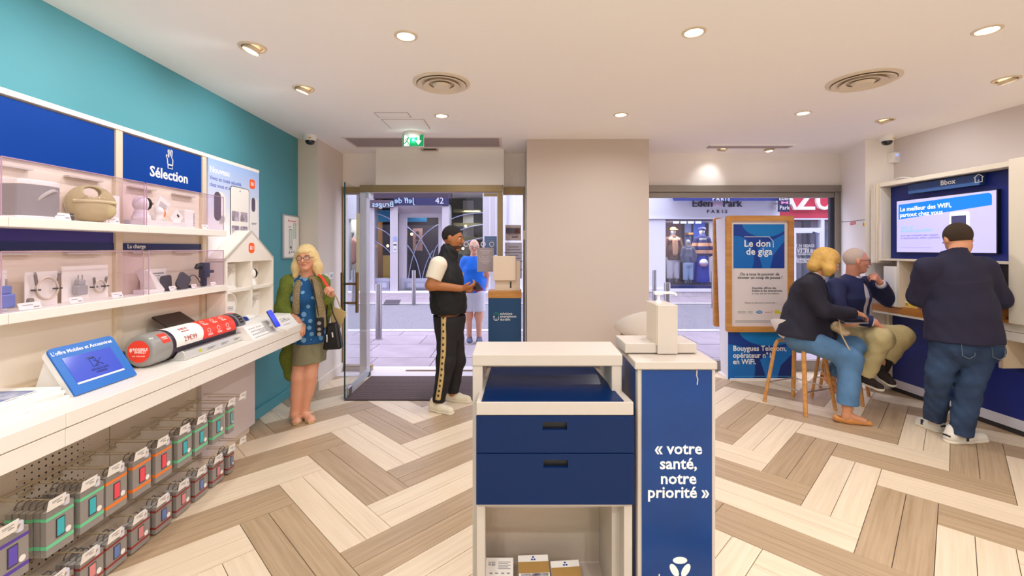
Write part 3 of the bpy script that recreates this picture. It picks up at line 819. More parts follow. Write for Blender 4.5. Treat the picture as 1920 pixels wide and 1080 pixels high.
def milogo(b, bl, y, z, a, s):
    b.prism(rrect(s, s, s * .28, 6), frame((a, y, z), (0, 1, 0), (0, 0, 1)), .0012)
    M = frame((a + .0012, y, z), (0, 1, 0), (0, 0, 1))
    w = s * .07
    for u, v0, v1 in ((-.24, -.19, .19), (.03, -.19, .08), (.24, -.19, .19), (-.105, -.19, .03)):
        bl.prism([(u * s - w / 2, v0 * s), (u * s + w / 2, v0 * s), (u * s + w / 2, v1 * s), (u * s - w / 2, v1 * s)], M, .0006)
    bl.prism([(-.275 * s, .12 * s), (.0, .12 * s), (.065 * s, .08 * s), (.065 * s, .12 * s), (.0, .19 * s), (-.275 * s, .19 * s)], M, .0006)
t = thing('logo_sticker', 'orange rounded logo sticker half hidden under the shelf, by the house display', 'sticker', Lp(AP, 3.113, 1.205))
b, bl = MB(LM), MB(LM); milogo(b, bl, 3.113, 1.20, AP + .0005, .11); b.build('badge', M_ORANGE, t); bl.build('letters', M_LETW, t)

# poster board in the last bay
t = thing('poster', 'pale blue poster with Nouveau heading, cameras and a smartphone picture above the white house', 'poster', Lp(AP + .02, 3.36, 1.25))
pa = AP + .024
def grad(name, top, bot, z0, z1, axis=2):
    if name in _MC: return _MC[name]
    m = mat(name, top, .6); nt = m.node_tree; L = nt.links.new
    g = nt.nodes.new('ShaderNodeTexCoord'); sp = nt.nodes.new('ShaderNodeSeparateXYZ'); L(g.outputs['Object'], sp.inputs[0])
    mr = nt.nodes.new('ShaderNodeMapRange'); mr.inputs[1].default_value = z0; mr.inputs[2].default_value = z1; L(sp.outputs[axis], mr.inputs[0])
    r = nt.nodes.new('ShaderNodeValToRGB'); r.color_ramp.elements[0].color = (*lin(bot), 1); r.color_ramp.elements[1].color = (*lin(top), 1)
    L(mr.outputs[0], r.inputs[0]); L(r.outputs[0], nt.nodes['Principled BSDF'].inputs['Base Color'])
    return m
MB(LM).box(AP + .0005, pa, 3.034, 3.675, 1.25, 2.125).build('board', grad('poster print', (150, 186, 240), (244, 242, 246), .42, .9), t)
tx = MB(LM); ltext(tx, 'Nouveau', .062, 3.05, 2.05, pa, align='LEFT', bold=.02); tx.build('heading', M_LETW, t)
tx = MB(LM); ltext(tx, 'Vivez en toute sécurité', .040, 3.05, 1.992, pa, align='LEFT', bold=.006); ltext(tx, 'chez vous et en extérieur', .040, 3.05, 1.945, pa, align='LEFT', bold=.006); tx.build('lettering', mat('royal blue print', (60, 90, 190), .6), t)
b, bl = MB(LM), MB(LM); milogo(b, bl, 3.575, 2.02, pa, .075); b.build('badge', M_ORANGE, t); bl.build('letters', M_LETW, t)
I_ = Matrix.Identity(4)
def lpr(b, pts, y, z, a, d=.001): b.prism(pts, frame((a, y, z), (0, 1, 0), (0, 0, 1)), d)
b = MB(LM); lpr(b, rrect(.125, .23, .055, 6), 3.165, 1.79, pa); lpr(b, circ(.038, 16), 3.19, 1.70, pa); lpr(b, rrect(.10, .22, .04, 5), 3.60, 1.80, pa); lpr(b, rrect(.14, .06, .02, 4), 3.60, 1.68, pa); b.build('camera_picture', M_WHITE, t)
b = MB(LM); lpr(b, rrect(.075, .205, .037, 6), 3.135, 1.80, pa + .001); lpr(b, rrect(.052, .115, .026, 6), 3.59, 1.855, pa + .001); b.build('camera_front', mat('plum print', (92, 78, 96), .5), t)
b = MB(LM); lpr(b, rrect(.25, .62, .03, 5), 3.405, 1.66, pa + .0012); b.build('phone_outline', mat('phone edge print', (58, 56, 66), .5), t)
b = MB(LM); lpr(b, rrect(.238, .61, .025, 5), 3.405, 1.66, pa + .0022, .0006); b.build('phone_screen', M_PAPER, t)
b = MB(LM)
for u, v in ((-.06, 0), (.05, 0), (-.06, -.11), (.05, -.11)): lpr(b, rrect(.095, .075, .008, 3), 3.405 + u, 1.745 + v, pa + .0028, .0006)
lpr(b, circ(.007, 10), 3.405, 1.94, pa + .0028, .0006)
b.build('phone_thumbnails', mat('thumbnail print', (170, 158, 172), .7, noise=(18, .5)), t)

# counter under the shelves
t = thing('display_counter', 'long white display counter along the teal wall over the pegboard', 'counter', Lp(.3, 2.0, 0))
ys = [0.3, 0.988, 1.661, 2.334, 3.66]
for i in range(4): MB(LM).box(.02, AC, ys[i] + .0012, ys[i + 1] - .0012, .822, .88).build('worktop', M_LAM, t, bevel=.003)
ys = [0.3, 0.988, 1.661, 2.334, 3.007, 3.66]
for i in range(5): MB(LM).box(AC - .03, AC - .003, ys[i] + .0012, ys[i + 1] - .0012, .751, .818).build('fascia', M_LAM, t, bevel=.002)
MB(LM).box(.10, AC - .032, .3, 3.64, .80, .819).build('underside', M_LAM2, t)
M_PEG = dots('perforated board', (214, 202, 184), (44, 38, 34), 33.0, 0.17, 0.6)
for i in range(3): MB(LM).box(.07, .089, BAYS[i] + .003, BAYS[i + 1] - .003, .075, .75).build('pegboard', M_PEG, t)
MB(LM).box(.07, .12, 3.007, 3.66, .055, .75).build('end_panel', mat('pale lilac laminate', (222, 212, 212), .5), t, bevel=.002)
MB(LM).box(.05, .095, .9, 3.62, 0, .07).build('plinth', M_LAM2, t)
MB(LM).box(AP, AP + .05, .98, 2.42, .88, .925).build('cable_cover', M_STILE, t, bevel=.004)

# acrylic cases on the shelves
cn = [('upper shelf', 'grey and beige speakers', 1.66, 2.33, 1.624, 1.848), ('upper shelf', 'security camera and booklet', 2.345, 3.0, 1.624, 1.848),
      ('lower shelf', 'cables and plugs', 1.66, 2.325, 1.254, 1.487), ('lower shelf', 'dark folding charger', 2.36, 3.0, 1.254, 1.487)]
for sh, wh, y0, y1, z0, z1 in cn:
    t = thing('acrylic_case', 'clear acrylic case over the ' + wh + ' on the ' + sh, 'display case', Lp(.2, (y0 + y1) / 2, z0), group='clear acrylic cases')
    a0, a1 = AP + .014, AS - .006
    MB(LM).box(a1 - .004, a1, y0, y1, z0, z1).build('front_pane', M_ACRYL, t)
    MB(LM).box(a0, a1, y0, y0 + .004, z0, z1).build('side_pane', M_ACRYL, t)
    MB(LM).box(a0, a1, y1 - .004, y1, z0, z1).build('side_pane', M_ACRYL, t)
    MB(LM).box(a0, a1, y0, y1, z1 - .004, z1).build('top_pane', M_ACRYL, t)
    e = MB(LM)
    for (p, q) in (((a1, y0, z0), (a1, y0, z1)), ((a1, y1, z0), (a1, y1, z1)), ((a1, y0, z1), (a1, y1, z1))): e.tube([p, q], .0022, 6)
    e.build('polished_edge', M_ACEDGE, t)
    e = MB(LM)
    for f in (.22, .72): e.box(a0 - .012, a0 + .012, y0 + (y1 - y0) * f - .09, y0 + (y1 - y0) * f + .09, z1 - .014, z1 - .006)
    e.build('hinge_strip', mat('clip grey', (206, 196, 186), .5), t)

def price_card(y, z, a, label, w=.055, h=.032, red=False):
    t = thing('price_card', label, 'price tag', Lp(a, y, z))
    M = LM @ Matrix.Translation((a, y, z)) @ Matrix.Rotation(math.radians(-18), 4, 'Y')
    MB(M).box(-.0015, .0015, -w / 2, w / 2, 0, h).box(-.02, .0015, -w / 2, w / 2, 0, .0015).build('card', M_PAPER, t)
    b = MB(M); b.box(.0015, .002, -w * .35, w * .15, h * .6, h * .68).box(.0015, .002, w * .15, w * .4, h * .25, h * .4)
    b.build('print', mat('red print', (200, 70, 80), .7) if red else M_GREYP, t)
Z1, Z2 = 1.6235, 1.2535
# --- upper shelf
t = thing('grey_speaker', 'grey fabric speaker with white top in the nearest upper case', 'speaker', Lp(.205, 1.835, Z1))
outl = [(-.055, -.085), (.03, -.085)] + [(.03 + .035 * math.sin(a), -.085 * math.cos(a)) for a in np.linspace(0.2, math.pi - .2, 12)] + [(.03, .085), (-.055, .085)]
MB(LM @ Matrix.Translation((.195, 1.835, 0))).prism(outl, Matrix.Translation((0, 0, Z1 + .01)), .125).build('fabric_body', mat('grey speaker fabric', (160, 156, 156), .95, bump=(900, .4)), t)
MB(LM @ Matrix.Translation((.195, 1.835, 0))).prism([(u * 1.02, v * 1.02) for u, v in outl], Matrix.Translation((0, 0, Z1 + .135)), .022).build('top_cap', M_WHITE, t, bevel=.004)
MB(LM @ Matrix.Translation((.195, 1.835, 0))).prism([(u * 1.05, v * 1.05) for u, v in outl], Matrix.Translation((0, 0, Z1)), .010).build('base', M_WHITE, t, bevel=.003)
ar = MB(LM); ar.tube([(.195 + .03 + .03 * math.sin(f * math.pi) + .004, 1.835 - .065 + .145 * f, Z1 + .025 + .095 * math.sin(min(1, f * 1.25) * math.pi * .55)) for f in np.linspace(0, 1, 16)], .008, 8); ar.build('arch_ridge', mat('pale speaker fabric', (188, 182, 178), .95), t, smooth=True)
t = thing('round_speaker', 'round beige fabric speaker with a carry hole in the upper case', 'speaker', Lp(.2, 2.115, Z1))
SPK = LM @ Matrix.Translation((.200, 2.105, Z1 + .0905)) @ Matrix.Rotation(math.radians(-36), 4, 'Z') @ Matrix.Rotation(math.radians(-7), 4, 'Y')
S = Solid(); S.ell((0, 0, 0), (.036, .092, .090), .01); S.ell((.020, .012, -.036), (.028, .074, .050), .012)
S.ell((0, 0, .052), (.12, .031, .025), .010, None, 's'); S.cut((.046, 0, 0), (1, 0, 0))
S.build('body', mat('beige speaker fabric', (196, 180, 136), .95, bump=(800, .4)), t, h=.0035, T=SPK)
S = Solid(); S.ell((-.022, 0, 0), (.030, .091, .089), .01); S.ell((0, 0, .052), (.14, .034, .028), .010, None, 's')
S.build('rear_shell', mat('cream shell', (214, 206, 188), .5), t, h=.0045, T=SPK)
lgb = MB(SPK); lgb.tube([(.040 - .014 * f * f, .008 + .076 * f, .004) for f in np.linspace(-1, 1, 12)], .0075, 8); lgb.build('front_ledge', mat('pale beige fabric', (210, 196, 156), .9), t, smooth=True)
bt = MB(SPK)
for f in np.linspace(-.036, .040, 5): bt.ell((.035, f, .023), (.003, .003, .003), 8, 6)
bt.build('button', mat('pale button', (232, 226, 206), .5), t, smooth=True)
t = thing('remote_fob', 'small dark studded fob between the two speakers', 'fob', Lp(.24, 1.955, Z1))
MB(LM).prism(rrect(.035, .034, .008, 4), LM.inverted() @ LM @ frame((.235, 1.955, Z1 + .017), (0, 1, 0), (0, 0, 1)), .012).build('body', mat('dark olive plastic', (84, 80, 66), .5), t, bevel=.002)
b = MB(LM)
for u in (-.01, 0, .01): b.ell((.248, 1.955 + u, Z1 + .022), (.002, .002, .002), 8, 5)
b.build('stud', M_WHITE, t)
price_card(1.91, Z1, .258, 'white price card in front of the grey fabric speaker', .07)
price_card(2.165, Z1, .258, 'white price card in front of the round beige speaker', .06)
def dome_cam(y, z, a, label, s=1.0, head=True):
    t = thing('security_camera', label, 'camera', Lp(a, y, z))
    S = Solid(); S.cone((a, y, z + .012 * s), (a, y, z + .03 * s), .038 * s, .030 * s, .01); S.cut((0, 0, z), (0, 0, -1)); S.build('base', M_WHITE, t, h=.004, T=LM)
    S = Solid(); S.ell((a, y, z + .078 * s), (.034 * s, .034 * s, .038 * s), .01); S.build('head', M_WHITE, t, h=.004, T=LM)
    S = Solid(); S.ell((a + .014 * s, y + .016 * s, z + .08 * s), (.022 * s, .020 * s, .031 * s), .01); S.build('lens_face', mat('glossy black lens', (24, 20, 24), .12), t, h=.003, T=LM)
    MB(LM).ell((a + .03 * s, y + .030 * s, z + .082 * s), (.006 * s,) * 3, 10, 7).build('lens', mat('lens ring', (150, 130, 110), .2), t, smooth=True)
    return t
dome_cam(2.385, Z1 + .03, .21, 'white pan security camera in the Sélection case', 1.12)
t = thing('camera_pedestal', 'low white plinth carrying the security camera and booklet', 'plinth', Lp(.21, 2.5, Z1))
MB(LM).box(.15, .262, 2.345, 2.66, Z1, Z1 + .03).build('block', M_WHITE, t, bevel=.003)
t = thing('camera_booklet', 'white upright booklet with an orange oval in the Sélection case', 'booklet', Lp(.2, 2.53, Z1 + .03))
bm_ = LM @ Matrix.Translation((.20, 2.50, Z1 + .03)) @ Matrix.Rotation(math.radians(-28), 4, 'X')
MB(bm_).box(-.005, .005, -.045, .045, 0, .145).build('cover', M_PAPER, t, bevel=.001)
MB(bm_).prism(circ(.030, 18, .012, .062, .030), frame((.005, 0, 0), (0, 1, 0), (0, 0, 1)), .001).build('orange_oval', mat('orange print', (244, 142, 60), .6), t)
b = MB(bm_)
for i in range(4): b.box(.005, .0056, -.03, .03 - .01 * (i % 2), .115 - i * .008, .118 - i * .008)
b.box(.005, .0056, -.02, .01, .076, .082); b.build('print', M_GREYP, t)
t = thing('info_leaflet', 'tilted white leaflet with a tiny photo beside the booklet', 'leaflet', Lp(.235, 2.60, Z1 + .03))
bm_ = LM @ Matrix.Translation((.235, 2.59, Z1 + .03)) @ Matrix.Rotation(math.radians(-40), 4, 'X')
MB(bm_).box(-.002, .002, -.035, .035, 0, .075).build('sheet', M_PAPER, t); MB(bm_).box(.002, .0026, -.012, .008, .045, .058).build('photo', M_DARK, t)
t = thing('mini_camera', 'small white round-topped camera in the middle of the Sélection case', 'camera', Lp(.235, 2.475, Z1 + .03))
S = Solid(); S.ell((.238, 2.475, Z1 + .085), (.022, .026, .024), .01); S.cone((.238, 2.475, Z1 + .045), (.238, 2.475, Z1 + .075), .022, .017, .012); S.cut((0, 0, Z1 + .03), (0, 0, -1)); S.build('body', M_WHITE, t, h=.003, T=LM)
t = thing('smart_hub', 'white box with a column of black dots in the Sélection case', 'hub', Lp(.2, 2.74, Z1))
MB(LM).box(.165, .225, 2.70, 2.785, Z1, Z1 + .115).build('case', M_WHITE, t, bevel=.006)
b = MB(LM)
for i in range(7): b.ell((.2255, 2.775, Z1 + .02 + .012 * i), (.002, .0035, .0035), 8, 5)
b.build('dot', M_BLACK, t)
t = thing('white_carton', 'flat white carton leaning at the left of the Sélection case', 'box', Lp(.16, 2.36 + .05, Z1))
MB(LM).box(.138, .152, 2.24, 2.32, Z1, Z1 + .15).build('carton', M_PAPER, t, bevel=.002)
price_card(2.845, Z1, .255, 'white price card at the right end of the Sélection case', .06)
price_card(2.60, Z1 , .266, 'tiny price card before the camera plinth', .035, .02)
# --- lower shelf
def plug(y, z, a, m, s=1.0, name='usb_plug', label='', parent=None):
    t = thing(name, label, 'charger', Lp(a, y, z))
    MB(LM).box(a - .013 * s, a + .013 * s, y - .024 * s, y + .024 * s, z, z + .042 * s).build('body', m, t, bevel=.005 * s)
    MB(LM).box(a - .011 * s, a + .011 * s, y - .015 * s, y + .015 * s, z + .042 * s, z + .065 * s).build('neck', m, t, bevel=.003 * s)
    for u in (-.009, .009): MB(LM).cyl((a, y + u * s, z + .065 * s), (a, y + u * s, z + .085 * s), .0023 * s, n=8).build('pin', M_STEEL, t)
    return t
def coil(y, z, a, r, m, label, n=3):
    t = thing('charging_cable', label, 'cable', Lp(a, y, z))
    pts = []
    for i in range(n * 24 + 1):
        th = 2 * math.pi * i / 24; rr = r * (1 + .06 * math.sin(i * .21))
        pts.append((a + .004 * math.sin(i * .13) + .003 * (i / 24), y + rr * math.sin(th), z + rr * math.cos(th)))
    MB(LM).tube(pts, .0032, 6).build('cord', m, t, smooth=True)
    for sg in (-1, 1):
        MB(LM).tube([(a + .006, y + sg * r * .95, z + r * .35), (a + .007, y + sg * r * 1.12, z + r * 1.35)], .0055, 8).build('plug_boot', mat('boot grey', (120, 112, 106), .6), t, smooth=True)
        MB(LM).cyl((a + .007, y + sg * r * 1.12, z + r * 1.35), (a + .007, y + sg * r * 1.16, z + r * 1.55), .0045, n=8).build('connector', M_STEEL, t)
        MB(LM).box(a - .004, a + .012, y + sg * r - .014, y + sg * r + .014, z - r * .15, z - r * .15 + .006).build('cable_tie', M_DARK, t)
M_CORD = mat('braided cord', (206, 194, 176), .7)
M_BPLUG = mat('violet blue plug', (112, 128, 196), .5)
plug(1.725, Z2 + .012, .205, M_BPLUG, 1.35, 'wall_charger', 'blue two-pin wall charger at the near end of the lower case')
def backing(y, w, h, a, label):
    t = thing('backing_card', label, 'card', Lp(a, y, Z2)); MB(LM).box(a - .002, a + .002, y - w / 2, y + w / 2, Z2, Z2 + h).build('sheet', M_PAPER, t, bevel=.0006)
    MB(LM).box(a - .02, a + .006, y - w * .4, y + w * .4, Z2, Z2 + .006).build('foot', M_WHITE, t)
backing(1.725, .10, .16, .165, 'white backing card behind the blue wall charger')
backing(1.90, .135, .148, .175, 'white backing card behind the large coiled cable')
coil(1.905, Z2 + .075, .190, .046, M_CORD, 'large coiled beige cable on a white card in the lower case', 4)
backing(2.115, .235, .165, .165, 'wide white card behind the grey plug and small cable')
plug(2.06, Z2 + .03, .190, mat('grey plug plastic', (166, 164, 166), .5), 1.1, 'wall_charger', 'grey two-pin wall charger mounted on the wide white card')
coil(2.165, Z2 + .062, .182, .030, M_CORD, 'small coiled cable with a gold tag on the wide white card', 3)
t = thing('rubber_stopper', 'small grey oval stopper beside the large coiled cable', 'stopper', Lp(.2, 1.825, Z2))
MB(LM).prism(rrect(.02, .042, .009, 5), frame((.20, 1.825, Z2 + .021), (0, 1, 0), (0, 0, 1)), .012).build('body', mat('grey rubber', (140, 132, 122), .7), t)
price_card(1.785, Z2, .25, 'white price card below the blue wall charger', .085, .03)
price_card(1.98, Z2, .25, 'white price card below the large coiled cable', .06, .03)
price_card(2.20, Z2, .245, 'white price card below the small coiled cable', .06, .03)
t = thing('phone_wedge', 'slanted white phone stand in the lower case beside the folding charger', 'phone stand', Lp(.2, 2.38, Z2))
MB(LM).prism([(0, 0), (.12, 0), (.13, .012), (.025, .125), (.01, .125), (.07, .02), (0, .02)], frame((.235, 2.40, Z2), (0, 1, 0), (0, 0, 1)) @ Matrix.Translation((0, 0, -.08)), .075).build('wedge', M_WHITE, t, bevel=.002)
t = thing('charger_carton', 'white product carton with grey print behind the folding charger', 'box', Lp(.16, 2.50, Z2))
MB(LM).box(.135, .17, 2.47, 2.62, Z2, Z2 + .13).build('carton', M_PAPER, t, bevel=.002)
b = MB(LM); b.box(.17, .1706, 2.50, 2.60, Z2 + .100, Z2 + .107).box(.17, .1706, 2.50, 2.57, Z2 + .088, Z2 + .092); b.build('print', M_GREYP, t)
t = thing('folding_charger', 'dark grey folding wireless charger with two pads', 'charger', Lp(.2, 2.65, Z2))
M_GUN = mat('gunmetal pad', (88, 86, 92), .35, .3)
fm = LM @ Matrix.Translation((.215, 2.66, Z2 + .002)) @ Matrix.Rotation(math.radians(-32), 4, 'X')
MB(fm).prism(rrect(.10, .098, .02, 5), frame((0, 0, .05), (0, 1, 0), (0, 0, 1)), .012).build('charging_pad', M_GUN, t, bevel=.002)
fm2 = LM @ Matrix.Translation((.19, 2.585, Z2 + .002)) @ Matrix.Rotation(math.radians(4), 4, 'X')
MB(fm2).prism(rrect(.078, .088, .016, 5), frame((0, 0, .044), (0, 1, 0), (0, 0, 1)), .012).build('charging_pad', M_GUN, t, bevel=.002)
MB(LM).box(.185, .225, 2.56, 2.70, Z2, Z2 + .008).build('foot', M_DARK, t, bevel=.002)
t = thing('car_charger', 'navy car phone mount with clamp jaws at the far end of the lower case', 'phone mount', Lp(.2, 2.90, Z2))
M_NVP = mat('navy plastic', (36, 36, 66), .35)
MB(LM).box(.19, .225, 2.865, 2.935, Z2 + .055, Z2 + .155).build('mount_body', M_NVP, t, bevel=.008)
MB(LM).box(.225, .24, 2.855, 2.95, Z2 + .085, Z2 + .105).build('clamp_jaw', M_NVP, t, bevel=.004)
MB(LM).box(.195, .22, 2.875, 2.91, Z2, Z2 + .06).build('stem', M_NVP, t, bevel=.006)
MB(LM).tube([(.205, 2.865, Z2 + .13), (.205, 2.84, Z2 + .135), (.205, 2.825, Z2 + .12)], [.02, .016, .012], 10).build('ball_joint', M_BLACK, t, smooth=True)
MB(LM).tube(bez([(.215, 2.72, Z2 + .02), (.22, 2.74, Z2 + .12), (.22, 2.84, Z2 + .1), (.22, 2.83, Z2 - .02), (.21, 2.89, Z2 + .02)], 24), .0028, 6).build('cord', M_BLACK, t, smooth=True)
price_card(2.56, Z2, .255, 'white price card before the folding charger', .05, .03)
price_card(2.745, Z2, .25, 'white price card with red print under the car mount cord', .045, .025, True)
price_card(2.93, Z2, .25, 'white price card with red print below the navy car mount', .05, .025, True)
t = thing('cable_adapter', 'small black adapter lying behind the red price card', 'adapter', Lp(.19, 2.80, Z2)); MB(LM).box(.18, .21, 2.77, 2.83, Z2, Z2 + .016).build('body', M_BLACK, t, bevel=.004)

# --- white house display
t = thing('house_display', 'white house-shaped display shelf with four cells and an orange badge', 'display stand', Lp(.2, 3.34, .88))
h0, h1, ha = 3.018, 3.655, .274
MB(LM).prism([(h0, .881), (h1, .881), (h1, 1.432), (3.335, 1.637), (h0, 1.432)], LM.inverted() @ LM @ frame((AP + .025, 0, 0), (0, 1, 0), (0, 0, 1)), .012).build('back_board', M_LAM, t)
for y in (h0, 3.325, h1 - .02): MB(LM).box(AP + .03, ha, y, y + .02, .881, 1.405).build('upright', M_LAM, t, bevel=.0015)
MB(LM).box(AP + .03, ha, h0, h1, 1.19, 1.212).build('shelf', M_LAM, t, bevel=.0015)
MB(LM).box(AP + .03, ha, h0, h1, .881, .965).build('base', M_LAM, t, bevel=.0015)
MB(LM).prism([(h0, 1.405), (h1, 1.405), (h1, 1.432), (3.335, 1.637), (h0, 1.432)], frame((ha - .012, 0, 0), (0, 1, 0), (0, 0, 1)), .012).build('gable', M_LAM, t)
for (ya, yb) in ((h0, 3.335), (h1, 3.335)):
    MB(LM).hexa([(AP + .03, ya, 1.412), (ha, ya, 1.412), (ha, yb, 1.617), (AP + .03, yb, 1.617), (AP + .03, ya, 1.432), (ha, ya, 1.432), (ha, yb, 1.637), (AP + .03, yb, 1.637)]).build('roof_board', M_LAM, t)
b, bl = MB(LM), MB(LM); milogo(b, bl, 3.33, 1.505, ha + .0005, .075); b.build('badge', M_ORANGE, t); bl.build('letters', M_LETW, t)
M_BULB = glass('clear bulb glass', (246, 244, 240), 1.0, 0.10)
def bulb(y, z, a, label):
    t = thing('light_bulb', label, 'light bulb', Lp(a, y, z))
    MB(LM).box(a - .03, a + .045, y - .05, y + .06, z, z + .02).build('stand', M_WHITE, t, bevel=.002)
    MB(LM).lathe([(.026, 0), (.02, .03), (.016, .05)], 18, (a, y, z + .02)).build('socket', M_WHITE, t, smooth=40)
    MB(LM).lathe([(.016, .0), (.024, .02), (.04, .05), (.043, .07), (.034, .095), (.0001, .108)], 20, (a, y, z + .065), closed_ends=False).build('bulb', M_BULB, t, smooth=True)
    MB(LM).lathe([(.004, 0), (.006, .03), (.0001, .045)], 10, (a, y, z + .07)).build('filament', mat('filament cream', (236, 216, 180), .5), t, smooth=True)
bulb(3.09, 1.212, .22, 'clear glass bulb on a white stand in the upper left cell of the house')
bulb(3.40, .965, .22, 'clear glass bulb on a white stand in the lower right cell of the house')
dome_cam(3.40, 1.212, .225, 'white pan camera with a black face in the upper right cell of the house', 1.2)
for (y, z, w, h, lb) in ((3.24, 1.212, .13, .175, 'upper left'), (3.56, .965, .15, .185, 'lower right')):
    t = thing('spec_card', 'white printed card in the ' + lb + ' cell of the house', 'card', Lp(.17, y, z))
    MB(LM).box(.166, .17, y - w / 2, y + w / 2, z, z + h).build('sheet', M_PAPER, t)
    b = MB(LM)
    for i in range(3): b.tube([(.1705, y - w * .3 + i * w * .3 + .018 * math.cos(q * .5), z + h * .75 + .018 * math.sin(q * .5)) for q in range(13)], .0012, 4)
    b.build('print', M_GREYP, t)
t = thing('tag_card', 'tall white leaflet with a looped wire in the lower left cell of the house', 'leaflet', Lp(.26, 3.09, .965))
lM = LM @ Matrix.Translation((.262, 3.07, .93)) @ Matrix.Rotation(math.radians(-6), 4, 'X')
MB(lM).box(-.002, .002, -.05, .05, 0, .20).build('sheet', M_PAPER, t)
b = MB(lM)
for v, w in ((.16, .035), (.15, .03), (.14, .035), (.10, .03), (.07, .035)): b.box(.002, .0026, -w, w, v, v + .004)
b.tube([(.0026, -.03, .02), (.0026, .03, .02), (.0026, .03, .055), (.0026, -.03, .055), (.0026, -.03, .02)], .001, 4)
b.build('print', M_GREYP, t)
MB(LM).tube(bez([(.27, 3.03, 1.19), (.29, 3.10, 1.20), (.29, 3.16, 1.13), (.27, 3.11, 1.05), (.265, 3.10, .99)], 20), .0025, 6).build('wire', M_WHITE, t, smooth=True)
# ------------------------------------------------------------------ things standing on the display counter
ZC = .8805
def tilted(a0, z0, a1, z1, y):     # plane rising from (a0,z0) to (a1,z1): X along the wall, Y up the slope, Z out
    up = Vector((a1 - a0, 0, z1 - z0))
    return frame((a0, y, z0), (0, 1, 0), up)
t = thing('tablet_kiosk', 'blue framed tablet kiosk with the heading L’offre Mobiles et Accessoires', 'tablet stand', Lp(.32, 1.99, ZC))
kM = LM @ tilted(.375, .884, .253, 1.077, 1.836)
pts = [(0, 0), (.313, 0), (.313, .20)] + [(.313 - .022 + .022 * math.cos(q), .205 + .022 * math.sin(q)) for q in np.linspace(0, math.pi / 2, 6)] + [(.022 - .022 * math.sin(q), .205 + .022 * math.cos(q)) for q in np.linspace(0, math.pi / 2, 6)]
MB(kM).prism(pts, Matrix.Translation((0, 0, -.004)), .008).build('blue_frame', mat('kiosk blue', (34, 110, 196), .35), t)
MB(kM).prism([(u * .98 + .003, v * .985 + .001) for u, v in pts], Matrix.Translation((0, 0, -.030)), .025).build('white_body', M_WHITE, t)
MB(kM).box(.036, .268, .052, .172, .004, .0052).build('screen', mat('kiosk screen', (66, 84, 186), .12, emit=.30), t)
MB(kM).box(.036, .268, .042, .050, .004, .0056).build('tray_edge', M_WHITE, t)
b = MB(kM); b.text('L’offre Mobiles et Accessoires', .0235, Matrix.Translation((.150, .199, .0042)), bold=.012); b.build('heading', M_LETW, t)
b = MB(kM)
b.text('RÉPARATION\nEXPRESS', .014, Matrix.Translation((.165, .078, .0054)), bold=.01)
b.box(.130, .165, .142, .148, .0052, .0056)
for p, q in (((.150, .10), (.195, .135)), ((.155, .132), (.19, .10)), ((.14, .10), (.14, .14)), ((.14, .14), (.168, .14)), ((.168, .14), (.168, .10)), ((.168, .10), (.14, .10))): b.tube([(p[0], p[1], .0054), (q[0], q[1], .0054)], .0016, 5)
b.build('screen_print', mat('dark screen print', (30, 44, 110), .3), t)
MB(LM).hexa([(.18, 1.86, ZC), (.36, 1.86, ZC), (.36, 2.13, ZC), (.18, 2.13, ZC), (.236, 1.86, 1.05), (.25, 1.86, 1.05), (.25, 2.13, 1.05), (.236, 2.13, 1.05)]).build('rear_stand', M_WHITE, t)

for i, (a0, a1, y0, y1, rz, lb, cov) in enumerate(((.13, .365, 1.43, 1.825, 0, 'bottom white magazine of the stack at the near end of the counter', 0), (.135, .36, 1.42, 1.81, 2, 'second magazine from the bottom of the stack on the near counter', 0),
                                  (.13, .355, 1.44, 1.815, -2, 'magazine just below the top one on the near counter', 0), (.12, .35, 1.43, 1.81, 3, 'top magazine with a blue and white cover photo on the near counter', 1))):
    z = ZC + .0128 * i
    M = LM @ Matrix.Translation(((a0 + a1) / 2, (y0 + y1) / 2, z)) @ Matrix.Rotation(math.radians(rz), 4, 'Z')
    t = thing('magazine', lb, 'magazine', M.translation, group='magazines stacked on the counter')
    w, l = (a1 - a0) / 2, (y1 - y0) / 2
    MB(M).box(-w, w, -l, l, 0, .0122).build('pages', M_PAPER, t, bevel=.001)
    if cov:
        MB(M).box(-w * .8, w * .55, -l * .8, l * .75, .0122, .0126).build('cover_photo', mat('cover photo', (196, 200, 214), .5, noise=(14, .5), col2=(70, 90, 160)), t)
        b = MB(M)
        for k in range(4): b.box(w * .66 + .0, w * .70, -l * .7 + k * .07, -l * .7 + k * .07 + .05, .0122, .0126)
        b.build('print', M_GREYP, t)
t = thing('power_adapter', 'black rounded power adapter against the wall behind the cylinder dispenser', 'adapter', Lp(.2, 2.31, ZC))
MB(LM).prism(rrect(.085, .085, .02, 5), frame((.19, 2.31, ZC + .043), (.35, 1, 0), (0, 0, 1)), .035).build('body', M_BLACK, t, bevel=.003)
t = thing('black_tablet', 'flat black tablet tilted on a stand behind the red and white cylinder', 'tablet', Lp(.2, 2.64, ZC))
MB(LM).prism(rrect(.225, .122, .006, 3, .1125, .061), tilted(.252, 1.036, .15, 1.102, 2.53), .008).build('slab', mat('black tablet glass', (44, 40, 38), .35), t, bevel=.001)
MB(LM).tube([(.20, 2.64, ZC), (.20, 2.64, 1.06)], .018, 10).build('stem', M_WHITE, t, smooth=40)
MB(LM).cyl((.20, 2.64, ZC), (.20, 2.64, ZC + .012), .06, n=20).build('foot', M_WHITE, t, smooth=40)

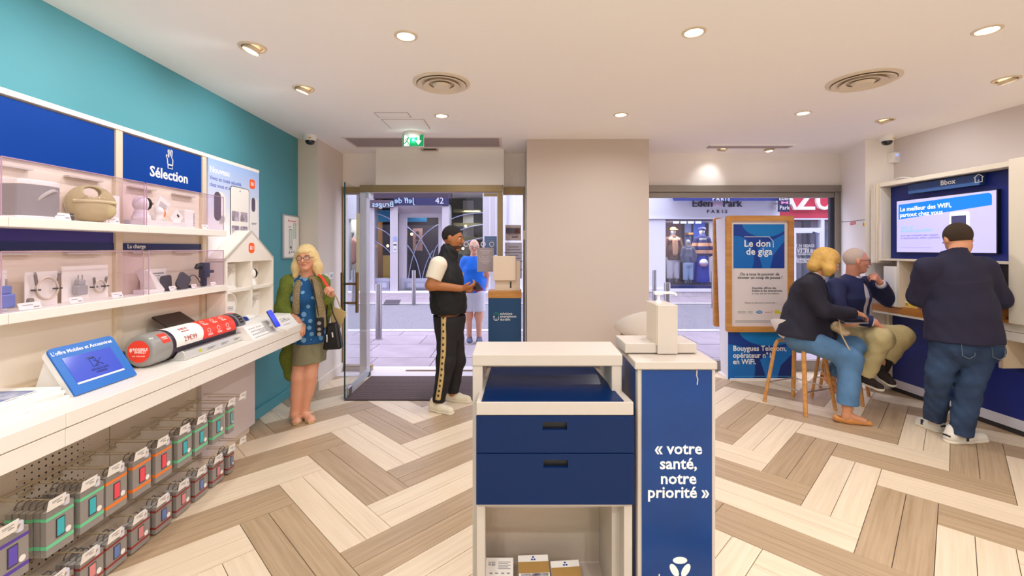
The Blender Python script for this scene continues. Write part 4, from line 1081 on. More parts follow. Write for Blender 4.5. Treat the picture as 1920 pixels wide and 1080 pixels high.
# cylinder dispenser
t = thing('screen_film_dispenser', 'long cylinder dispenser with red and white label on the display counter', 'dispenser', Lp(.29, 2.7, ZC))
ca, cz, cr = .288, ZC + .088, .085
def ring(y0, y1, r0, r1=None): return [(r0, y0), (r0 if r1 is None else r1, y1)]
AX = Matrix(((0, 0, 0, ca), (0, 0, 1, 0), (0, 0, 0, cz), (0, 0, 0, 1)))
AX[0][0] = 1; AX[2][1] = 1; AX = Matrix(((1, 0, 0, ca), (0, 0, 1, 0), (0, -1, 0, cz), (0, 0, 0, 1)))   # lathe axis z -> wall y
M_CAPG = mat('smoky grey plastic', (150, 148, 144), .25, coat=.4)
MB(LM).lathe([(.0001, 2.272), (.060, 2.272), (.074, 2.275), (.082, 2.283), (cr, 2.298), (cr, 2.395)], 36, M=AX, closed_ends=False).build('front_cap', M_CAPG, t, smooth=40)
MB(LM).lathe([(.0001, 2.2705), (.057, 2.2705)], 32, M=AX, closed_ends=False).build('red_disc', mat('tomato red print', (246, 66, 48), .35), t)
b = MB(LM); fM = frame((ca, 2.270, cz), (1, 0, 0), (0, 0, 1))
b.text('INVISIBLE\nSHIELD', .0185, fM @ Matrix.Translation((.008, .004, 0)), bold=.02, line=.75); b.text('ON DEMAND', .009, fM @ Matrix.Translation((0, -.024, 0)), space=1.3)
b.prism([(-.044, .016), (-.034, .018), (-.033, .002), (-.039, -.006), (-.045, .002)], fM, .0008)
b.build('lettering', M_LETW, t)
MB(LM).lathe([(cr - .004, 2.395), (cr - .002, 2.41), (cr - .002, 3.0), (cr - .006, 3.01)], 36, M=AX).build('tube', mat('aubergine plastic', (58, 46, 62), .3), t, smooth=40)
def patch(y0, y1, a0, a1, r, skew=0.0, n=14):
    v = []; 
    for i in range(n + 1):
        th = math.radians(a0 + (a1 - a0) * i / n); bulge = skew * math.sin(math.pi * i / n)
        for y in (y0, y1 + bulge): v.append((ca + r * math.cos(th), y, cz + r * math.sin(th)))
    return v, [(2 * i, 2 * i + 1, 2 * i + 3, 2 * i + 2) for i in range(n)]
for nm, y0, y1, r, sk, m in (('red_label', 2.55, 2.965, cr + .0002, 0, mat('tomato red print', (246, 66, 48), .35)), ('white_label', 2.42, 2.63, cr + .0009, .03, M_PAPER)):
    b = MB(LM); b.add(*patch(y0, y1, -8, 125, r, sk)); b.build(nm, m, t)
b = MB(LM); b.add(*patch(2.33, 2.385, 20, 62, cr + .0006)); b.build('side_sticker', mat('tomato red print', (246, 66, 48), .35), t)
def on_tube(y, deg, r=cr + .0014):
    th = math.radians(deg); n = Vector((math.cos(th), 0, math.sin(th)))
    return frame((ca + r * n.x, y, cz + r * n.z), (0, 1, 0), (-math.sin(th), 0, math.cos(th)))
b = MB(LM); b.text('29€99', .040, on_tube(2.535, 14), bold=.0); b.text('SHIELD', .022, on_tube(2.52, 58), bold=.0); b.text('ON DEMAND', .010, on_tube(2.52, 45)); b.build('price_lettering', mat('brick print', (176, 60, 50), .6), t)
b = MB(LM); b.text('SHIELD', .012, on_tube(2.357, 42), bold=.02); b.text('ON DEMAND', .006, on_tube(2.357, 35))
for yy in (2.70, 2.79, 2.88):
    for dg in (18, 62):
        M = on_tube(yy, dg); b.tube([M @ Vector((.013 * math.cos(q), .013 * math.sin(q) + .006, 0)) for q in np.linspace(0, 6.0, 12)], .0014, 4)
        for k in range(2): b.box(-.022, .022, -.017 - k * .007, -.014 - k * .007, 0, .0006, M=M)
b.build('white_print', M_LETW, t)
MB(LM).lathe([(cr - .002, 3.0), (cr + .002, 3.012), (cr + .002, 3.06), (cr - .012, 3.10), (.0001, 3.104)], 36, M=AX, closed_ends=False).build('rear_cap', mat('slate plastic', (112, 110, 116), .35), t, smooth=40)
b = MB(LM); b.add(*patch(3.015, 3.055, 15, 70, cr + .003)); b.build('control_panel', M_BLACK, t)
b = MB(LM)
for yy in (3.025, 3.035, 3.045):
    for dg in (25, 40, 55): b.box(-.002, .002, -.005, .005, 0, .0008, M=on_tube(yy, dg, cr + .0034))
b.build('control_key', M_GREYP, t)
b = MB(LM); b.add(*patch(3.015, 3.055, 75, 110, cr + .003)); b.build('red_tab', mat('tomato red print', (246, 66, 48), .35), t)
MB(LM).prism([(.30, ZC), (.405, ZC), (.412, ZC + .015), (.405, ZC + .045), (.392, ZC + .052), (.37, ZC + .045), (.345, ZC + .012)], Matrix(((1, 0, 0, 0), (0, 0, -1, 3.03), (0, 1, 0, 0), (0, 0, 0, 1))), .60).build('cutter_tray', mat('silver tray', (222, 220, 216), .3, .3), t, bevel=.002)
MB(LM).box(.335, .40, 2.44, 3.01, ZC + .046, ZC + .054).build('cutter_rail', M_STEEL, t, bevel=.002)
b = MB(LM); tm = frame((.4095, 0, ZC + .03), (0, 1, 0), (-.23, 0, 1))
for yy in (2.62, 2.75, 2.88): b.box(yy, yy + .07, -.004, .0, 0, .0012, M=tm); b.box(yy, yy + .05, -.010, -.007, 0, .0012, M=tm)
b.build('tray_print', M_GREYP, t)
MB(LM).box(2.545, 2.57, -.008, .006, 0, .0016, M=tm).build('yellow_label', mat('acid yellow', (206, 206, 30), .6), t)

t = thing('mini_projector', 'small white cylinder camera with a blue glass front by the house display', 'camera', Lp(.25, 3.25, ZC))
MB(LM).tube([(.25, 3.36, .968), (.262, 3.262, .968)], .034, 18).build('body', M_WHITE, t, smooth=40)
MB(LM).tube([(.262, 3.264, .968), (.263, 3.255, .968)], .030, 18).build('lens', mat('blue lens glass', (44, 66, 160), .12), t, smooth=40)
MB(LM).box(.22, .29, 3.26, 3.36, ZC, .94).build('stand', M_WHITE, t, bevel=.004)
t = thing('info_lectern', 'long white sloping info lectern with small print at the end of the counter', 'display stand', Lp(.42, 3.3, ZC))
MB(LM).prism([(.30, ZC), (.488, ZC), (.418, .968), (.30, .972)], Matrix(((1, 0, 0, 0), (0, 0, -1, 3.635), (0, 1, 0, 0), (0, 0, 0, 1))), .66).build('wedge', M_WHITE, t, bevel=.002)
wM = LM @ tilted(.4885, ZC, .418, .968, 2.975)
b = MB(wM)
for x0, wd_, v in ((.03, .07, .085), (.12, .06, .085), (.45, .08, .085), (.03, .20, .062), (.45, .14, .07), (.45, .14, .06), (.45, .11, .03), (.03, .18, .012), (.12, .10, .05)): b.box(x0, x0 + wd_, v, v + .0035, .0006, .0014)
for k in range(9):
    b.box(.03 + k * .022, .04 + k * .022, .034, .044, .0006, .0014)
for k in range(2): b.box(.50 + k * .022, .515 + k * .022, .074, .080, .0006, .0014)
b.build('print', M_GREYP, t)
t = thing('smartphone', 'bright blue smartphone on a grey holder at the far end of the counter', 'phone', Lp(.47, 3.255, .9))
pM = LM @ tilted(.506, .920, .436, 1.040, 3.222)
MB(pM).prism(rrect(.068, .139, .010, 4, .034, .0695), Matrix.Translation((0, 0, 0)), .008).build('body', mat('phone rim', (60, 70, 130), .3), t)
MB(pM).prism(rrect(.064, .135, .009, 4, .034, .0695), Matrix.Translation((0, 0, .008)), .0008).build('screen', mat('phone screen blue', (40, 60, 214), .2, emit=.7), t)
b = MB(pM); b.prism(circ(.005, 10, .034, .10), Matrix.Translation((0, 0, .0088)), .0004); b.prism(circ(.003, 10, .03, .115), Matrix.Translation((0, 0, .0088)), .0004); b.build('screen_icon', M_DKP, t)
t = thing('phone_holder', 'grey security holder plate carrying the blue smartphone', 'phone holder', Lp(.45, 3.25, ZC))
MB(wM).box(.215, .285, .012, .112, .001, .006).build('plate', mat('holder grey', (186, 184, 182), .4), t, bevel=.002)
MB(LM).tube([(.455, 3.255, .93), (.475, 3.255, .965)], .016, 12).build('neck', M_WHITE, t, smooth=40)
t = MB(LM).tube(bez([(.507, 3.25, .918), (.535, 3.27, .90), (.545, 3.37, .85), (.53, 3.42, .875), (.50, 3.31, .90)], 20), .0032, 8)
setp(t.build('charging_cable', M_WHITE, loc=Lp(.51, 3.3, .88), smooth=True), 'white charging cable looping from the blue smartphone over the counter edge', 'cable')

# ------------------------------------------------------------------ peg hooks with hanging phone-case boxes
M_WIRE = mat('beige hook wire', (206, 190, 160), .35, .3)
M_LOCK = mat('clear lock block', (222, 222, 236), .25)
M_BOXG = mat('box grey print', (190, 184, 176), .5)
M_BOXD = mat('box spine grey', (150, 144, 138), .5)
HY1 = [1.59, 1.766, 1.906, 2.033, 2.178, 2.32, 2.48, 2.62, 2.776, 2.914, 3.04]
HY2 = [1.60, 1.766, 1.905, 2.033, 2.17, 2.32, 2.47, 2.62, 2.776, 2.914, 3.04]
ordn = ['nearest', 'second', 'third', 'fourth', 'fifth', 'sixth', 'seventh', 'eighth', 'ninth', 'tenth', 'farthest']
for zr, nm in ((.47, 'upper'), (.165, 'lower')):
    b = MB(LM); b.tube([(.105, 1.45, zr + .004), (.105, 3.09, zr + .004)], .005, 8)
    setp(b.build('hook_rail', M_WIRE, loc=Lp(.1, 2.3, zr), smooth=True), 'beige horizontal rail carrying the ' + nm + ' row of peg hooks', 'rail')
def hook(y, z, label, copy=None):
    M = LM @ Matrix.Translation((.089, y, z))
    if copy is not None:
        o = copy_tree(copy); o.matrix_basis = M; o['label'] = label; return o
    o = bpy.data.objects.new('peg_hook', None); C.objects.link(o); o.matrix_basis = M; W[o] = M
    setp(o, label, 'display hook', 'peg hooks on the pegboard')
    b = MB(M); b.tube([(0, .03, .0), (.27, .03, .0), (.285, .03, .004), (.292, .03, .016)], .0028, 6); b.tube([(.0, -.004, -.03), (.012, .03, -.03), (.016, .03, 0)], .0026, 6); b.build('prong', M_WIRE, o, smooth=True)
    b = MB(M); b.tube([(0, -.012, .03), (.015, -.012, .034), (.294, -.012, .030)], .0026, 6); b.box(.0, .02, -.016, .034, -.03, -.022); b.build('tag_arm', M_WIRE, o, smooth=True)
    tM = M @ Matrix.Translation((.296, -.012, .032)) @ Matrix.Rotation(math.radians(12), 4, 'Y')
    MB(tM).box(-.001, .0012, -.036, .032, -.034, .012).build('price_tag', M_PAPER, o)
    b = MB(tM); b.box(.0012, .0018, -.022, .018, -.002, .001).box(.0012, .0018, .0, .02, -.016, -.012).box(.0012, .0018, -.02, .01, -.008, -.006); b.build('tag_print', M_GREYP, o)
    b = MB(M); b.box(.258, .282, .032, .056, -.022, .020); b.build('lock_block', M_LOCK, o, bevel=.006)
    return o
proto = None
for row, (ys, z) in enumerate(((HY1, .47), (HY2, .165))):
    for i, y in enumerate(ys):
        lb = 'beige wire peg hook, ' + ordn[i] + ' on the ' + ('upper' if row == 0 else 'lower') + ' row'
        o = hook(y, z, lb, proto)
        if proto is None: proto = o
BOXC = {'purple': ((92, 66, 168), (100, 80, 190)), 'green': ((112, 214, 158), (60, 186, 196)), 'orange': ((250, 130, 44), (242, 76, 92)), 'red': ((158, 58, 50), (226, 140, 140)), 'dark red': ((150, 54, 48), (104, 130, 190)), 'black': ((40, 36, 40), (240, 90, 60))}
bproto = {}
def case_box(kind, y, a, ztop, h, label, group, w=.115, detail=True):
    d = .022
    M = LM @ Matrix.Translation((a - d, y, ztop - h))
    key = (kind, h, w)
    if key in bproto:
        o = copy_tree(bproto[key]); o.matrix_basis = M; setp(o, label, None, group); return o
    o = bpy.data.objects.new('phone_case_box', None); C.objects.link(o); o.matrix_basis = M; W[o] = M
    setp(o, label, 'case box', group); bproto[key] = o
    band, pic = BOXC[kind]
    mb_ = mat('box band ' + kind, band, .5); mp_ = mat('box picture ' + kind, pic, .3)
    b = MB(M); b.box(0, d, -w / 2, w / 2, 0, h); b.m = [1, 0, 0, 0, 1, 1]; b.build('carton', [M_BOXD, M_BOXG], o)
    e = .0006
    MB(M).box(-e, d + e, -w / 2 - e, w / 2 + e, h * .17, h * .25).build('lower_band', mb_, o)
    MB(M).box(-e, d + e, -w / 2 - e, w / 2 + e, h * .80, h * .87).build('upper_band', mb_, o)
    MB(M).box(d, d + .0025, -w * .16, w * .16, h * .31, h * .74).build('phone_picture', mat('dark phone rim', (64, 60, 66), .3), o)
    MB(M).box(d + .0025, d + .003, -w * .13, w * .13, h * .34, h * .72).build('phone_screen', mp_, o)
    MB(M).prism(circ(w * .11, 14, w * .30, h * .36), frame((d, 0, 0), (0, 1, 0), (0, 0, 1)), .0008).build('badge', M_PAPER, o)
    b = MB(M); b.box(d, d + .0008, -w * .25, w * .2, h * .90, h * .93).box(d, d + .0008, -w * .4, -w * .05, h * .08, h * .10).box(d, d + .0008, w * .0, w * .3, h * .11, h * .125); b.build('print', M_GREYP, o)
    b = MB(M); b.tube([(d / 2, -.030, h - .002), (d / 2, -.030, h + .012), (d / 2, -.018, h + .024), (d / 2, .018, h + .024), (d / 2, .030, h + .012), (d / 2, .030, h - .002)], .0028, 6)
    b.build('hang_tab', mat('smoky hang tab', (104, 98, 96), .3), o, smooth=True)
    return o
up = [('purple', 3), ('green', 6), ('green', 6), ('orange', 2), ('orange', 3), ('orange', 3), ('green', 3), ('green', 4), ('green', 2), ('green', 1), None]
dn = [('black', 3), ('dark red', 3), ('red', 4), ('dark red', 3), ('red', 2), ('dark red', 3), ('red', 3), ('dark red', 3), ('red', 2), ('dark red', 3), ('red', 4)]
dn = dn[:10] + [None]
for row, (lst, ys, zt, h) in enumerate(((up, HY1, .452, .176), (dn, HY2, .150, .138))):
    rn_ = 'upper' if row == 0 else 'lower'
    for i, it in enumerate(lst):
        if it is None: continue
        kind, n = it
        for k in range(n):
            lb = ('front %s-banded phone case box on the %s hook of the %s row' % (kind, ordn[i], rn_) if k == 0 else
                  '%s-banded case box, %s from the front on the %s hook of the %s row' % (kind, ordn[k], ordn[i], rn_))
            case_box(kind, ys[i] + .030 + (.0015 * ((k * 7 + i) % 3 - 1)), .355 - .027 * k, zt, h, lb, 'phone case boxes on the %s row of hooks' % rn_, w=.112 if i < 9 else .06)
# ------------------------------------------------------------------ blue and white counter stand in the middle
t = thing('drawer_stand', 'white stand with two navy drawers and a sloping navy top, mid shop', 'stand', (.15, 1.75, 0))
M_CREAM = mat('worn white laminate', (204, 192, 180), .4, bump=(6, .05))
xl, xr = -.148, .412
MB().hexa([(xl - .002, 1.655, 1.060), (xr + .002, 1.655, 1.060), (xr - .002, 1.83, 1.062), (xl + .002, 1.83, 1.062), (xl - .002, 1.655, 1.104), (xr + .002, 1.655, 1.104), (xr - .002, 1.83, 1.116), (xl + .002, 1.83, 1.116)]).build('top_board', M_CREAM, t, bevel=.004)
for a, b in ((xl, xl + .038), (xr - .038, xr)): MB().box(a, b, 1.66, 1.93, 0, 1.06).build('side_panel', M_CREAM, t, bevel=.003)
MB().box(xl + .038, xr - .038, 1.90, 1.93, 0.0, 1.06).build('back_panel', M_CREAM, t)
yf = 1.576; dl, dr_ = -.1275, .4335
MB().hexa([(dl, yf, .906), (dr_, yf, .906), (xr - .042, 1.895, .945), (xl + .042, 1.895, .945), (dl, yf, .953), (dr_, yf, .953), (xr - .042, 1.895, .992), (xl + .042, 1.895, .992)]).build('sloping_tray', M_CREAM, t, bevel=.003)
MB().hexa([(dl + .0185, yf + .004, .950), (dr_ - .034, yf + .004, .950), (xr - .064, 1.885, .989), (xl + .060, 1.885, .989), (dl + .0185, yf + .004, .9565), (dr_ - .034, yf + .004, .9565), (xr - .064, 1.885, .9955), (xl + .060, 1.885, .9955)]).build('navy_top', M_NAVY, t)
for z0, z1 in ((.7725, .904), (.588, .7695)):
    cx = .1525 + (.0 if z0 > .7 else .003); h1 = z1 - .022; h0 = h1 - .028; w = .0435
    d = MB()
    for bx in ((dl, cx - w, z0, z1), (cx + w, dr_ + .002, z0, z1), (cx - w, cx + w, z0, h0), (cx - w, cx + w, h1, z1)): d.box(bx[0], bx[1], yf, yf + .02, bx[2], bx[3])
    fr = d.build('drawer', M_NAVY, t)
    MB().box(cx - w, cx + w, yf + .018, yf + .03, h0, h1).build('finger_slot', M_BLACK, fr)
MB().box(dl, dl + .030, yf + .02, 1.66, 0, .905).build('front_side', M_CREAM, t, bevel=.002)
MB().box(dr_ - .030, dr_, yf + .02, 1.66, 0, .905).build('front_side', M_CREAM, t, bevel=.002)
MB().box(dl + .03, dr_ - .03, yf + .02, 1.66, .57, .587).box(xl + .038, xr - .038, 1.66, 1.90, .57, .587).build('inner_top', M_CREAM, t)
MB().box(dl + .03, dr_ - .03, yf + .02, 1.66, .12, .150).box(xl + .038, xr - .038, 1.66, 1.90, .12, .150).build('bottom_shelf', M_CREAM, t)
MB().box(xl + .038, xr - .038, 1.898, 1.8995, .16, .385).build('film_sheet', glass('glossy film', (252, 250, 246), 1.0, .05), t)
M_CARD = mat('kraft card', (176, 136, 74), .8)
def brochure(x, rz, w, top, label, kraft, logo, n=8):
    M = Matrix.Translation((x, 1.68, .151)) @ Matrix.Rotation(math.radians(rz), 4, 'Z') @ Matrix.Rotation(math.radians(28), 4, 'X')
    t = thing('brochure_stack', label, 'brochures', M.translation, group='brochure stacks in the stand')
    h = top; M = M @ Matrix.Translation((0, 0, .0))
    MB(M).box(-w / 2, w / 2, -.02, h, 0, .024).build('pages', M_PAPER, t, bevel=.001)
    if kraft:
        MB(M).box(-w / 2, w / 2, h - .066, h - .026, .024, .0262).box(-w / 2, 0, h - .066, h - .028, .0262, .0275).build('kraft_band', M_CARD, t)
        MB(M).box(-w / 2 + .008, w / 2 - .006, -.02, h - .068, .024, .0252).build('cover_photo', mat('brochure photo', (206, 204, 206), .5, noise=(40, .5), col2=(84, 74, 92)), t)
    if logo:
        b = MB(M)
        for k in range(3):
            q = math.pi / 2 + k * 2 * math.pi / 3
            b.prism(circ(.0045, 10, .006 * math.cos(q), h - .014 + .006 * math.sin(q), .0032), Matrix.Translation((0, 0, .024)), .0008)
        b.build('emblem', mat('emblem blue', (40, 70, 150), .6), t)
    else:
        b = MB(M)
        b.text('Le don\nde giga', .010, Matrix.Translation((-w * .28, h - .022, .0246)), bold=.01, line=.8)
        for k in range(5): b.box(-w * .05, w * .4 - .01 * (k % 2), h - .018 - k * .006, h - .0155 - k * .006, .024, .0246)
        for k, uu in enumerate((-.30, -.1, .12, .32)): b.box(w * uu - .006, w * uu + .006, h - .060, h - .055, .024, .0246)
        b.build('print', M_GREYP, t)
brochure(-.050, 0, .110, .150, 'white printed leaflets, leftmost stack in the bottom of the drawer stand', False, False)
brochure(.092, 3, .122, .160, 'magazine stack with a kraft band, middle one in the bottom of the drawer stand', True, True)
brochure(.222, 5, .115, .140, 'magazine stack with a kraft band, rightmost in the bottom of the drawer stand', True, True)

# dispenser tower
t = thing('dispenser_tower', 'tall blue and white tower reading votre santé, notre priorité beside the drawer stand', 'pedestal', (.60, 1.75, 0))
tx0, tx1, ty0, ty1 = .455, .738, 1.60, 1.895
M_TB = mat('glossy tower blue', (0, 58, 124), .2, spec=.35, noise=(5, .10))
MB().box(tx0, tx1, ty0 + .004, ty1, 0, 1.064).build('body', M_CREAM, t, bevel=.004)
MB().hexa([(tx0 - .012, ty0 - .006, 1.064), (tx1 + .002, ty0 - .006, 1.064), (tx1 + .002, ty1 + .006, 1.07), (tx0 - .006, ty1 + .006, 1.07), (tx0 - .012, ty0 - .006, 1.092), (tx1 + .002, ty0 - .006, 1.092), (tx1 + .002, ty1 + .006, 1.098), (tx0 - .006, ty1 + .006, 1.098)]).build('lid', M_CREAM, t, bevel=.003)
MB().box(tx0 + .015, tx1 - .015, ty0, ty0 + .005, .02, 1.060).build('front_panel', M_TB, t)
MB().box(tx0 - .003, tx0 + .001, ty0 + .03, ty1 - .01, .02, 1.060).build('side_film', M_TB, t)
b = MB(); b.tube([(.668, ty0 - .001, 1.06), (.667, ty0 - .001, 1.04), (.671, ty0 - .001, 1.028), (.669, ty0 - .001, 1.008)], .0022, 6); b.build('tear', M_CREAM, t)
fT = lambda x, y: frame(P(x, y, ty0 - .0004), (1, 0, 0), (0, 0, 1))
b = MB()
for s, y, sz in (('« votre', 842, .058), ('santé,', 870, .058), ('notre', 898, .058), ('priorité »', 924, .058)): b.text(s, sz, fT(1272, y), bold=.018)
b.build('lettering', M_LETW, t)
b = MB(); M = fT(1275, 1063)
for k in range(3):
    q = math.pi / 2 + k * 2 * math.pi / 3; Rr = Matrix.Rotation(q, 4, 'Z')
    pts = [(Rr @ Vector((.024 + .0125 * math.cos(a), .026 * math.sin(a), 0))) for a in np.linspace(0, 2 * math.pi, 20, endpoint=False)]
    b.prism([(p.x, p.y) for p in pts], M, .0008)
b.build('emblem', M_LETW, t)
b = MB(); b.text('bouygues', .042, fT(1275, 1085), bold=.004); b.text('telecom', .042, fT(1275, 1107), bold=.004); b.build('brand_lettering', M_LETW, t)
# gel dispenser on its plate
t = thing('gel_dispenser', 'white boxed hand gel dispenser with pump standing on the blue tower', 'dispenser', (.52, 1.75, 1.095))
q = lambda x, y, Y: P(x, y, Y)
a, b_ = P(1172, 662, 1.70), P(1307, 662, 1.70)
MB().box(.434, .71, 1.70, 1.86, 1.098, 1.136).build('base_plate', M_CREAM, t, bevel=.003)
f0, f1 = P(1232, 0, 1.695).x, P(1270, 0, 1.695).x
zt = P(0, 572, 1.695).z
MB().box(f0, f1, 1.690, 1.694, 1.097, zt).build('front_plate', M_CREAM, t, bevel=.002)
MB().box(f0 - .002, f0 + .002, 1.694, 1.82, 1.13, zt).build('side_plate', mat('warm cream', (226, 208, 186), .5), t)  # warmer cream than the front plate
MB().box(f0, f1, 1.694, 1.84, zt - .004, zt).build('top_plate', M_CREAM, t, bevel=.001)
MB().box(f0 + .008, f1 - .008, 1.72, 1.80, 1.136, zt - .02).build('bottle', M_WHITE, t, bevel=.012)
px_, py_ = (f0 + f1) / 2 - .012, 1.76
b = MB(); b.cyl((px_, py_, zt - .004), (px_, py_, zt + .012), .014, .009, 14); b.cyl((px_, py_, zt + .01), (px_, py_, zt + .034), .006, n=12); b.box(px_ - .017, px_ + .014, py_ - .012, py_ + .012, zt + .034, zt + .046); b.tube([(px_, py_, zt + .040), (px_ + .05, py_, zt + .041), (px_ + .066, py_, zt + .038), (px_ + .072, py_, zt + .030)], [.006, .0045, .0045, .004], 8)
b.build('pump', M_WHITE, t, smooth=40)

# ------------------------------------------------------------------ recycling stand by the door
t = thing('recycling_stand', 'dark blue stand with an oak top and a phone pictogram, left of the pillar', 'stand', (-.05, 5.02, 0))
sx0, sx1 = P(915.5, 0, 4.85).x, P(977.5, 0, 4.85).x
M_PET = mat('petrol blue panel', (10, 66, 110), .45)
MB().box(sx0, sx1, 4.85, 5.12, 0, P(0, 559, 4.85).z).build('body', M_PET, t, bevel=.003)
MB().box(sx0 - .002, sx1 + .002, 4.845, 5.125, P(0, 559, 4.85).z, P(0, 546, 4.85).z).build('wooden_top', M_OAK, t, bevel=.004)
b = MB(); fS = lambda x, y: frame(P(x, y, 4.849), (1, 0, 0), (0, 0, 1))
for s, y in (('solutions', 588), ('smartphone', 593.5), ('durable', 599)): b.text(s, .037, fS(937.5, y), align='LEFT', bold=.006)
b.build('lettering', M_LETW, t)
for k, (m, pts) in enumerate(((M_LETW, [(.022, .0), (.022, -.03), (.012, -.04), (-.02, -.04), (-.028, -.032), (-.028, .0)]), (mat('green line', (30, 150, 120), .5), [(-.028, .012), (-.028, .032), (-.02, .04), (.012, .04), (.022, .032), (.022, .014)]))):
    b = MB(fS(931, 593.5)); b.tube([(u, v, .001) for u, v in pts], .0032, 6)
    ex_, ey_ = pts[-1]; sg = 1 if k == 0 else -1
    b.tube([(ex_ - .01, ey_ - .006 * sg, .001), (ex_, ey_ + .006 * sg, .001), (ex_ + .01, ey_ - .006 * sg, .001)], .003, 6)
    b.box(-.012, .004, (.026 if k else -.030), (.031 if k else -.025), 0, .002); b.build('pictogram', m, t)
t = thing('ballot_box', 'white open-topped card box standing on the recycling stand', 'box', (-.02, 4.98, P(0, 546, 4.85).z))
zb = P(0, 546, 4.85).z + .0005
MB().box(P(928, 0, 4.9).x, P(975, 0, 4.9).x, 4.90, 5.08, zb, P(0, 490, 4.9).z).build('rear_box', mat('cream card', (226, 206, 184), .6), t, bevel=.003)
MB().box(P(924.5, 0, 4.87).x, P(967, 0, 4.87).x, 4.87, 4.90, P(0, 526, 4.87).z, P(0, 480, 4.87).z).build('front_box', mat('pale card', (236, 214, 190), .6), t, bevel=.003)
MB().box(P(956, 0, 4.899).x, P(959, 0, 4.899).x, 4.8985, 4.9, P(0, 540, 4.9).z, P(0, 528, 4.9).z).build('coin_slot', M_DARK, t)
# notices stuck on the glass
def notice(x0, y0, x1, y1, Y, label, m, name='notice', lines=0, head=None, th=.003):
    a, c = P(x0, y1, Y), P(x1, y0, Y)
    t = thing(name, label, 'notice', ((a.x + c.x) / 2, Y, a.z))
    MB().box(a.x, c.x, Y - th, Y, a.z, c.z).build('sheet', m, t)
    w, h = c.x - a.x, c.z - a.z
    if lines:
        b = MB()
        for i in range(lines):
            z = c.z - h * (.12 + .8 * i / lines); ww = .30 + .12 * ((i * 37) % 3)
            b.box(a.x + w * (.5 - ww), a.x + w * (.5 + ww), Y - th - .0006, Y - th, z - h * .012, z + h * .012)
        b.build('print', M_GREYP, t)
    return t, a, c
t, a, c = notice(894.5, 464.5, 926, 509.5, 5.20, 'grey sheet with pale print taped on the glass beside the door', mat('grey notice', (176, 162, 164), .7))
b = MB(); w, h = c.x - a.x, c.z - a.z
for i in range(9):
    if i == 3: continue
    ww = .34 - .08 * (i % 3); b.box(a.x + w * (.5 - ww), a.x + w * (.5 + ww), 5.1962, 5.197, c.z - h * (.12 + .065 * i) - .003, c.z - h * (.12 + .065 * i) + .003)
for k in (-.05, .05): b.tube([(a.x + w * .5 + k + .022 * math.cos(q_), 5.1965, c.z - h * .37 + .022 * math.sin(q_)) for q_ in np.linspace(0, 6.28, 14)], .002, 4)
b.build('print', mat('pale print', (214, 204, 206), .7), t)
t, a, c = notice(908.5, 443, 931.5, 478, 5.262, 'blue opening notice on the glass at the right of the door', mat('slate blue notice', (96, 128, 190), .6), lines=7)
t, a, c = notice(947.5, 422, 977, 451, 5.435, 'pale notice with a dark photograph on the narrow window', mat('rose white paper', (222, 204, 206), .7), lines=0)
w, h = c.x - a.x, c.z - a.z
MB().box(a.x + w * .04, a.x + w * .96, 5.431, 5.432, a.z + h * .44, a.z + h * .82).build('photo', mat('photo grey', (110, 104, 118), .6), t)
b = MB(); b.ell((a.x + w * .74, 5.4308, a.z + h * .60), (.03, .0008, .032), 10, 6); b.box(a.x + w * .56, a.x + w * .94, 5.4303, 5.4308, a.z + h * .44, a.z + h * .52); b.build('portrait', mat('photo brown', (120, 74, 62), .6), t)
b = MB(); b.box(a.x + w * .2, a.x + w * .85, 5.431, 5.432, a.z + h * .35, a.z + h * .38).box(a.x + w * .4, a.x + w * .8, 5.431, 5.432, a.z + h * .2, a.z + h * .26); b.build('print', M_DKP, t)
t, a, c = notice(947, 455, 978.5, 522, 5.435, 'white list of opening hours below the photo notice on the narrow window', mat('lilac white paper', (222, 216, 232), .7), lines=10)
t, a, c = notice(981, 432, 986.5, 449, 4.98, 'small beige wall switch on the side of the pillar', mat('beige switch', (216, 200, 176), .5), name='wall_switch'); 
for o in list(t.children): pass

# ------------------------------------------------------------------ totem with oak poster frame
t = thing('poster_totem', 'white totem with an oak framed blue and white poster by the shop window', 'totem', (2.83, 5.18, 0))
y0, y1 = 5.02, 5.30
MB().hexa([(2.46, y0, .03), (3.225, y0, .03), (3.225, y1, .03), (2.50, y1, .03), (2.425, y0 + .01, 1.85), (3.17, y0 + .01, 1.85), (3.17, y1, 1.85), (2.44, y1, 1.85)]).build('body', mat('lilac white laminate', (232, 230, 238), .5), t)
MB().box(2.47, 3.24, y0 - .01, y1 + .01, 0, .03).build('foot_plate', M_WHITE, t, bevel=.003)
def tp(x, y, Y=y0 - .004): return P(x, y, Y)
def tq(b, x0, y_0, x1, y_1, Ya, Yb):     # rectangle in picture columns at the totem front
    a, c = P(x0, y_1, Ya), P(x1, y_0, Ya); return b.box(a.x, c.x, Ya, Yb, a.z, c.z)
b = MB(); fo = frame(P(1422.5, 513.2, y0 - .001), (1, 0, 0), (-.018, 0, 1))
sc_ = y0 / F
ow, oh = 126 * sc_, 217 * sc_
iw, ih = 106 * sc_, 197 * sc_
fb = MB(fo)
o1, i1 = rrect(ow, oh, .03, 6), rrect(iw, ih, .012, 6)
n = len(o1)
for zz in (0.0, .035):
    fb.add([(u, v, zz) for u, v in o1] + [(u, v, zz) for u, v in i1], [(i, (i + 1) % n, n + (i + 1) % n, n + i) for i in range(n)])
fb.add([(u, v, z) for z in (0, .035) for u, v in o1], [(i, (i + 1) % n, n + (i + 1) % n, n + i) for i in range(n)])
fb.add([(u, v, z) for z in (0, .035) for u, v in i1], [(i, (i + 1) % n, n + (i + 1) % n, n + i) for i in range(n)])
fb.build('oak_frame', M_OAK, t)
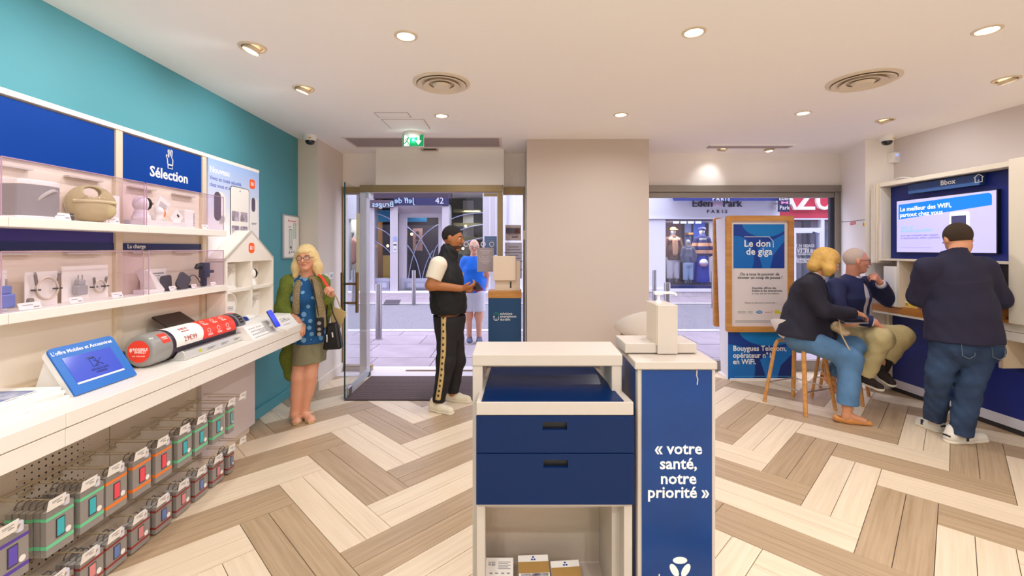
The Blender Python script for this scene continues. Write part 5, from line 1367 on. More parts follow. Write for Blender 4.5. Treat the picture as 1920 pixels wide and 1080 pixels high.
MB(Matrix.Translation((.02, y1 - y0 + .036, 0)) @ fo).prism(o1, Matrix.Translation((0, 0, -.035)), .035).build('rear_oak_frame', M_OAK, t)
ps = MB(fo).prism(rrect(iw, ih, .012, 5), Matrix.Translation((0, 0, .002)), .006).build('poster', mat('rosy white poster', (232, 222, 220), .5), t)
u0_, u1_, v0_, v1_ = (1374.5 - 1422.5) * sc_, (1470 - 1422.5) * sc_, (513.2 - 503) * sc_, (513.2 - 420.5) * sc_
def disc_in(b, cx, cy, rx, ry, box, M, d):
    """ellipse clipped to a rectangle"""
    pts = [(cx + rx * math.cos(q), cy + ry * math.sin(q)) for q in np.linspace(0, 2 * math.pi, 48, endpoint=False)]
    c = clip(pts, box)
    if c: b.prism(c, M, d)
def waves(pid, box, M, d0, par):
    x0, x1, z0, z1 = box; w, h = x1 - x0, z1 - z0
    MB(M).box(x0, x1, z0, z1, d0, d0 + .001).build('blue_print', grad('deep blue print', (14, 60, 150), (6, 26, 92), -.2, .6, 2), par)
    b = MB(M); disc_in(b, x0 + w * .62, z1 + h * .05, w * .46, h * .34, box, Matrix.Translation((0, 0, d0 + .001)), .0006); b.build('wave_print', mat('azure print', (0, 122, 196), .5), par)
    b = MB(M); disc_in(b, x0 + w * .04, z0 + h * .22, w * .36, h * .52, box, Matrix.Translation((0, 0, d0 + .0012)), .0006); b.build('wave_print', mat('azure print 2', (10, 108, 190), .5), par)
    b = MB(M); b.prism([(x0 + w * .47, z0 + h * .42), (x0 + w * .57, z0), (x0 + w * .72, z0), (x0 + w * .78, z0 + h * .30), (x0 + w, z0 + h * .62), (x0 + w, z0 + h * .78), (x0 + w * .7, z0 + h * .6)], Matrix.Translation((0, 0, d0 + .0014)), .0006); b.build('wave_print', mat('azure print 3', (20, 116, 200), .5), par)
waves('u', (u0_, u1_, v0_, v1_), fo, .008, t)
b = MB(fo)
def ft(x, y): return Matrix.Translation(((x - 1422.5) * sc_ + .0, (513.2 - y) * sc_, .0102))
b.text('Le don', .108, ft(1419, 457), bold=.016); b.text('de giga', .108, ft(1422.5, 472), bold=.016)
b.tube([ (ft(1395, 444).translation), ft(1441, 444).translation, ft(1448.5, 452).translation, ft(1449, 464).translation], .0035, 6)
b.build('title_lettering', M_LETW, t)
b = MB(fo)
b.text('On a tous le pouvoir de', .046, ft(1423.5, 514), bold=.008); b.text('donner un coup de pouce !', .046, ft(1424, 520.3), bold=.008)
b.text('Ensemble, offrons des', .031, ft(1409, 540), align='LEFT', bold=.006); b.text('forfaits et des smartphones', .031, ft(1409, 545), align='LEFT', bold=.006)
b.build('lettering', M_DKP, t)
b = MB(fo); b.text('à ceux qui en ont besoin.', .031, ft(1409, 550), align='LEFT'); b.text('Flashez ce code pour en savoir plus !', .024, ft(1425, 567.5))
for k, (xx, ww) in enumerate(((1390, 15), (1406, 9))): 
    for j in range(2): b.box((xx - ww / 2 - 1422.5) * sc_, (xx + ww / 2 - 1422.5) * sc_, (513.2 - 584 - j * 3) * sc_, (513.2 - 583 - j * 3) * sc_, .008, .0092)
for j in range(3): b.box((1378 - 1422.5) * sc_, (1468 - 8 * j - 1422.5) * sc_, (513.2 - 601 - j * 1.8) * sc_, (513.2 - 600.4 - j * 1.8) * sc_, .008, .0092)
b.build('small_lettering', M_GREYP, t)
b = MB(fo); b.prism(circ(.036, 18, (1423 - 1422.5) * sc_, (513.2 - 585) * sc_, .018), Matrix.Translation((0, 0, .008)), .001); b.build('partner_logo', mat('logo blue', (40, 134, 200), .5), t)
b = MB(fo); b.text('FAGE', .020, ft(1423, 585), bold=.01); b.build('logo_letters', M_LETW, t)
b = MB(fo); b.box((1452 - 1422.5) * sc_, (1466 - 1422.5) * sc_, (513.2 - 588) * sc_, (513.2 - 584.5) * sc_, .008, .009).box((1452 - 1422.5) * sc_, (1459 - 1422.5) * sc_, (513.2 - 584.5) * sc_, (513.2 - 581) * sc_, .008, .009); b.build('partner_logo', mat('logo yellow', (226, 214, 40), .5), t)
b = MB(fo); b.text('secours', .018, ft(1438, 585)); b.tube([(ft(1447, 585).translation + Vector((.012 * math.cos(q), .012 * math.sin(q), 0))) for q in np.linspace(0, 5, 10)], .0016, 4); b.build('partner_logo', mat('logo red', (214, 120, 120), .5), t)
lo = frame(P(1428.5, 667, y0 - .002), (1, 0, 0), (0, 0, 1))
lw_, lh_ = 63.5 * sc_, 44.5 * sc_
waves('l', (-lw_, lw_, -lh_, lh_), lo, 0, t)
b = MB(lo)
def f2(x, y): return Matrix.Translation(((x - 1428.5) * sc_, (667 - y) * sc_, .0022))
for s, y in (('Bouygues Telecom,', 653.5), ('opérateur n°1', 666.5), ('en WiFi.', 678.5)): b.text(s, .083, f2(1374, y), align='LEFT', bold=.016, sx=.93)
b.build('lettering', M_LETW, t)
MB(lo).box(-lw_ * .82, lw_ * .85, -lh_ * .875, -lh_ * .855, .001, .0022).build('fine_print', mat('cyan print', (60, 160, 210), .5), t)

# ------------------------------------------------------------------ bar stools
M_SHELL = mat('white stool shell', (236, 232, 230), .35)
M_LEGW = wood('stool oak', (220, 164, 96), (190, 130, 66), (3, 30, 30), .45)
def stool(x, y, rz, label, half=.20, back=1.0, seat=.635):
    t = thing('bar_stool', label, 'stool', (x, y, 0), rz, group='white bar stools with oak legs')
    M = W[t]
    S = Solid(); 
    D = MB(M)
    # low-backed bucket shell: grid over angle (rim height varies) and radius
    na, nr = 40, 9; vs = []; 
    for side in (0, 1):
        for i in range(nr + 1):
            f = i / nr
            for j in range(na):
                a = 2 * math.pi * j / na; bk = (0.5 - 0.5 * math.cos(a))      # 0 front .. 1 back  (front = +x)
                rim = .018 + (.13 + .045 * back) * bk ** 1.3
                rx, ry = .205 + .03 * bk, .235
                r = f ** .8; z = seat + .012 + rim * max(0, (f - .45) / .55) ** 1.7 - side * .016
                ins = 1 - side * .0
                vs.append((rx * r * math.cos(a) * ins, ry * r * math.sin(a) * ins, z))
    fs = []; N = (nr + 1) * na
    for i in range(nr):
        for j in range(na):
            k, k2 = i * na + j, i * na + (j + 1) % na
            fs.append((k, k + na, k2 + na, k2)); fs.append((N + k, N + k2, N + k2 + na, N + k + na))
    for j in range(na): fs.append((nr * na + j, N + nr * na + j, N + nr * na + (j + 1) % na, nr * na + (j + 1) % na))
    D.add(vs, fs); D.build('seat_shell', M_SHELL, t, smooth=True)
    MB(M).box(-.13, .13, -.13, .13, seat - .018, seat - .004).build('seat_plate', mat('grey steel', (140, 136, 132), .4, .6), t, bevel=.003)
    for sx in (-1, 1):
        for sy in (-1, 1):
            p0, p1, p2 = Vector((sx * .05, sy * .11, seat - .03)), Vector((sx * .13, sy * .135, seat - .03)), Vector((sx * half, sy * half, 0))
            pts = [p0] + bez([p0.lerp(p1, .7), p1, p1.lerp(p2, .14)], 7) + [p2]
            MB(M).tube(pts, .019, 10, flat=.75).build('leg', M_LEGW, t, smooth=50)
    k = .70; z = seat * .0 + .20; h = half - (half - .13) * z / (seat - .03)
    MB(M).tube([(h, h * 1.0, z), (h, -h, z), (-h, -h, z), (-h, h, z)], .007, 8, closed=True).build('footrest', M_STEEL, t, smooth=40)
    return t
stool(2.735, 4.22, math.radians(22), 'white bar stool with oak legs under the seated blonde woman', .205)
stool(3.33, 4.49, math.radians(-45), 'white bar stool with oak legs under the seated man in glasses', .205)
stool(1.235, 4.32, math.radians(100), 'white bar stool before the beige pillar, half hidden by the blue tower', .205, 2.3, .66)
# ------------------------------------------------------------------ right-hand cabinet wall (frame: x into the room is negative)
RM = Matrix.Translation((wr(0), 0, 0)) @ Matrix.Rotation(math.atan(0.039), 4, 'Z')    # local x: + towards the wall, y along it
WR0 = wr(0)
def rxY(x, off): # depth of picture column x on the plane lying off metres in front of the right wall
    return (WR0 - off) * F / ((x - CX) + .039 * F)
def Rp(off, y, z): return RM @ Vector((-off, y, z))
M_CAB = mat('ivory cabinet', (240, 230, 210), .45)
M_CBLUE = mat('deep blue cabinet back', (10, 34, 120), .4)
OF, OB = .295, .18           # cabinet front, blue back board (distance from the wall)
yl, yr_ = 4.585, 3.42
t = thing('media_cabinet', 'ivory wall cabinet with a deep blue back holding the television', 'cabinet', Rp(.2, 4.0, .92))
zt = 2.174
MB(RM).box(-OB, -.005, yr_, yl + .06, 1.379, zt - .046).build('back_board', M_CBLUE, t)
MB(RM).box(-.02, -.004, yr_, yl + .06, .922, 1.377).build('lower_back_board', M_CBLUE, t)
MB(RM).box(-OF, -.005, yr_ + .001, yl, zt - .040, zt).build('top_beam', M_CAB, t, bevel=.003)
MB(RM).box(-OF, -OB, yl - .012, yl, 1.40, zt - .045).build('side_board', M_CAB, t, bevel=.002)
for off in (0, .028): MB(RM).box(-OF - .012, -OF + .006, yl + .012 + off, yl + .03 + off, 1.36, zt).build('shelf_standard', M_CAB, t, bevel=.002)
MB(RM).box(-OF - .014, -OF + .004, yl - .028, yl - .004, 1.37, 1.76).build('shelf_standard', M_CAB, t, bevel=.002)
MB(RM).box(-OF, -.005, yl + .01, yl + .10, 1.35, zt).build('side_infill', M_CAB, t)
MB(RM).box(-OF - .02, -.005, 3.30, yr_, .925, zt + .012).build('upright', M_CAB, t, bevel=.006)
MB(RM).box(-OF - .01, -.021, yr_ + .001, yl - .014, 1.378, 1.398).build('shelf', M_CAB, t, bevel=.002)
MB(RM).box(-OF, -.021, 4.36, 4.385, .9215, 1.377).build('divider', M_CAB, t, bevel=.002)
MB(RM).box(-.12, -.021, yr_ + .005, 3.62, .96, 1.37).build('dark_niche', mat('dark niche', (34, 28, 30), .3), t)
# second unit going on towards the camera
t = thing('side_cabinet', 'ivory cabinet at the right edge of the picture beside the television unit', 'cabinet', Rp(.2, 2.9, .92))
MB(RM).box(-OF - .03, -.005, 2.4, 3.285, .925, 2.13).build('carcass', M_CAB, t, bevel=.004)
MB(RM).box(-OF - .045, -OF - .03, 2.41, 3.275, 1.0, 2.10).build('door', M_CAB, t, bevel=.003)
# television
t = thing('television', 'wall television with a blue banner and a router picture on its lilac screen', 'television', Rp(.2, 4.05, 1.7))
tvo = OB + .030
ya, yb = rxY(1678.5, tvo), rxY(1867.5, tvo)
z0, z1 = EYE - (476.5 - CY) * rxY(1868, tvo) / F, EYE - (354 - CY) * rxY(1867, tvo) / F
MB(RM).box(-tvo, -OB + .003, yb, ya, z0, z1).build('housing', M_BLACK, t, bevel=.003)
TVM = RM @ frame((-tvo - .0005, (ya + yb) / 2, (z0 + z1) / 2), (0, -1, 0), (0, 0, 1))
w, h = (ya - yb) / 2 - .008, (z1 - z0) / 2 - .010
M_TV = mat('lit screen lilac', (186, 182, 246), .25, emit=.75)
MB(TVM).box(-w, w, -h, h, 0, .001).build('screen', M_TV, t)
b = MB(TVM).prism([(-w * .955, h * .28), (w * .93, h * .42 + .03), (w * .93, h * .82)] + [(w * .93 - .03 + .03 * math.cos(q), h * .82 + .03 * math.sin(q)) for q in np.linspace(.2, 1.57, 5)] + [(-w * .955, h * .86), (-w * .955, h * .86)], Matrix.Translation((0, 0, .001)), .0006)
b.build('blue_banner', mat('lit screen blue', (10, 120, 226), .25, emit=.75), t)
b = MB(TVM); b.text('Le meilleur des WiFi,', .058, Matrix.Translation((-w * .92, h * .66, .0018)), align='LEFT', bold=.014); b.text('partout chez vous', .058, Matrix.Translation((-w * .92, h * .44, .0018)), align='LEFT', bold=.014)
b.build('banner_lettering', mat('lit screen white', (240, 240, 255), .3, emit=.9), t)
b = MB(TVM); b.text('WiFi 6E', .040, Matrix.Translation((-w * .90, -.02 * h - .012, .0018)), align='LEFT', bold=.004); b.text('dernière génération', .040, Matrix.Translation((-w * .90, -h * .18, .0018)), align='LEFT', bold=.004); b.build('cyan_lettering', mat('lit screen cyan', (120, 186, 240), .3, emit=.8), t)
b = MB(TVM); b.text('pour une connexion sans coupure', .027, Matrix.Translation((-w * .90, -h * .36, .0018)), align='LEFT'); b.text('ni ralentissement, même à plusieurs', .027, Matrix.Translation((-w * .90, -h * .46, .0018)), align='LEFT'); b.box(-w * .90, -w * .2, -h * .84, -h * .83, .001, .0016); b.build('grey_lettering', mat('lit screen grey', (128, 118, 176), .3, emit=.6), t)
b = MB(TVM); b.prism(rrect(.165, h * 1.2, .025, 5, w * .36, -h * .19), Matrix.Translation((0, 0, .0018)), .0006); b.build('router_picture', mat('lit screen white', (240, 240, 255), .3, emit=.9), t)
b = MB(TVM); b.prism([(w * .36 - .068, -h * .78), (w * .36 + .056, -h * .78), (w * .36 + .056, h * .27), (w * .36 - .068, h * .27)], Matrix.Translation((0, 0, .0026)), .0006); b.build('router_front', mat('lit screen slate', (74, 74, 116), .3, emit=.4), t)
# header sign
t = thing('header_sign', 'navy header sign with a house pictogram above the television', 'sign', Rp(.25, 3.95, 2.1))
ho = OB + .055
ya, yb = rxY(1700.5, ho), rxY(1834, ho)
M_HS = mat('steel navy sign', (38, 66, 120), .4)
MB(RM).box(-ho, -OB, yb, ya, 2.030, 2.124).build('box', M_HS, t, bevel=.002)
hM = RM @ frame((-ho - .0005, (ya + yb) / 2, 2.083), (0, -1, 0), (0, 0, 1))
MB(hM).box(-(ya - yb) / 2 + .002, (ya - yb) / 2 - .002, -.053, -.026, -.0006, .0008).build('lower_stripe', mat('pale navy stripe', (64, 104, 164), .4), t)
b = MB(hM); b.text('Bbox', .062, Matrix.Translation((.06, .006, .0012)), bold=.012); b.build('lettering', M_LETW, t)
b = MB(hM); b.tube([(.285, -.030, .001), (.285, .008, .001), (.276, .008, .001), (.312, .038, .001), (.348, .008, .001), (.339, .008, .001), (.339, -.030, .001)], .003, 6, closed=True); b.box(.308, .316, -.018, -.010, 0, .0015); b.build('house_pictogram', M_LETW, t)
# counter
t = thing('service_counter', 'long service counter on the right with oak top, white top and deep blue base', 'counter', (4.0, 3.9, 0))
CO = .268                     # counter front edge distance from the wall
M_HON = wood('honey oak', (206, 142, 66), (176, 108, 40), (24, 3, 24), .4)
MB(RM).box(-CO, -.005, 3.62, 4.70, .852, .920).build('oak_top', M_HON, t, bevel=.003)
MB(RM).box(-CO + .004, -.005, 3.62, 4.70, .830, .8515).build('lower_rail', M_CAB, t)
MB(RM).box(-CO, -.005, 2.2, 3.6195, .858, .919).build('white_top', M_LAM, t, bevel=.003)
MB(RM).box(-CO + .003, -.03, 2.2, 3.6195, .785, .8545).build('drawer_front', M_LAM, t, bevel=.002)
MB(RM).box(-.06, -.01, 2.2, 4.70, .05, .83).build('base_panel', M_CBLUE, t)
MB(RM).box(-.064, -.012, 2.2, 4.74, .045, .128).build('plinth', mat('lilac white plinth', (214, 212, 222), .5), t, bevel=.002)
MB(RM).box(-.05, -.012, 2.2, 4.70, 0, .045).build('shadow_gap', M_DARK, t)  # dark strip standing in for the shade under the plinth
MB(RM).box(-.10, -.015, 4.685, 4.72, .045, .83).build('end_post', M_CAB, t, bevel=.003)
MB(RM).box(-.26, -.064, 3.50, 3.53, .555, .785).build('gable', mat('beige gable', (222, 202, 168), .5), t)
# things on the service counter
def rbox(b, o0, o1, y0, y1, z0, z1): return b.box(-o0, -o1, y0, y1, z0, z1)
M_YEL = mat('yellow padded paper', (240, 206, 74), .7)
for i, (o0, o1, ya, yb, z, h, rz, m, lb, nm) in enumerate(((.25, .03, 3.95, 4.36, .9205, .016, 2, mat('kraft envelope', (216, 178, 110), .8), 'kraft envelope at the bottom of the pile on the oak counter', 'envelope'),
        (.245, .04, 3.98, 4.33, .937, .026, -3, M_YEL, 'yellow padded envelope on the oak counter beside the man’s elbow', 'envelope'),
        (.22, .03, 4.06, 4.40, .9635, .012, 6, mat('cream envelope', (240, 224, 176), .8), 'cream folded envelope on top of the yellow one', 'envelope'))):
    cx, cy = (o0 + o1) / 2, (ya + yb) / 2
    M = RM @ Matrix.Translation((-cx, cy, z)) @ Matrix.Rotation(math.radians(rz), 4, 'Z')
    t = thing(nm, lb, 'envelope', M.translation, group='envelopes on the oak counter')
    MB(M).box(-(o0 - o1) / 2, (o0 - o1) / 2, -(yb - ya) / 2, (yb - ya) / 2, 0, h).build('packet', m, t, bevel=.005)
    MB(M).box(-(o0 - o1) / 2 + .004, (o0 - o1) / 2 - .004, (yb - ya) / 2 - .06, (yb - ya) / 2 - .004, h, h + .0015).build('flap', m, t)
t = thing('paper_sheet', 'white form with a dark backing lying at the oak counter edge', 'paper', Rp(.25, 3.93, .9205))
M = RM @ Matrix.Translation((-.215, 3.93, .9205)) @ Matrix.Rotation(math.radians(-6), 4, 'Z')
MB(M).box(-.075, .10, -.13, .14, 0, .004).build('clipboard', mat('brown board', (96, 64, 36), .6), t); MB(M).box(-.08, .10, -.125, .135, .004, .0065).build('sheet', M_PAPER, t)
t = thing('white_router', 'white rounded router standing in the left corner of the blue cabinet', 'router', Rp(.24, 4.5, .92))
MB(RM).prism(rrect(.10, .15, .02, 5, -.245, 4.47), Matrix.Translation((0, 0, .9205)), .40).build('body', M_WHITE, t, bevel=.006)
MB(RM).box(-.25, -.24, 4.394, 4.396, .95, 1.28).build('vent_line', M_GREYP, t)
def oak_frame(y0, y1, z0, z1, o, label, name='oak_holder'):
    t = thing(name, label, 'display holder', Rp(o, (y0 + y1) / 2, z0))
    MB(RM).box(-o, -o + .03, y0, y0 + .018, z0, z1).build('side', M_HON, t); MB(RM).box(-o, -o + .03, y1 - .018, y1, z0, z1).build('side', M_HON, t)
    MB(RM).box(-o, -o + .03, y0 + .018, y1 - .018, z1 - .018, z1).build('top', M_HON, t); MB(RM).box(-o - .0, -o + .05, y0 + .018, y1 - .018, z0, z0 + .016).build('base', M_HON, t)
    MB(RM).box(-o + .02, -o + .024, y0 + .018, y1 - .018, z0 + .016, z1 - .018).build('panel', M_OAK, t)
oak_frame(4.04, 4.27, .9205, 1.33, .17, 'tall oak display frame in the blue cabinet left of the standing man')
t = thing('oak_tray', 'low oak ledge with blocks at the right end of the blue cabinet', 'tray', Rp(.28, 3.6, .92))
MB(RM).box(-.29, -.19, 3.425, 3.72, .9205, .945).build('ledge', M_HON, t, bevel=.002)
MB(RM).box(-.27, -.23, 3.44, 3.50, .945, 1.03).build('block', M_HON, t, bevel=.002); MB(RM).box(-.265, -.235, 3.53, 3.60, .945, .995).build('block', M_OAK, t, bevel=.002)
MB(RM).box(-.272, -.24, 3.445, 3.47, .955, .965).build('notch', M_BLACK, t)
t = MB(); t.tube(bez([Rp(.20, 4.52, zt + .004), Rp(.24, 4.46, zt + .06), Rp(.22, 4.36, zt + .03), Rp(.10, 4.34, zt + .005)], 16), .004, 6)
setp(t.build('cable', M_WHITE, loc=Rp(.2, 4.45, zt), smooth=True), 'loose white cable lying on top of the television cabinet', 'cable')
# ------------------------------------------------------------------ the street outside
M_PAVE = mat('pale paving stone', (162, 149, 158), .8, noise=(3, .08), bump=(60, .1))
M_PAVE2 = mat('warm paving stone', (156, 143, 152), .8, noise=(3, .08), bump=(60, .1))
M_KERB = mat('kerb stone', (190, 184, 192), .8, noise=(5, .06))
M_ROAD = mat('grey asphalt', (132, 128, 136), .9, noise=(40, .14), bump=(120, .3))
pv = MB().box(-14, 22, 5.46, 8.25, -.16, -.012).build('pavement', mat('paving joint', (140, 134, 138), .9), kind='structure')
pr = random.Random(3); pm = {}
y = 5.47; row = 0
while y < 8.0:
    d = (.62, .86, .70, .44)[row % 4]; y1 = min(y + d, 8.02)
    x = -9.0 + (row % 3) * .37
    while x < 13:
        wd = (.95, 1.15, .8)[int(pr.random() * 3)]
        me = MB().box(0, wd - .012, 0, y1 - y - .012, -.05, 0).mesh('paving_slab', M_PAVE if pr.random() < .6 else M_PAVE2)
        if -7.2 < x < 11.2:
            o = bpy.data.objects.new('paving_slab', me); C.objects.link(o); o.parent = pv
            o.location = (x + .006, y + .006, -.003 * pr.random())
        x += wd
    y = y1; row += 1
for i in range(22):
    o = MB().box(-9.2 + i * 1.0, -8.212 + i * 1.0, 8.02, 8.22, -.12, .004).build('kerb_stone', M_KERB, pv)
MB().box(-20, 30, 8.22, 12.0, -.2, -.012).build('road', M_ROAD, kind='structure')
p2 = MB().box(-20, 30, 12.0, 15.9, -.2, -.004).build('pavement_far', M_PAVE2, kind='structure')
for i in range(24): MB().box(-9.2 + i * 1.0, -8.21 + i * 1.0, 12.0, 12.22, -.12, .004).build('kerb_stone', M_KERB, p2)
for i in range(18):
    for j in range(3): MB().box(-9.0 + i * 1.2 + .3 * (j % 2), -7.81 + i * 1.2 + .3 * (j % 2), 12.23 + j * .98, 13.2 + j * .98, -.05, .0).build('paving_slab', M_PAVE2, p2)
t = thing('street_drain', 'dark drain grating in the far pavement between the bollards', 'drain', G(737, 565))
a = [G(718, 571), G(748, 571), G(752, 562), G(724, 562)]
MB().hexa([Vector(p) + Vector((0, 0, .001)) for p in a] + [Vector(p) + Vector((0, 0, .006)) for p in a]).build('frame', mat('drain iron', (120, 112, 120), .6, .3), t)
b = MB()
for k in range(5):
    f = .1 + .18 * k
    q0, q1, q2, q3 = a[0].lerp(a[3], f), a[1].lerp(a[2], f), a[1].lerp(a[2], f + .1), a[0].lerp(a[3], f + .1)
    b.hexa([p + Vector((0, 0, .006)) for p in (q0, q1, q2, q3)] + [p + Vector((0, 0, .010)) for p in (q0, q1, q2, q3)])
b.build('slot', mat('drain dark', (70, 64, 72), .8), t, kind='stuff')
t = MB().box(-2.68, -2.56, 14.83, 14.95, 0, .004); t = t.build('road_stud', mat('yellow stud', (236, 176, 60), .6), loc=(-2.6, 14.9, 0)); setp(t, 'small yellow marker on the far pavement by the silver portal', 'marker')

M_BOL = mat('bollard steel', (150, 146, 150), .3, .9)
def bollard(x, y, label, h=.915, r=.052):
    t = thing('bollard', label, 'bollard', (x, y, 0), group='steel street bollards')
    MB().lathe([(r, 0), (r, h - .012), (r * .9, h), (.0001, h + .002)], 20, (x, y, 0)).build('post', M_BOL, t, smooth=40)
    MB().lathe([(r * 1.25, 0), (r * 1.25, .012), (r, .016)], 20, (x, y, 0)).build('collar', M_STEEL, t, smooth=40)
for px_, py_, lb in ((710, 636, 'steel bollard nearest the open glass door'), (776, 571, 'steel bollard across the road in front of the silver portal'), (1227, 570, 'steel bollard across the road beside the shop window, left of the mannequins'),
                     (1338, 576, 'steel bollard across the road just left of the oak-framed totem'), (663, 571, 'steel bollard across the road seen through the left sidelight')):
    g = G(px_, py_); bollard(g.x, g.y, lb)
bollard(P(1251, 0, 7.6).x, 7.6, 'steel bollard right behind the gel dispenser pump')

# ------------------------------------------------------------------ buildings across the street
YB = 15.3
def X(x, Y=YB): return (x - CX) * Y / F
def Z(y, Y=YB): return EYE - (y - CY) * Y / F
M_FAC = mat('pale facade render', (226, 224, 230), .85, noise=(1.2, .04))
M_SILV = mat('silver cladding', (206, 200, 206), .35, .45)
M_DKV = mat('dark violet fascia', (64, 52, 66), .5)
M_NAVF = mat('navy fascia', (50, 50, 88), .4)
M_WAIN = mat('grey blue panelling', (172, 174, 192), .6)
M_INT = mat('dim shop interior', (88, 66, 52), .8)
M_INTD = mat('dark shop interior', (46, 34, 36), .8)
M_SHOPG = glass('shop window glass', (246, 248, 252), .8)
def fr(x0, x1, y0, y1, Ya, Yb, b=None):   # block by picture columns and rows at depth Ya
    b = b or MB(); return b.box(X(x0, Ya), X(x1, Ya), Ya, Yb, Z(y1, Ya), Z(y0, Ya))
# left building with the silver portal
bl = thing('portal_building', 'pale building across the street with a silver portal and glass front', 'building', (-3.0, YB, 0))
MB().box(-16, 3.7, YB + 1.6, YB + 2.0, 0, 9).build('rear_wall', M_INTD, bl)
MB().box(-16, 3.7, YB, YB + 1.6, Z(362), 9).build('upper_wall', M_FAC, bl)
MB().box(-16, -7.6, YB, YB + 1.6, 0, Z(362)).build('side_wall', M_FAC, bl)
MB().box(-16, 3.7, YB + .02, YB + 2, -.1, .004).build('inner_floor', M_INT, bl)
fr(685, 702, 362, 548, YB - .12, YB + .3).build('pilaster', M_SILV, bl, bevel=.01)
fr(640, 651, 362, 548, YB - .12, YB + .3).build('pilaster', M_FAC, bl)
fr(668, 685, 400, 548, YB, YB + .3).build('olive_panel', mat('olive panel', (176, 158, 110), .6), bl)
fr(700, 846, 355, 372, YB - .2, YB + .1).build('dark_fascia', M_DKV, bl)
fr(738, 841, 371, 385, YB - .22, YB - .1).build('sign_strip', M_NAVF, bl)
b = MB(); b.text('42', .30, frame((X(826), YB - .222, Z(378)), (1, 0, 0), (0, 0, 1)), bold=-.004)
b.build('house_number', mat('pale sign letter', (214, 216, 236), .5), bl)
# portal: two pillars, bevelled head
for x0, x1, x2, x3 in ((733.5, 748, 747, 754), (844, 830, 831, 824)):
    a, c, e = (x0, x1, x2)
    pts = [Vector((X(x0), YB - .15, 0)), Vector((X(x1), YB - .15, 0)), Vector((X(x2, YB + .35), YB + .35, 0)), Vector((X(x0), YB + .35, 0))]
    if X(x0) > X(x1): pts.reverse()
    MB().hexa(pts + [p + Vector((0, 0, Z(386))) for p in pts]).build('portal_pillar', M_SILV, bl, bevel=.006)
MB().hexa([(X(733.5), YB - .15, Z(387)), (X(844), YB - .15, Z(387)), (X(830, YB + .35), YB + .35, Z(399)), (X(748, YB + .35), YB + .35, Z(399)),
           (X(733.5), YB - .15, Z(384)), (X(844), YB - .15, Z(384)), (X(844), YB + .35, Z(384)), (X(733.5), YB + .35, Z(384))]).build('portal_head', M_SILV, bl)
YD2 = YB + .35
door = MB(); fr(748, 762.5, 399, 548, YD2, YD2 + .1, door); fr(822, 831, 399, 548, YD2, YD2 + .1, door); fr(762.5, 822, 399, 408, YD2, YD2 + .1, door)
dp = door.build('door_frame', M_SILV, bl)
fr(762.5, 822, 408, 522, YD2 + .03, YD2 + .05).build('pane', M_SHOPG, bl)
fr(752, 826, 522, 548, YD2 - .04, YD2 + .05).build('door_base', M_WAIN, bl)
fr(759, 800, 528, 542, YD2 - .07, YD2 - .04).build('moulding', mat('grey blue moulding', (150, 150, 172), .6), bl, bevel=.02)
fr(764, 795, 531, 539, YD2 - .08, YD2 - .07).build('moulding', M_WAIN, bl)
M_ARC = mat('pale blue ironwork', (164, 170, 204), .4, .3)
def arcs(lst, Y, nm='arc_bar'):
    for pts in lst: MB().tube([P(x, y, Y) for x, y in pts], .028, 6, flat=.6).build(nm, M_ARC, bl, smooth=True)
def qb(a, b, c, n=12): return [(p.x, p.y) for p in bez([(a[0], a[1], 0), (b[0], b[1], 0), (c[0], c[1], 0)], n)]
arcs([qb((762, 424), (783, 440), (790, 450)) + qb((790, 450), (803, 470), (812, 492)), qb((822, 421), (800, 433), (788, 450)) + qb((788, 450), (772, 475), (766, 522)),
      qb((762, 458), (782, 478), (789, 522)), qb((812, 470), (798, 490), (792, 522)), qb((822, 458), (806, 478), (812, 522))], YD2 - .02)
for x0, x1 in ((702, 733.5), (844, 906)):
    fr(x0, x1, 372, 522, YB + .08, YB + .10).build('pane', M_SHOPG, bl)
    fr(x0, x1, 522, 548, YB, YB + .3).build('wainscot', M_WAIN, bl)
    fr(x0 + 1, x0 + 28, 527, 542, YB - .03, YB).build('moulding', mat('grey blue moulding', (150, 150, 172), .6), bl, bevel=.02)
    fr(x0 + 6, x0 + 23, 530, 539, YB - .04, YB - .03).build('moulding', M_WAIN, bl)
arcs([qb((694, 398), (718, 402), (733, 412)), qb((694, 424), (718, 428), (733, 443)), qb((694, 449), (718, 457), (733, 475)), qb((846, 411), (868, 400), (905, 399)), qb((848, 440), (868, 426), (905, 421)), qb((850, 462), (880, 450), (905, 446))], YB + .04)
fr(905, 933, 362, 548, YB - .1, YB + .3).build('pilaster', M_SILV, bl, bevel=.01)
fr(917.5, 919, 362, 548, YB - .13, YB - .1).build('pilaster_bead', M_FAC, bl)
fr(929, 930.5, 362, 548, YB - .13, YB - .1).build('pilaster_bead', M_FAC, bl)
fr(933, 1020, 362, 548, YB - .02, YB + .3).build('pale_front', M_FAC, bl)
fr(951, 953, 362, 548, YB - .06, YB - .02).build('pilaster_bead', M_SILV, bl)
fr(640, 985, 548, 552, YB - .45, YB + .1).build('step', mat('pale step stone', (232, 228, 232), .8), bl)
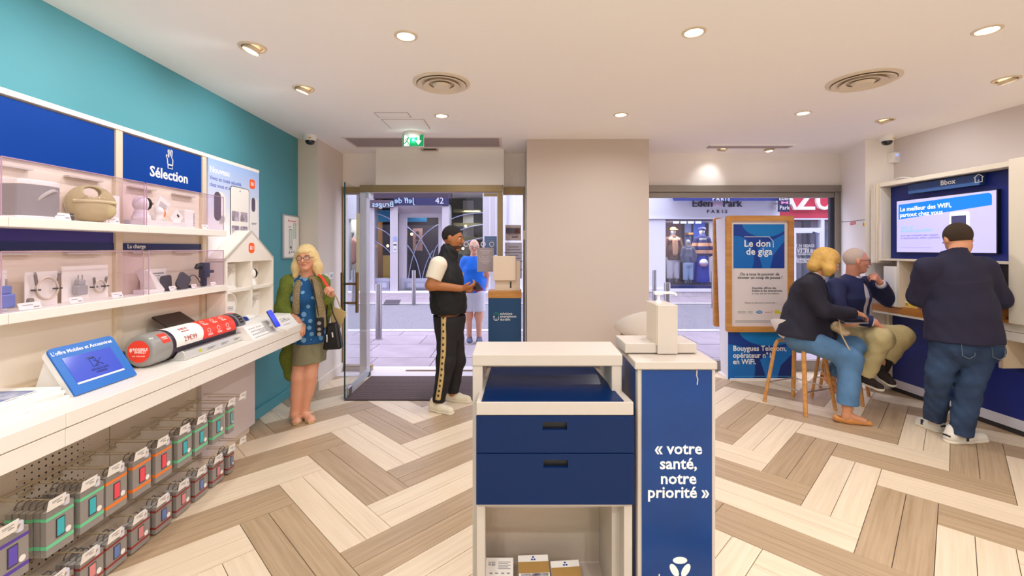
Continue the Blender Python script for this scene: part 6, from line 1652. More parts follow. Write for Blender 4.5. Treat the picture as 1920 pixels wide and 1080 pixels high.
# what shows behind its glass
fr(702, 733, 394, 416, YB + .5, YB + .52).build('blue_sign', mat('sky blue board', (84, 164, 204), .6), bl)
fr(762, 800, 408, 416, YB + .7, YB + .72).build('blue_sign', mat('sky blue board', (84, 164, 204), .6), bl)
fr(718, 734, 479, 522, YB + .5, YB + .8).build('yellow_block', mat('mustard board', (206, 166, 50), .7), bl)
fr(702, 716, 372, 522, YB + 1.2, YB + 1.3).build('brown_curtain', mat('ochre curtain', (150, 104, 54), .8), bl)
fr(774, 792, 428, 470, YB + 1.2, YB + 1.24).build('menu_board', mat('brown menu board', (160, 120, 104), .7), bl)
b = MB()
for k in range(3): b.prism(circ(.07, 12), frame((X(783, YB + 1.2), YB + 1.19, Z(437 + 9 * k, YB + 1.2)), (1, 0, 0), (0, 0, 1)), .01)
b.build('menu_disc', mat('dark brown print', (70, 44, 40), .7), bl)
for k in range(4): fr(850, 902, 392 + 26 * k, 398 + 26 * k, YB + 1.0, YB + 1.3).build('display_shelf', mat('olive shelf', (120, 112, 70), .7), bl)
fr(868, 888, 376, 520, YB + 1.4, YB + 1.5).build('display_column', mat('pale column', (176, 168, 160), .7), bl)
for k, (px_, py_) in enumerate(((772, 439), (727, 461), (873, 424), (868, 466))):
    MB().ell(P(px_, py_, YB + .9), (.05, .05, .05), 10, 7).build('lamp_globe', mat('warm lamp globe', (255, 214, 150), .4, emit=4), bl, smooth=True)
fr(737.5, 743.5, 455, 473, YB - .17, YB - .15).build('intercom', mat('intercom plate', (224, 224, 230), .3, .3), bl, bevel=.01)
b = MB(); b.ell(P(740.5, 459, YB - .175), (.06, .01, .03), 12, 6).ell(P(740.5, 468, YB - .175), (.02, .01, .03), 8, 6); b.build('intercom_button', mat('intercom dark', (70, 80, 76), .4), bl)
fr(737, 744, 444, 452, YB - .17, YB - .15).build('plaque', mat('blue grey plaque', (150, 160, 200), .4), bl)
# mirrored shop name: a reflection in the fascia glass, built as letters
b = MB()
for s, x, y, sz in (('Jeff de', 758, 376.5, .27), ('Bruges', 718, 383.5, .27)):
    b.text(s, sz, frame((X(x, YB - .26), YB - .26, Z(y, YB - .26)), (-1, 0, 0), (0, 0, 1)), bold=.004)
b.build('reflected_name', mat('pale blue reflection', (176, 210, 236), .5), bl)
fr(692, 737, 375, 390, YB - .24, YB - .23).build('fascia_panel', mat('violet fascia', (84, 70, 84), .5), bl)
light('shop_fill_lamp', 'AREA', (X(790), YB + .9, 2.9), (X(790), YB + .9, 0), 30, WARM, .6)  # unseen lamps added to light the shop interior
light('shop_fill_lamp', 'AREA', (X(880), YB + .9, 2.9), (X(880), YB + .9, 0), 22, WARM, .6)
# left shop window with a pink shirt on a bust
fr(651, 668, 410, 525, YB + .1, YB + .12).build('pane', M_SHOPG, bl)
fr(651, 668, 525, 548, YB, YB + .3).build('stall_riser', M_WAIN, bl)
fr(651, 668, 362, 410, YB, YB + .3).build('shop_header', M_FAC, bl)
fr(640, 690, 400, 548, YB + .9, YB + 1.0).build('window_back', mat('beige window back', (214, 204, 190), .8), bl)
light('shop_fill_lamp', 'AREA', (X(660), YB + .4, 2.7), (X(660), YB + .6, 1.0), 22, WARM, .5)  # unseen lamp added to light the bust

# right building: white shopfront
YR = 13.9
XR = lambda x: X(x, YR); ZR = lambda y: Z(y, YR)
br = thing('white_shopfront', 'white shopfront across the street with navy lettering, a pink bow and mannequins', 'building', (6.2, YR, 0))
M_WF = mat('white shopfront', (232, 232, 240), .7)
def f2_(x0, x1, y0, y1, Ya, Yb, b=None): return fr(x0, x1, y0, y1, Ya, Yb, b)
MB().box(3.9, XR(1462), YR, YR + 2.2, ZR(412), 9).build('upper_wall', M_WF, br)
MB().box(3.9, XR(1462), YR - .06, YR, ZR(411), ZR(408)).build('cornice', M_WF, br)
f2_(1190, 1248, 411, 546, YR, YR + .6).build('side_pier', M_WF, br); MB().box(3.75, XR(1192), YR, YR + 2.2, 0, ZR(412)).build('side_pier', M_FAC, br)
f2_(1436, 1462, 411, 546, YR, YR + .6).build('side_pier', M_WF, br)
f2_(1190, 1462, 541, 547, YR - .05, YR + .6).build('window_ledge', M_WF, br)
f2_(1190, 1462, 547, 560, YR - .02, YR + .6).build('stone_base', mat('rough pale stone', (206, 200, 204), .9, noise=(4, .12)), br)
f2_(1248, 1436, 536, 541, YR - .02, YR + .3).build('navy_sill', mat('navy sill', (30, 40, 92), .4), br)
f2_(1248, 1436, 411, 414, YR - .01, YR + .1).build('dark_head', mat('window head', (92, 88, 110), .5), br)
f2_(1248, 1436, 414, 536, YR + .06, YR + .08).build('pane', M_SHOPG, br)
MB().box(XR(1230), XR(1450), YR + 1.9, YR + 2.0, 0, ZR(405)).build('window_back', mat('mauve window back', (120, 96, 104), .8), br)
MB().box(XR(1230), XR(1450), YR + .1, YR + 1.9, ZR(541), ZR(536)).build('window_floor', mat('dark window floor', (84, 80, 90), .7), br)
for x0, x1, m in ((1284, 1296, mat('blue grey post', (96, 112, 160), .6)), (1300, 1322, mat('blue backdrop', (60, 90, 190), .6)), (1330, 1350, M_WF)):
    f2_(x0, x1, 414, 536, YR + 1.5, YR + 1.56).build('back_panel', m, br)
for k in range(3): f2_(1291, 1300, 436 + 22 * k, 440 + 22 * k, YR + 1.2, YR + 1.5).build('display_shelf', mat('amber shelf', (190, 140, 80), .6), br)
for k in range(4): f2_(1263 + 14 * k, 1273 + 14 * k, 415, 419, YR + .3, YR + .34).build('light_panel', mat('window lamp white', (226, 232, 255), .4, emit=2.0), br)
b = MB(); b.text('Eden', .33, frame((XR(1316), YR - .04, ZR(382)), (1, 0, 0), (0, 0, 1)), bold=.004, ext=.02); b.text('Park', .33, frame((XR(1372), YR - .04, ZR(382)), (1, 0, 0), (0, 0, 1)), bold=.004, ext=.02)
b.text('PARIS', .15, frame((XR(1344), YR - .02, ZR(397)), (1, 0, 0), (0, 0, 1)), ext=.01, space=1.9)
b.build('lettering', mat('navy letters', (40, 42, 76), .5), br)
def bow(b, x, y, Y, s): 
    M = frame((X(x, Y), Y, Z(y, Y)), (1, 0, 0), (0, 0, 1))
    b.prism([(-s, s * .45), (-s * .2, s * .18), (s * .2, s * .18), (s, s * .45), (s, -s * .45), (s * .2, -s * .18), (-s * .2, -s * .18), (-s, -s * .45)], M, .02)
b = MB(); bow(b, 1344, 382.5, YR - .04, .125); b.build('bow_emblem', mat('pale pink', (226, 180, 206), .5), br)
t = thing('awning', 'navy shop awning with PARIS above the white shopfront', 'awning', (6.5, YR - .5, 3.0))
MB().hexa([(XR(1251) - .0, YR - .55, Z(376.5, YR - .55)), (XR(1452), YR - .55, Z(376.5, YR - .55)), (XR(1452), YR, 3.5), (XR(1251), YR, 3.5), (XR(1251), YR - .55, Z(360, YR - .55)), (XR(1452), YR - .55, Z(360, YR - .55)), (XR(1452), YR, 3.56), (XR(1251), YR, 3.56)]).build('canvas', mat('navy canvas', (44, 60, 140), .8), t)
b = MB(); b.text('PARIS', .16, frame((X(1352, YR - .56), YR - .56, Z(373, YR - .56)), (1, 0, 0), (0, 0, 1)), ext=.004, bold=.01, space=1.4); b.build('lettering', M_LETW, t)
t = thing('blade_sign', 'navy projecting sign with a pink bow beside the red shopfront', 'sign', (8.4, YR - .6, 2.8))
YS = YR - .7
MB().box(X(1461, YS), X(1481, YS), YS, YS + .08, Z(397, YS), Z(362, YS)).build('panel', mat('navy sign board', (46, 50, 92), .4), t, bevel=.01)
MB().cyl((X(1471, YS), YS + .04, Z(362, YS)), (X(1471, YS), YR, Z(362, YS)), .02).build('arm', M_STEEL, t)
b = MB(); b.text('Eden', .17, frame((X(1471, YS), YS - .004, Z(372, YS)), (1, 0, 0), (0, 0, 1)), bold=.006); b.text('Park', .17, frame((X(1471, YS), YS - .004, Z(389.5, YS)), (1, 0, 0), (0, 0, 1)), bold=.006); b.build('lettering', M_LETW, t)
b = MB(); bow(b, 1471, 380, YS - .004, .10); b.build('bow_emblem', mat('bright pink', (236, 150, 200), .5), t)
t = thing('wall_lantern', 'small white wall lamp left of the projecting navy sign', 'lamp', P(1456, 382, YR - .1)); a = P(1456, 382, YR - .1)
MB().box(a.x - .05, a.x + .05, YR - .16, YR, a.z - .2, a.z + .2).build('body', M_WHITE, t, bevel=.01); MB().box(a.x - .055, a.x + .055, YR - .17, YR - .03, a.z - .02, a.z + .02).build('band', M_STEEL, t)
# red shop
rd = thing('red_shopfront', 'red fascia shopfront with large white letters and a white glazed door', 'building', (9.6, YR + .05, 0))
M_RED = mat('raspberry fascia', (214, 62, 88), .5)
MB().box(XR(1462), 16, YR + .04, YR + 2.0, ZR(409), 5.0).build('fascia', M_RED, rd)
MB().box(XR(1462), 16, YR + .3, YR + 2.0, 5.0, 9).build('upper_wall', M_FAC, rd)
b = MB(); b.text('AZUR', .86, frame((XR(1526), YR - .02, ZR(377.5)), (1, 0, 0), (0, 0, 1)), bold=.012, ext=.05, sx=1.02); b.build('lettering', M_LETW, rd)
M_WD = mat('white door paint', (232, 234, 240), .5)
b = MB(); f2_(1462, 1489, 409, 560, YR + .04, YR + .2, b); f2_(1540, 1546, 409, 560, YR + .04, YR + .2, b); f2_(1489, 1540, 409, 412, YR + .04, YR + .2, b); f2_(1489, 1540, 427, 433, YR + .04, YR + .2, b); f2_(1546, 1600, 409, 412, YR + .04, YR + .2, b); f2_(1489, 1493, 433, 558, YR + .02, YR + .2, b); f2_(1537, 1540, 433, 558, YR + .02, YR + .2, b); f2_(1493, 1537, 433, 437, YR + .02, YR + .2, b); f2_(1493, 1537, 545, 560, YR + .02, YR + .2, b); f2_(1600, 1700, 409, 560, YR + .04, YR + .2, b)
b.build('door_frame', M_WD, rd)
f2_(1489, 1540, 412, 427, YR + .1, YR + .11).build('pane', M_SHOPG, rd); f2_(1493, 1537, 437, 545, YR + .1, YR + .11).build('pane', M_SHOPG, rd); f2_(1546, 1600, 412, 556, YR + .1, YR + .11).build('pane', M_SHOPG, rd)
MB().box(XR(1462), 16, YR + 1.6, YR + 1.7, 0, ZR(409)).build('inner_wall', mat('pale inner wall', (190, 196, 206), .8), rd)
f2_(1506, 1520, 412, 556, YR + .9, YR + 1.0).build('inner_panel', mat('grey inner panel', (120, 128, 140), .7), rd)
f2_(1549, 1560, 430, 470, YR + .5, YR + .52).build('window_poster', mat('grey poster', (150, 156, 168), .7), rd)
a = P(1530, 0, YR - .02)
MB().tube([(a.x - .05, YR + .02, Z(436, YR)), (a.x - .05, YR - .08, Z(436, YR)), (a.x - .05, YR - .08, Z(500, YR)), (a.x - .05, YR + .02, Z(500, YR))], .035, 8).build('handle', mat('dark door handle', (90, 100, 130), .4, .5), rd, smooth=True)
b = MB()
for s, y, sz in (('ART N VISAGE', 461, .12), ('CANNES', 466.5, .10), ('04 93.38.84', 471, .17), ('sur rendez-vous', 476.5, .10), ('Épilation', 486, .13), ('Maquillage', 491, .12)): b.text(s, sz, frame((XR(1509), YR + .09, ZR(y)), (1, 0, 0), (0, 0, 1)), bold=.006)
b.build('door_lettering', M_LETW, rd)
for i, (x, z) in enumerate(((1260, .3), (1300, 0), (1330, 0))):
    light('shop_fill_lamp', 'AREA', (X(x, YR + .5), YR + .5, 2.3), (X(x, YR + .7), YR + .8, 1.0), 14, (1, .92, .86), .3)  # unseen lamps added to light the mannequins
# our own side of the street, above and beside the shop front
MB().box(-20, -2.55, 5.44, 5.64, 0, 9).build('wall_street_left', M_FAC, kind='structure')
MB().box(4.35, 30, 5.44, 5.64, 0, 9).build('wall_street_right', M_FAC, kind='structure')
MB().box(-20, 30, 5.44, 5.64, HC + .2, 9).build('wall_street_upper', M_FAC, kind='structure')
# ------------------------------------------------------------------ people: smooth solids grown over joints placed at their depth
def nv(v): return Vector(v).normalized()
def basis(f, u):
    f = nv(f); u = Vector(u); u = (u - f * u.dot(f)).normalized(); r = f.cross(u)
    return r, f, u
def hand(S, wr, d, n, side, s=1.0, curl=(25, 30, 25), spread=1.0, thumb=1.0):
    """five-fingered hand: d along the palm, n out of the palm, side=+1 when the thumb lies along d x n"""
    d = nv(d); n = Vector(n); n = (n - d * n.dot(d)).normalized(); l = d.cross(n) * side
    wr = Vector(wr)
    offs = (.029, .010, -.009, -.027); lens = (.93, 1.05, .98, .76)
    for o, L in zip(offs, lens):
        kn = wr + d * (.088 - abs(o) * .25) * s + l * o * s
        S.cone(wr + d * .012 * s + l * o * .45 * s, kn, .0135 * s, .0120 * s, .014)
        p, dr = kn, d + l * o * 1.6 * spread
        for seg, cv, r0, r1 in zip((.042, .027, .021), curl, (.0098, .0088, .0080), (.0088, .0080, .0070)):
            dr = (Matrix.Rotation(math.radians(cv) * side, 3, l) @ dr.normalized())
            if dr.dot(n) < -0.01 and cv > 0: dr = dr - n * 2 * dr.dot(n)
            q = p + dr.normalized() * seg * L * s
            S.cone(p, q, r0 * s, r1 * s, .004); p = q
    t0 = wr + d * .022 * s + l * .022 * s; t1 = t0 + (l * .030 + d * .030 + n * .010 * thumb) * s; t2 = t1 + (d * .028 + n * .014 * thumb + l * .004) * s
    S.cone(t0, t1, .0145 * s, .0115 * s, .010); S.cone(t1, t2, .0112 * s, .0085 * s, .004)
def head(S, c, f, u, s=1.0, ears=True):
    r, f, u = basis(f, u); c = Vector(c)
    M = Matrix((r, f, u)).transposed()
    p = lambda a, b, d: c + (r * a + f * b + u * d) * s
    S.ell(p(0, -.012, .025), (.075 * s, .093 * s, .090 * s), .02, M)
    S.cone(p(0, .030, -.010), p(0, .050, -.082), .060 * s, .033 * s, .03)
    for e in (-1, 1):
        S.cone(p(e * .040, .020, -.030), p(e * .018, .052, -.086), .030 * s, .020 * s, .02)
        S.ell(p(e * .033, .072, -.022), (.018 * s, .014 * s, .016 * s), .02, M)
        if ears: S.ell(p(e * .077, -.004, -.004), (.008 * s, .018 * s, .030 * s), .008, M)
    S.ell(p(0, .075, .028), (.048 * s, .014 * s, .010 * s), .015, M)
    for e in (-1, 1): S.ell(p(e * .031, .094, .008), (.015 * s, .012 * s, .009 * s), .010, M, 's')
    S.cone(p(0, .088, .012), p(0, .108, -.022), .007 * s, .0125 * s, .010)
    for e in (-1, 1): S.ell(p(e * .011, .096, -.026), (.008 * s, .009 * s, .007 * s), .006, M)
    S.ell(p(0, .086, -.050), (.024 * s, .010 * s, .0055 * s), .006, M); S.ell(p(0, .084, -.060), (.020 * s, .010 * s, .006 * s), .006, M)
    S.ell(p(0, .072, -.084), (.017 * s, .013 * s, .012 * s), .012, M)
    return p, M
def face_parts(t, c, f, u, s=1.0, brow=(60, 44, 30), iris=(70, 60, 50), lips=(176, 96, 86)):
    r, f, u = basis(f, u); c = Vector(c); p = lambda a, b, d: c + (r * a + f * b + u * d) * s
    for e in (-1, 1):
        MB().ell(p(e * .031, .0765, .008), (.0115 * s,) * 3, 12, 8).build('eye', mat('eye white', (232, 228, 222), .3), t, smooth=True)
        MB().ell(p(e * .031, .0862, .007), (.0050 * s,) * 3, 10, 6).build('iris', mat('iris %d' % iris[0], iris, .3), t, smooth=True)
        MB().tube([p(e * .016, .089, .027), p(e * .032, .090, .032), p(e * .049, .078, .026)], .0035 * s, 6).build('eyebrow', mat('brow %d' % brow[0], brow, .8), t, smooth=True)
    MB().tube([p(-.021, .089, -.0545), p(-.008, .0965, -.0535), p(.008, .0965, -.0535), p(.021, .089, -.0545)], [.002 * s, .0042 * s, .0042 * s, .002 * s], 8).build('lips', mat('lips %d' % lips[0], lips, .5), t, smooth=True)
def glasses(t, c, f, u, s=1.0, col=(40, 36, 40)):
    r, f, u = basis(f, u); c = Vector(c); p = lambda a, b, d: c + (r * a + f * b + u * d) * s
    b = MB(); m = mat('spectacle frame', col, .3)
    for e in (-1, 1):
        b.tube([p(e * .032 + .024 * math.cos(q), .101 - .012 * abs(math.cos(q)) * (1 if math.cos(q) * e > 0 else 0), .004 + .018 * math.sin(q)) for q in np.linspace(0, 6.283, 18, endpoint=False)], .0022 * s, 6, closed=True)
        b.tube([p(e * .056, .088, .010), p(e * .078, .04, .010), p(e * .082, -.01, .004)], .0022 * s, 6)
    b.tube([p(-.010, .104, .008), p(.010, .104, .008)], .0022 * s, 6)
    b.build('glasses', m, t, smooth=True)
def torso(S, neck, chest, waist, pelvis, f, r, fl=.72, k=.06):
    S.chain([neck, chest, waist, pelvis], r, k, (f, fl))
def limb(S, pts, rs, k=.03): S.chain(pts, rs, k)
def shoe(t, heel, toe, col, sole, up, nm='shoe', w=.042, lift=0, h=.005, collar=None):
    """shoe from heel to toe points on the sole plane; up = shoe's own upward direction"""
    heel, toe, up = Vector(heel), Vector(toe), nv(up); d = (toe - heel).normalized(); L = (toe - heel).length
    S = Solid()
    S.cone(heel + d * .035 + up * .040, heel + d * L * .45 + up * .038, w * .92, w * .95, .02)
    S.cone(heel + d * L * .45 + up * .034, toe - d * .045 + up * .026, w, w * .88, .03)
    S.cone(heel + d * .035 + up * .06, heel + d * .050 + up * (.09 if collar is None else collar), w * .88, w * .86, .02)
    S.cut(heel + up * .016, -up)
    o = S.build(nm, col, t, h=h)
    S = Solid()
    S.cone(heel + d * .035 + up * .012, heel + d * L * .45 + up * .012, w * .98, w * .95, .02)
    S.cone(heel + d * L * .45 + up * .012, toe - d * .043 + up * .012, w * 1.02, w * .96, .02)
    S.cut(heel + up * .022, up); S.cut(heel, -up)
    S.build('sole', sole, o, h=h)
    return o
def A3(*a): return [Vector(v) for v in a]
Pv = P
SK_M = mat('warm brown skin', (176, 112, 66), .55); SK_F = mat('fair rosy skin', (222, 160, 130), .55); SK_L = mat('light skin', (224, 164, 134), .55)
SK_O = mat('ruddy skin', (220, 152, 126), .55); SK_T = mat('tanned skin', (212, 150, 112), .55)
M_WSOLE = mat('white rubber sole', (232, 224, 206), .6)
FB_ = dict(h=.0062)

# --- man in the black padded vest
hc = P(849, 447, 4.25); hf, hu = (.97, -.22, -.14), (.12, 0, 1)
t = thing('person', 'man in black padded vest and white tee standing on the mat holding a red phone', 'person', (hc.x, 4.24, 0))
nk, ch, wa, pe = P(840, 482, 4.25), P(836, 522, 4.25), P(841, 566, 4.25), P(843, 598, 4.25)
shR, elR, wrR = P(822, 497, 4.06), P(808, 535, 4.01), P(864, 541, 4.06)
shL, elL, wrL = P(834, 495, 4.44), P(828, 542, 4.46), P(868, 544, 4.30)
hiR, knR, anR = P(839, 606, 4.16), P(836, 680, 4.12), P(823, 751, 4.09)
hiL, knL, anL = P(848, 606, 4.34), P(856, 675, 4.35), P(849, 737, 4.36)
f = nv((1, -.12, 0))
S = Solid(); torso(S, nk, ch, wa, pe, f, [.06, .15, .145, .145]); S.cone(nk, hc + Vector((-.01, 0, -.06)), .058, .056, .03)
S.cone(shR, shL, .055, .055, .04); limb(S, [shR, elR, wrR], [.058, .046, .031]); limb(S, [shL, elL, wrL], [.055, .044, .030])
limb(S, [hiR, knR, anR], [.088, .060, .042], .05); limb(S, [hiL, knL, anL], [.088, .060, .042], .05)
head(S, hc, hf, hu, 1.03)
hand(S, wrR, (.95, .25, .05), (.1, .6, .8), 1, 1.0, (30, 40, 30)); hand(S, wrL, (.95, -.1, -.02), (.1, -.5, .8), -1, 1.0, (35, 40, 30))
S.build('body', SK_M, t, **FB_)
face_parts(t, hc, hf, hu, 1.03, (30, 22, 18), (40, 28, 20), (150, 84, 64))
r_, f_, u_ = basis(hf, hu)
S = Solid(); MM = Matrix((r_, f_, u_)).transposed(); S.ell(hc + u_ * .032 - f_ * .016, (.081, .098, .094), .01, MM); S.cut(hc + u_ * .052 + f_ * .06, (f_ * .75 - u_ * .66)); S.cut(hc - u_ * .01, -u_ + f_ * .25); S.build('hair', mat('black hair', (28, 20, 16), .8, bump=(300, .5)), t, h=.006)
S = Solid(); S.ell(hc + f_ * .030 - u_ * .075, (.058, .062, .040), .01, MM); S.cut(hc - u_ * .058, u_); S.cut(hc + f_ * .0, -f_); S.build('beard', mat('short beard', (70, 42, 26), .85), t, h=.006)
M_VEST = mat('black quilted vest', (17, 16, 19), .75)
S = Solid(); torso(S, nk + Vector((-.01, 0, -.01)), ch, wa, pe + Vector((0, 0, .03)), f, [.085, .185, .192, .185], .85); S.cone(shR.lerp(shL, .16), shL.lerp(shR, .16), .075, .075, .05)
S.cone(nk + Vector((0, 0, -.02)), nk + Vector((.012, 0, .055)), .092, .088, .02); S.cone(nk + Vector((.01, 0, .03)), nk + Vector((.028, 0, .10)), .066, .064, .0, 's')
S.cone(shR + Vector((0, -.02, .02)), elR + Vector((0, -.03, 0)), .070, .055, .02, 's'); S.cut((0, 0, .885), (0, 0, -1))
S.build('vest', M_VEST, t, noise=(.0035, 62), **FB_)
M_TEE = mat('white cotton', (236, 226, 206), .85)
for a, b, nm in ((shR, elR, 1), (shL, elL, 1)):
    S = Solid(); S.cone(a, b, .082, .070, .02); q = a.lerp(b, .72); S.slab(q, b - a, .16); S.build('sleeve', M_TEE, t, **FB_)
M_TRK = mat('black track cloth', (24, 20, 26), .8)
S = Solid(); S.cone(wa.lerp(pe, .7), pe, .165, .168, .05, 'u', (f, .85)); S.cone(pe, pe + Vector((0, 0, -.06)), .165, .15, .06, 'u', (f, .85))
for a, b, c in ((hiR, knR, anR), (hiL, knL, anL)): limb(S, [a, b, c + Vector((0, 0, .01))], [.112, .082, .058], .05)
S.cut(wa.lerp(pe, .75), (0, 0, 1)); S.cut((0, 0, .085), (0, 0, -1)); S.build('trousers', M_TRK, t, noise=(.003, 40), **FB_)
st = [hiR + Vector((-.02, -.105, .07)), hiR.lerp(knR, .4) + Vector((-.012, -.098, 0)), knR + Vector((-.008, -.083, 0)), knR.lerp(anR, .5) + Vector((-.006, -.072, 0)), anR + Vector((0, -.058, .03))]
b = MB(); b.tube([tuple(v) for v in bez(st, 14)], .024, 8, flat=1.0, up=(1, 0, 0)); bv = [Vector(v) for v in b.v]
b.build('side_stripe', mat('sand stripe', (206, 178, 116), .8), t, smooth=True)
b = MB()
for i in range(14):
    q = bez(st, 14)[i] + Vector((0, -.0255, 0)); b.box(q.x - .008, q.x + .008, q.y - .001, q.y + .004, q.z - .010, q.z + .010)
b.build('stripe_letters', mat('dark stripe letters', (60, 48, 40), .8), t, kind='stuff')
M_SNK = mat('cream sneaker', (232, 222, 196), .7)
shoe(t, (-.765, 4.13, 0), (-.525, 3.99, 0), M_SNK, M_WSOLE, (0, 0, 1)); shoe(t, (-.652, 4.39, 0), (-.392, 4.31, 0), M_SNK, M_WSOLE, (0, 0, 1))
t = thing('smartphone', 'red cased smartphone in the hands of the black-vest man', 'phone', P(892, 541, 4.17))
a = P(894, 539, 4.14); M = frame(a, (.9, .35, .25), (-.25, .85, .5)); MB(M).prism(rrect(.075, .14, .01, 4), Matrix.Identity(4), .010).build('case', mat('crimson case', (150, 14, 44), .4), t, bevel=.002); MB(M).box(-.033, .033, -.064, .064, .010, .011).build('screen', M_BLACK, t)

# --- blonde woman with the green cardigan
hc = P(574, 484, 3.84); hf, hu = (.14, -1, -.04), (-.03, 0, 1)
t = thing('person', 'blonde woman in green cardigan and blue spotted tunic leaning on the counter end', 'person', (hc.x, 3.86, 0))
nk, ch, wa, pe = P(577, 521, 3.88), P(578, 556, 3.88), P(579, 600, 3.88), P(580, 640, 3.88)
shR, elR, wrR = P(543, 532, 3.87), P(531, 580, 3.82), P(557, 601, 3.70)
shL, elL, wrL = P(601, 531, 3.88), P(609, 582, 3.84), P(618, 556, 3.74)
hiR, knR, anR = P(566, 648, 3.88), P(560, 707, 3.83), P(553, 773, 3.86)
hiL, knL, anL = P(590, 648, 3.88), P(581, 703, 3.85), P(571, 770, 3.89)
f = nv((.1, -1, 0))
S = Solid(); torso(S, nk, ch, wa, pe, f, [.052, .112, .112, .118]); S.cone(nk, hc + Vector((0, .01, -.06)), .050, .050, .03)
S.cone(shR, shL, .05, .05, .04); limb(S, [shR, elR, wrR], [.055, .045, .030]); limb(S, [shL, elL, wrL], [.055, .044, .029])
limb(S, [hiR, knR, anR], [.070, .056, .036], .03); limb(S, [hiL, knL, anL], [.070, .056, .036], .03)
limb(S, [knR.lerp(anR, .22) + Vector((0, .015, 0)), knR.lerp(anR, .5) + Vector((0, .012, 0))], [.056, .046], .03); limb(S, [knL.lerp(anL, .22) + Vector((0, .015, 0)), knL.lerp(anL, .5) + Vector((0, .012, 0))], [.056, .046], .03)
for an, toe in ((anR, P(556, 791, 3.76)), (anL, P(585, 789, 3.79))):
    he = Vector((an.x, an.y + .045, .035)); to = Vector((toe.x, toe.y, .022))
    S.cone(an, he, .036, .030, .02); S.cone(an + Vector((0, -.01, -.03)), he.lerp(to, .75), .034, .026, .02); S.cone(he, he.lerp(to, .8), .028, .026, .02)
    dd = (to - he); dd.z = 0; dd.normalize(); sd = Vector((-dd.y, dd.x, 0))
    for o in (-.026, -.012, .001, .013, .024): S.cone(he.lerp(to, .72) + sd * o * .9, to + sd * o - dd * (abs(o) * .5), .011, .0095, .006)
head(S, hc, hf, hu, .95)
hand(S, wrR, (.55, -.45, -.55), (-.35, .1, -.9), 1, .95, (25, 35, 30)); hand(S, wrL, (.30, -.35, .75), (-.4, -.85, .0), 1, .92, (70, 75, 50))
S.build('body', SK_F, t, **FB_)
face_parts(t, hc, hf, hu, .95, (150, 116, 70), (90, 110, 120), (190, 100, 96)); glasses(t, hc, hf, hu, .95, (70, 50, 46))
M_BLOND = mat('blonde hair', (232, 204, 146), .6, noise=(30, .08), bump=(160, .15))
r_, f_, u_ = basis(hf, hu); MM = Matrix((r_, f_, u_)).transposed()
S = Solid(); S.ell(hc + u_ * .026 - f_ * .018, (.086, .100, .098), .02, MM)
for e in (-1, 1): S.chain([hc + r_ * e * .070 - f_ * .012 + u_ * .01, hc + r_ * e * .088 - f_ * .015 - u_ * .08, hc + r_ * e * .096 - f_ * .008 - u_ * .150], [.036, .040, .026], .03)
S.chain([hc - f_ * .06, hc - f_ * .075 - u_ * .14], [.075, .062], .03)
S.ell(hc + f_ * .075 - u_ * .045, (.056, .075, .092), .012, MM, 's'); S.build('hair', M_BLOND, t, noise=(.0012, 70), **FB_)
S = Solid(); S.ell(hc + f_ * .052 + u_ * .062, (.056, .040, .032), .015, MM); S.build('fringe', M_BLOND, t, **FB_)
M_TUN = dots('blue spotted tunic', (18, 84, 140), (120, 172, 212), 17.0, .36, .8, 'scatter')
S = Solid(); torso(S, nk + Vector((0, 0, -.05)), ch, wa, pe, f, [.075, .128, .130, .134], .92); S.cone(shR.lerp(shL, .25), shL.lerp(shR, .25), .062, .062, .04); S.cone(pe, pe + Vector((0, 0, -.12)), .136, .142, .05, 'u', (f, .9))
S.ell(ch + f * .085 + Vector((.045, 0, -.01)), (.06, .05, .06), .05); S.ell(ch + f * .085 + Vector((-.045, 0, -.01)), (.06, .05, .06), .05)
S.cut((0, 0, .685), (0, 0, -1)); S.build('tunic', M_TUN, t, noise=(.003, 45), **FB_)
S = Solid(); S.cone(pe, P(580, 715, 3.88), .134, .148, .05, 'u', (f, .95)); S.cut((-1.78, 0, .505), (.10, 0, -1)); S.cut(pe + Vector((0, 0, .03)), (0, 0, 1)); S.build('skirt', mat('olive grey skirt', (132, 128, 100), .85), t, noise=(.003, 40), **FB_)
M_CARD2 = mat('green knit cardigan', (122, 134, 50), .9, noise=(120, .28), bump=(260, .6))
S = Solid(); bk = -f * .055
S.chain([nk + bk * .6 + Vector((0, 0, -.03)), ch + bk, wa + bk, pe + bk], [.080, .150, .148, .145], .05, (f, .75)); S.cone(shR + bk * .3, shL + bk * .3, .064, .064, .04)
limb(S, [shR, elR, wrR.lerp(elR, .12)], [.080, .070, .046], .035); limb(S, [shL, elL, wrL.lerp(elL, .1)], [.074, .062, .044], .035)
S.chain([wa + Vector((-.13, .03, 0)), pe + Vector((-.15, .02, 0)), P(540, 672, 3.88), P(543, 706, 3.86)], [.07, .075, .066, .040], .04, (f, .6)); S.chain([pe + Vector((.12, .05, 0)), P(598, 668, 3.95)], [.06, .045], .03, (f, .6))
S.ell(ch.lerp(pe, .5) + f * .14 + Vector((.01, 0, 0)), (.092, .13, .42), .015, None, 's'); S.build('cardigan', M_CARD2, t, noise=(.0035, 50), **FB_)
M_SCF = mat('taupe scarf', (150, 132, 96), .9, noise=(70, .2), bump=(180, .6))
b = MB()
b.tube([tuple(v) for v in bez([P(574, 516, 3.93), P(556, 522, 3.82), P(554, 540, 3.73), P(556, 565, 3.71), P(555, 588, 3.73)], 16)], .030, 10, flat=.55); b.build('scarf', M_SCF, t, smooth=True)
b = MB(); b.tube([tuple(v) for v in bez([P(574, 516, 3.93), P(598, 520, 3.80), P(597, 545, 3.70), P(602, 575, 3.69), P(603, 614, 3.70)], 16)], .038, 10, flat=.6); b.build('scarf', M_SCF, t, smooth=True)
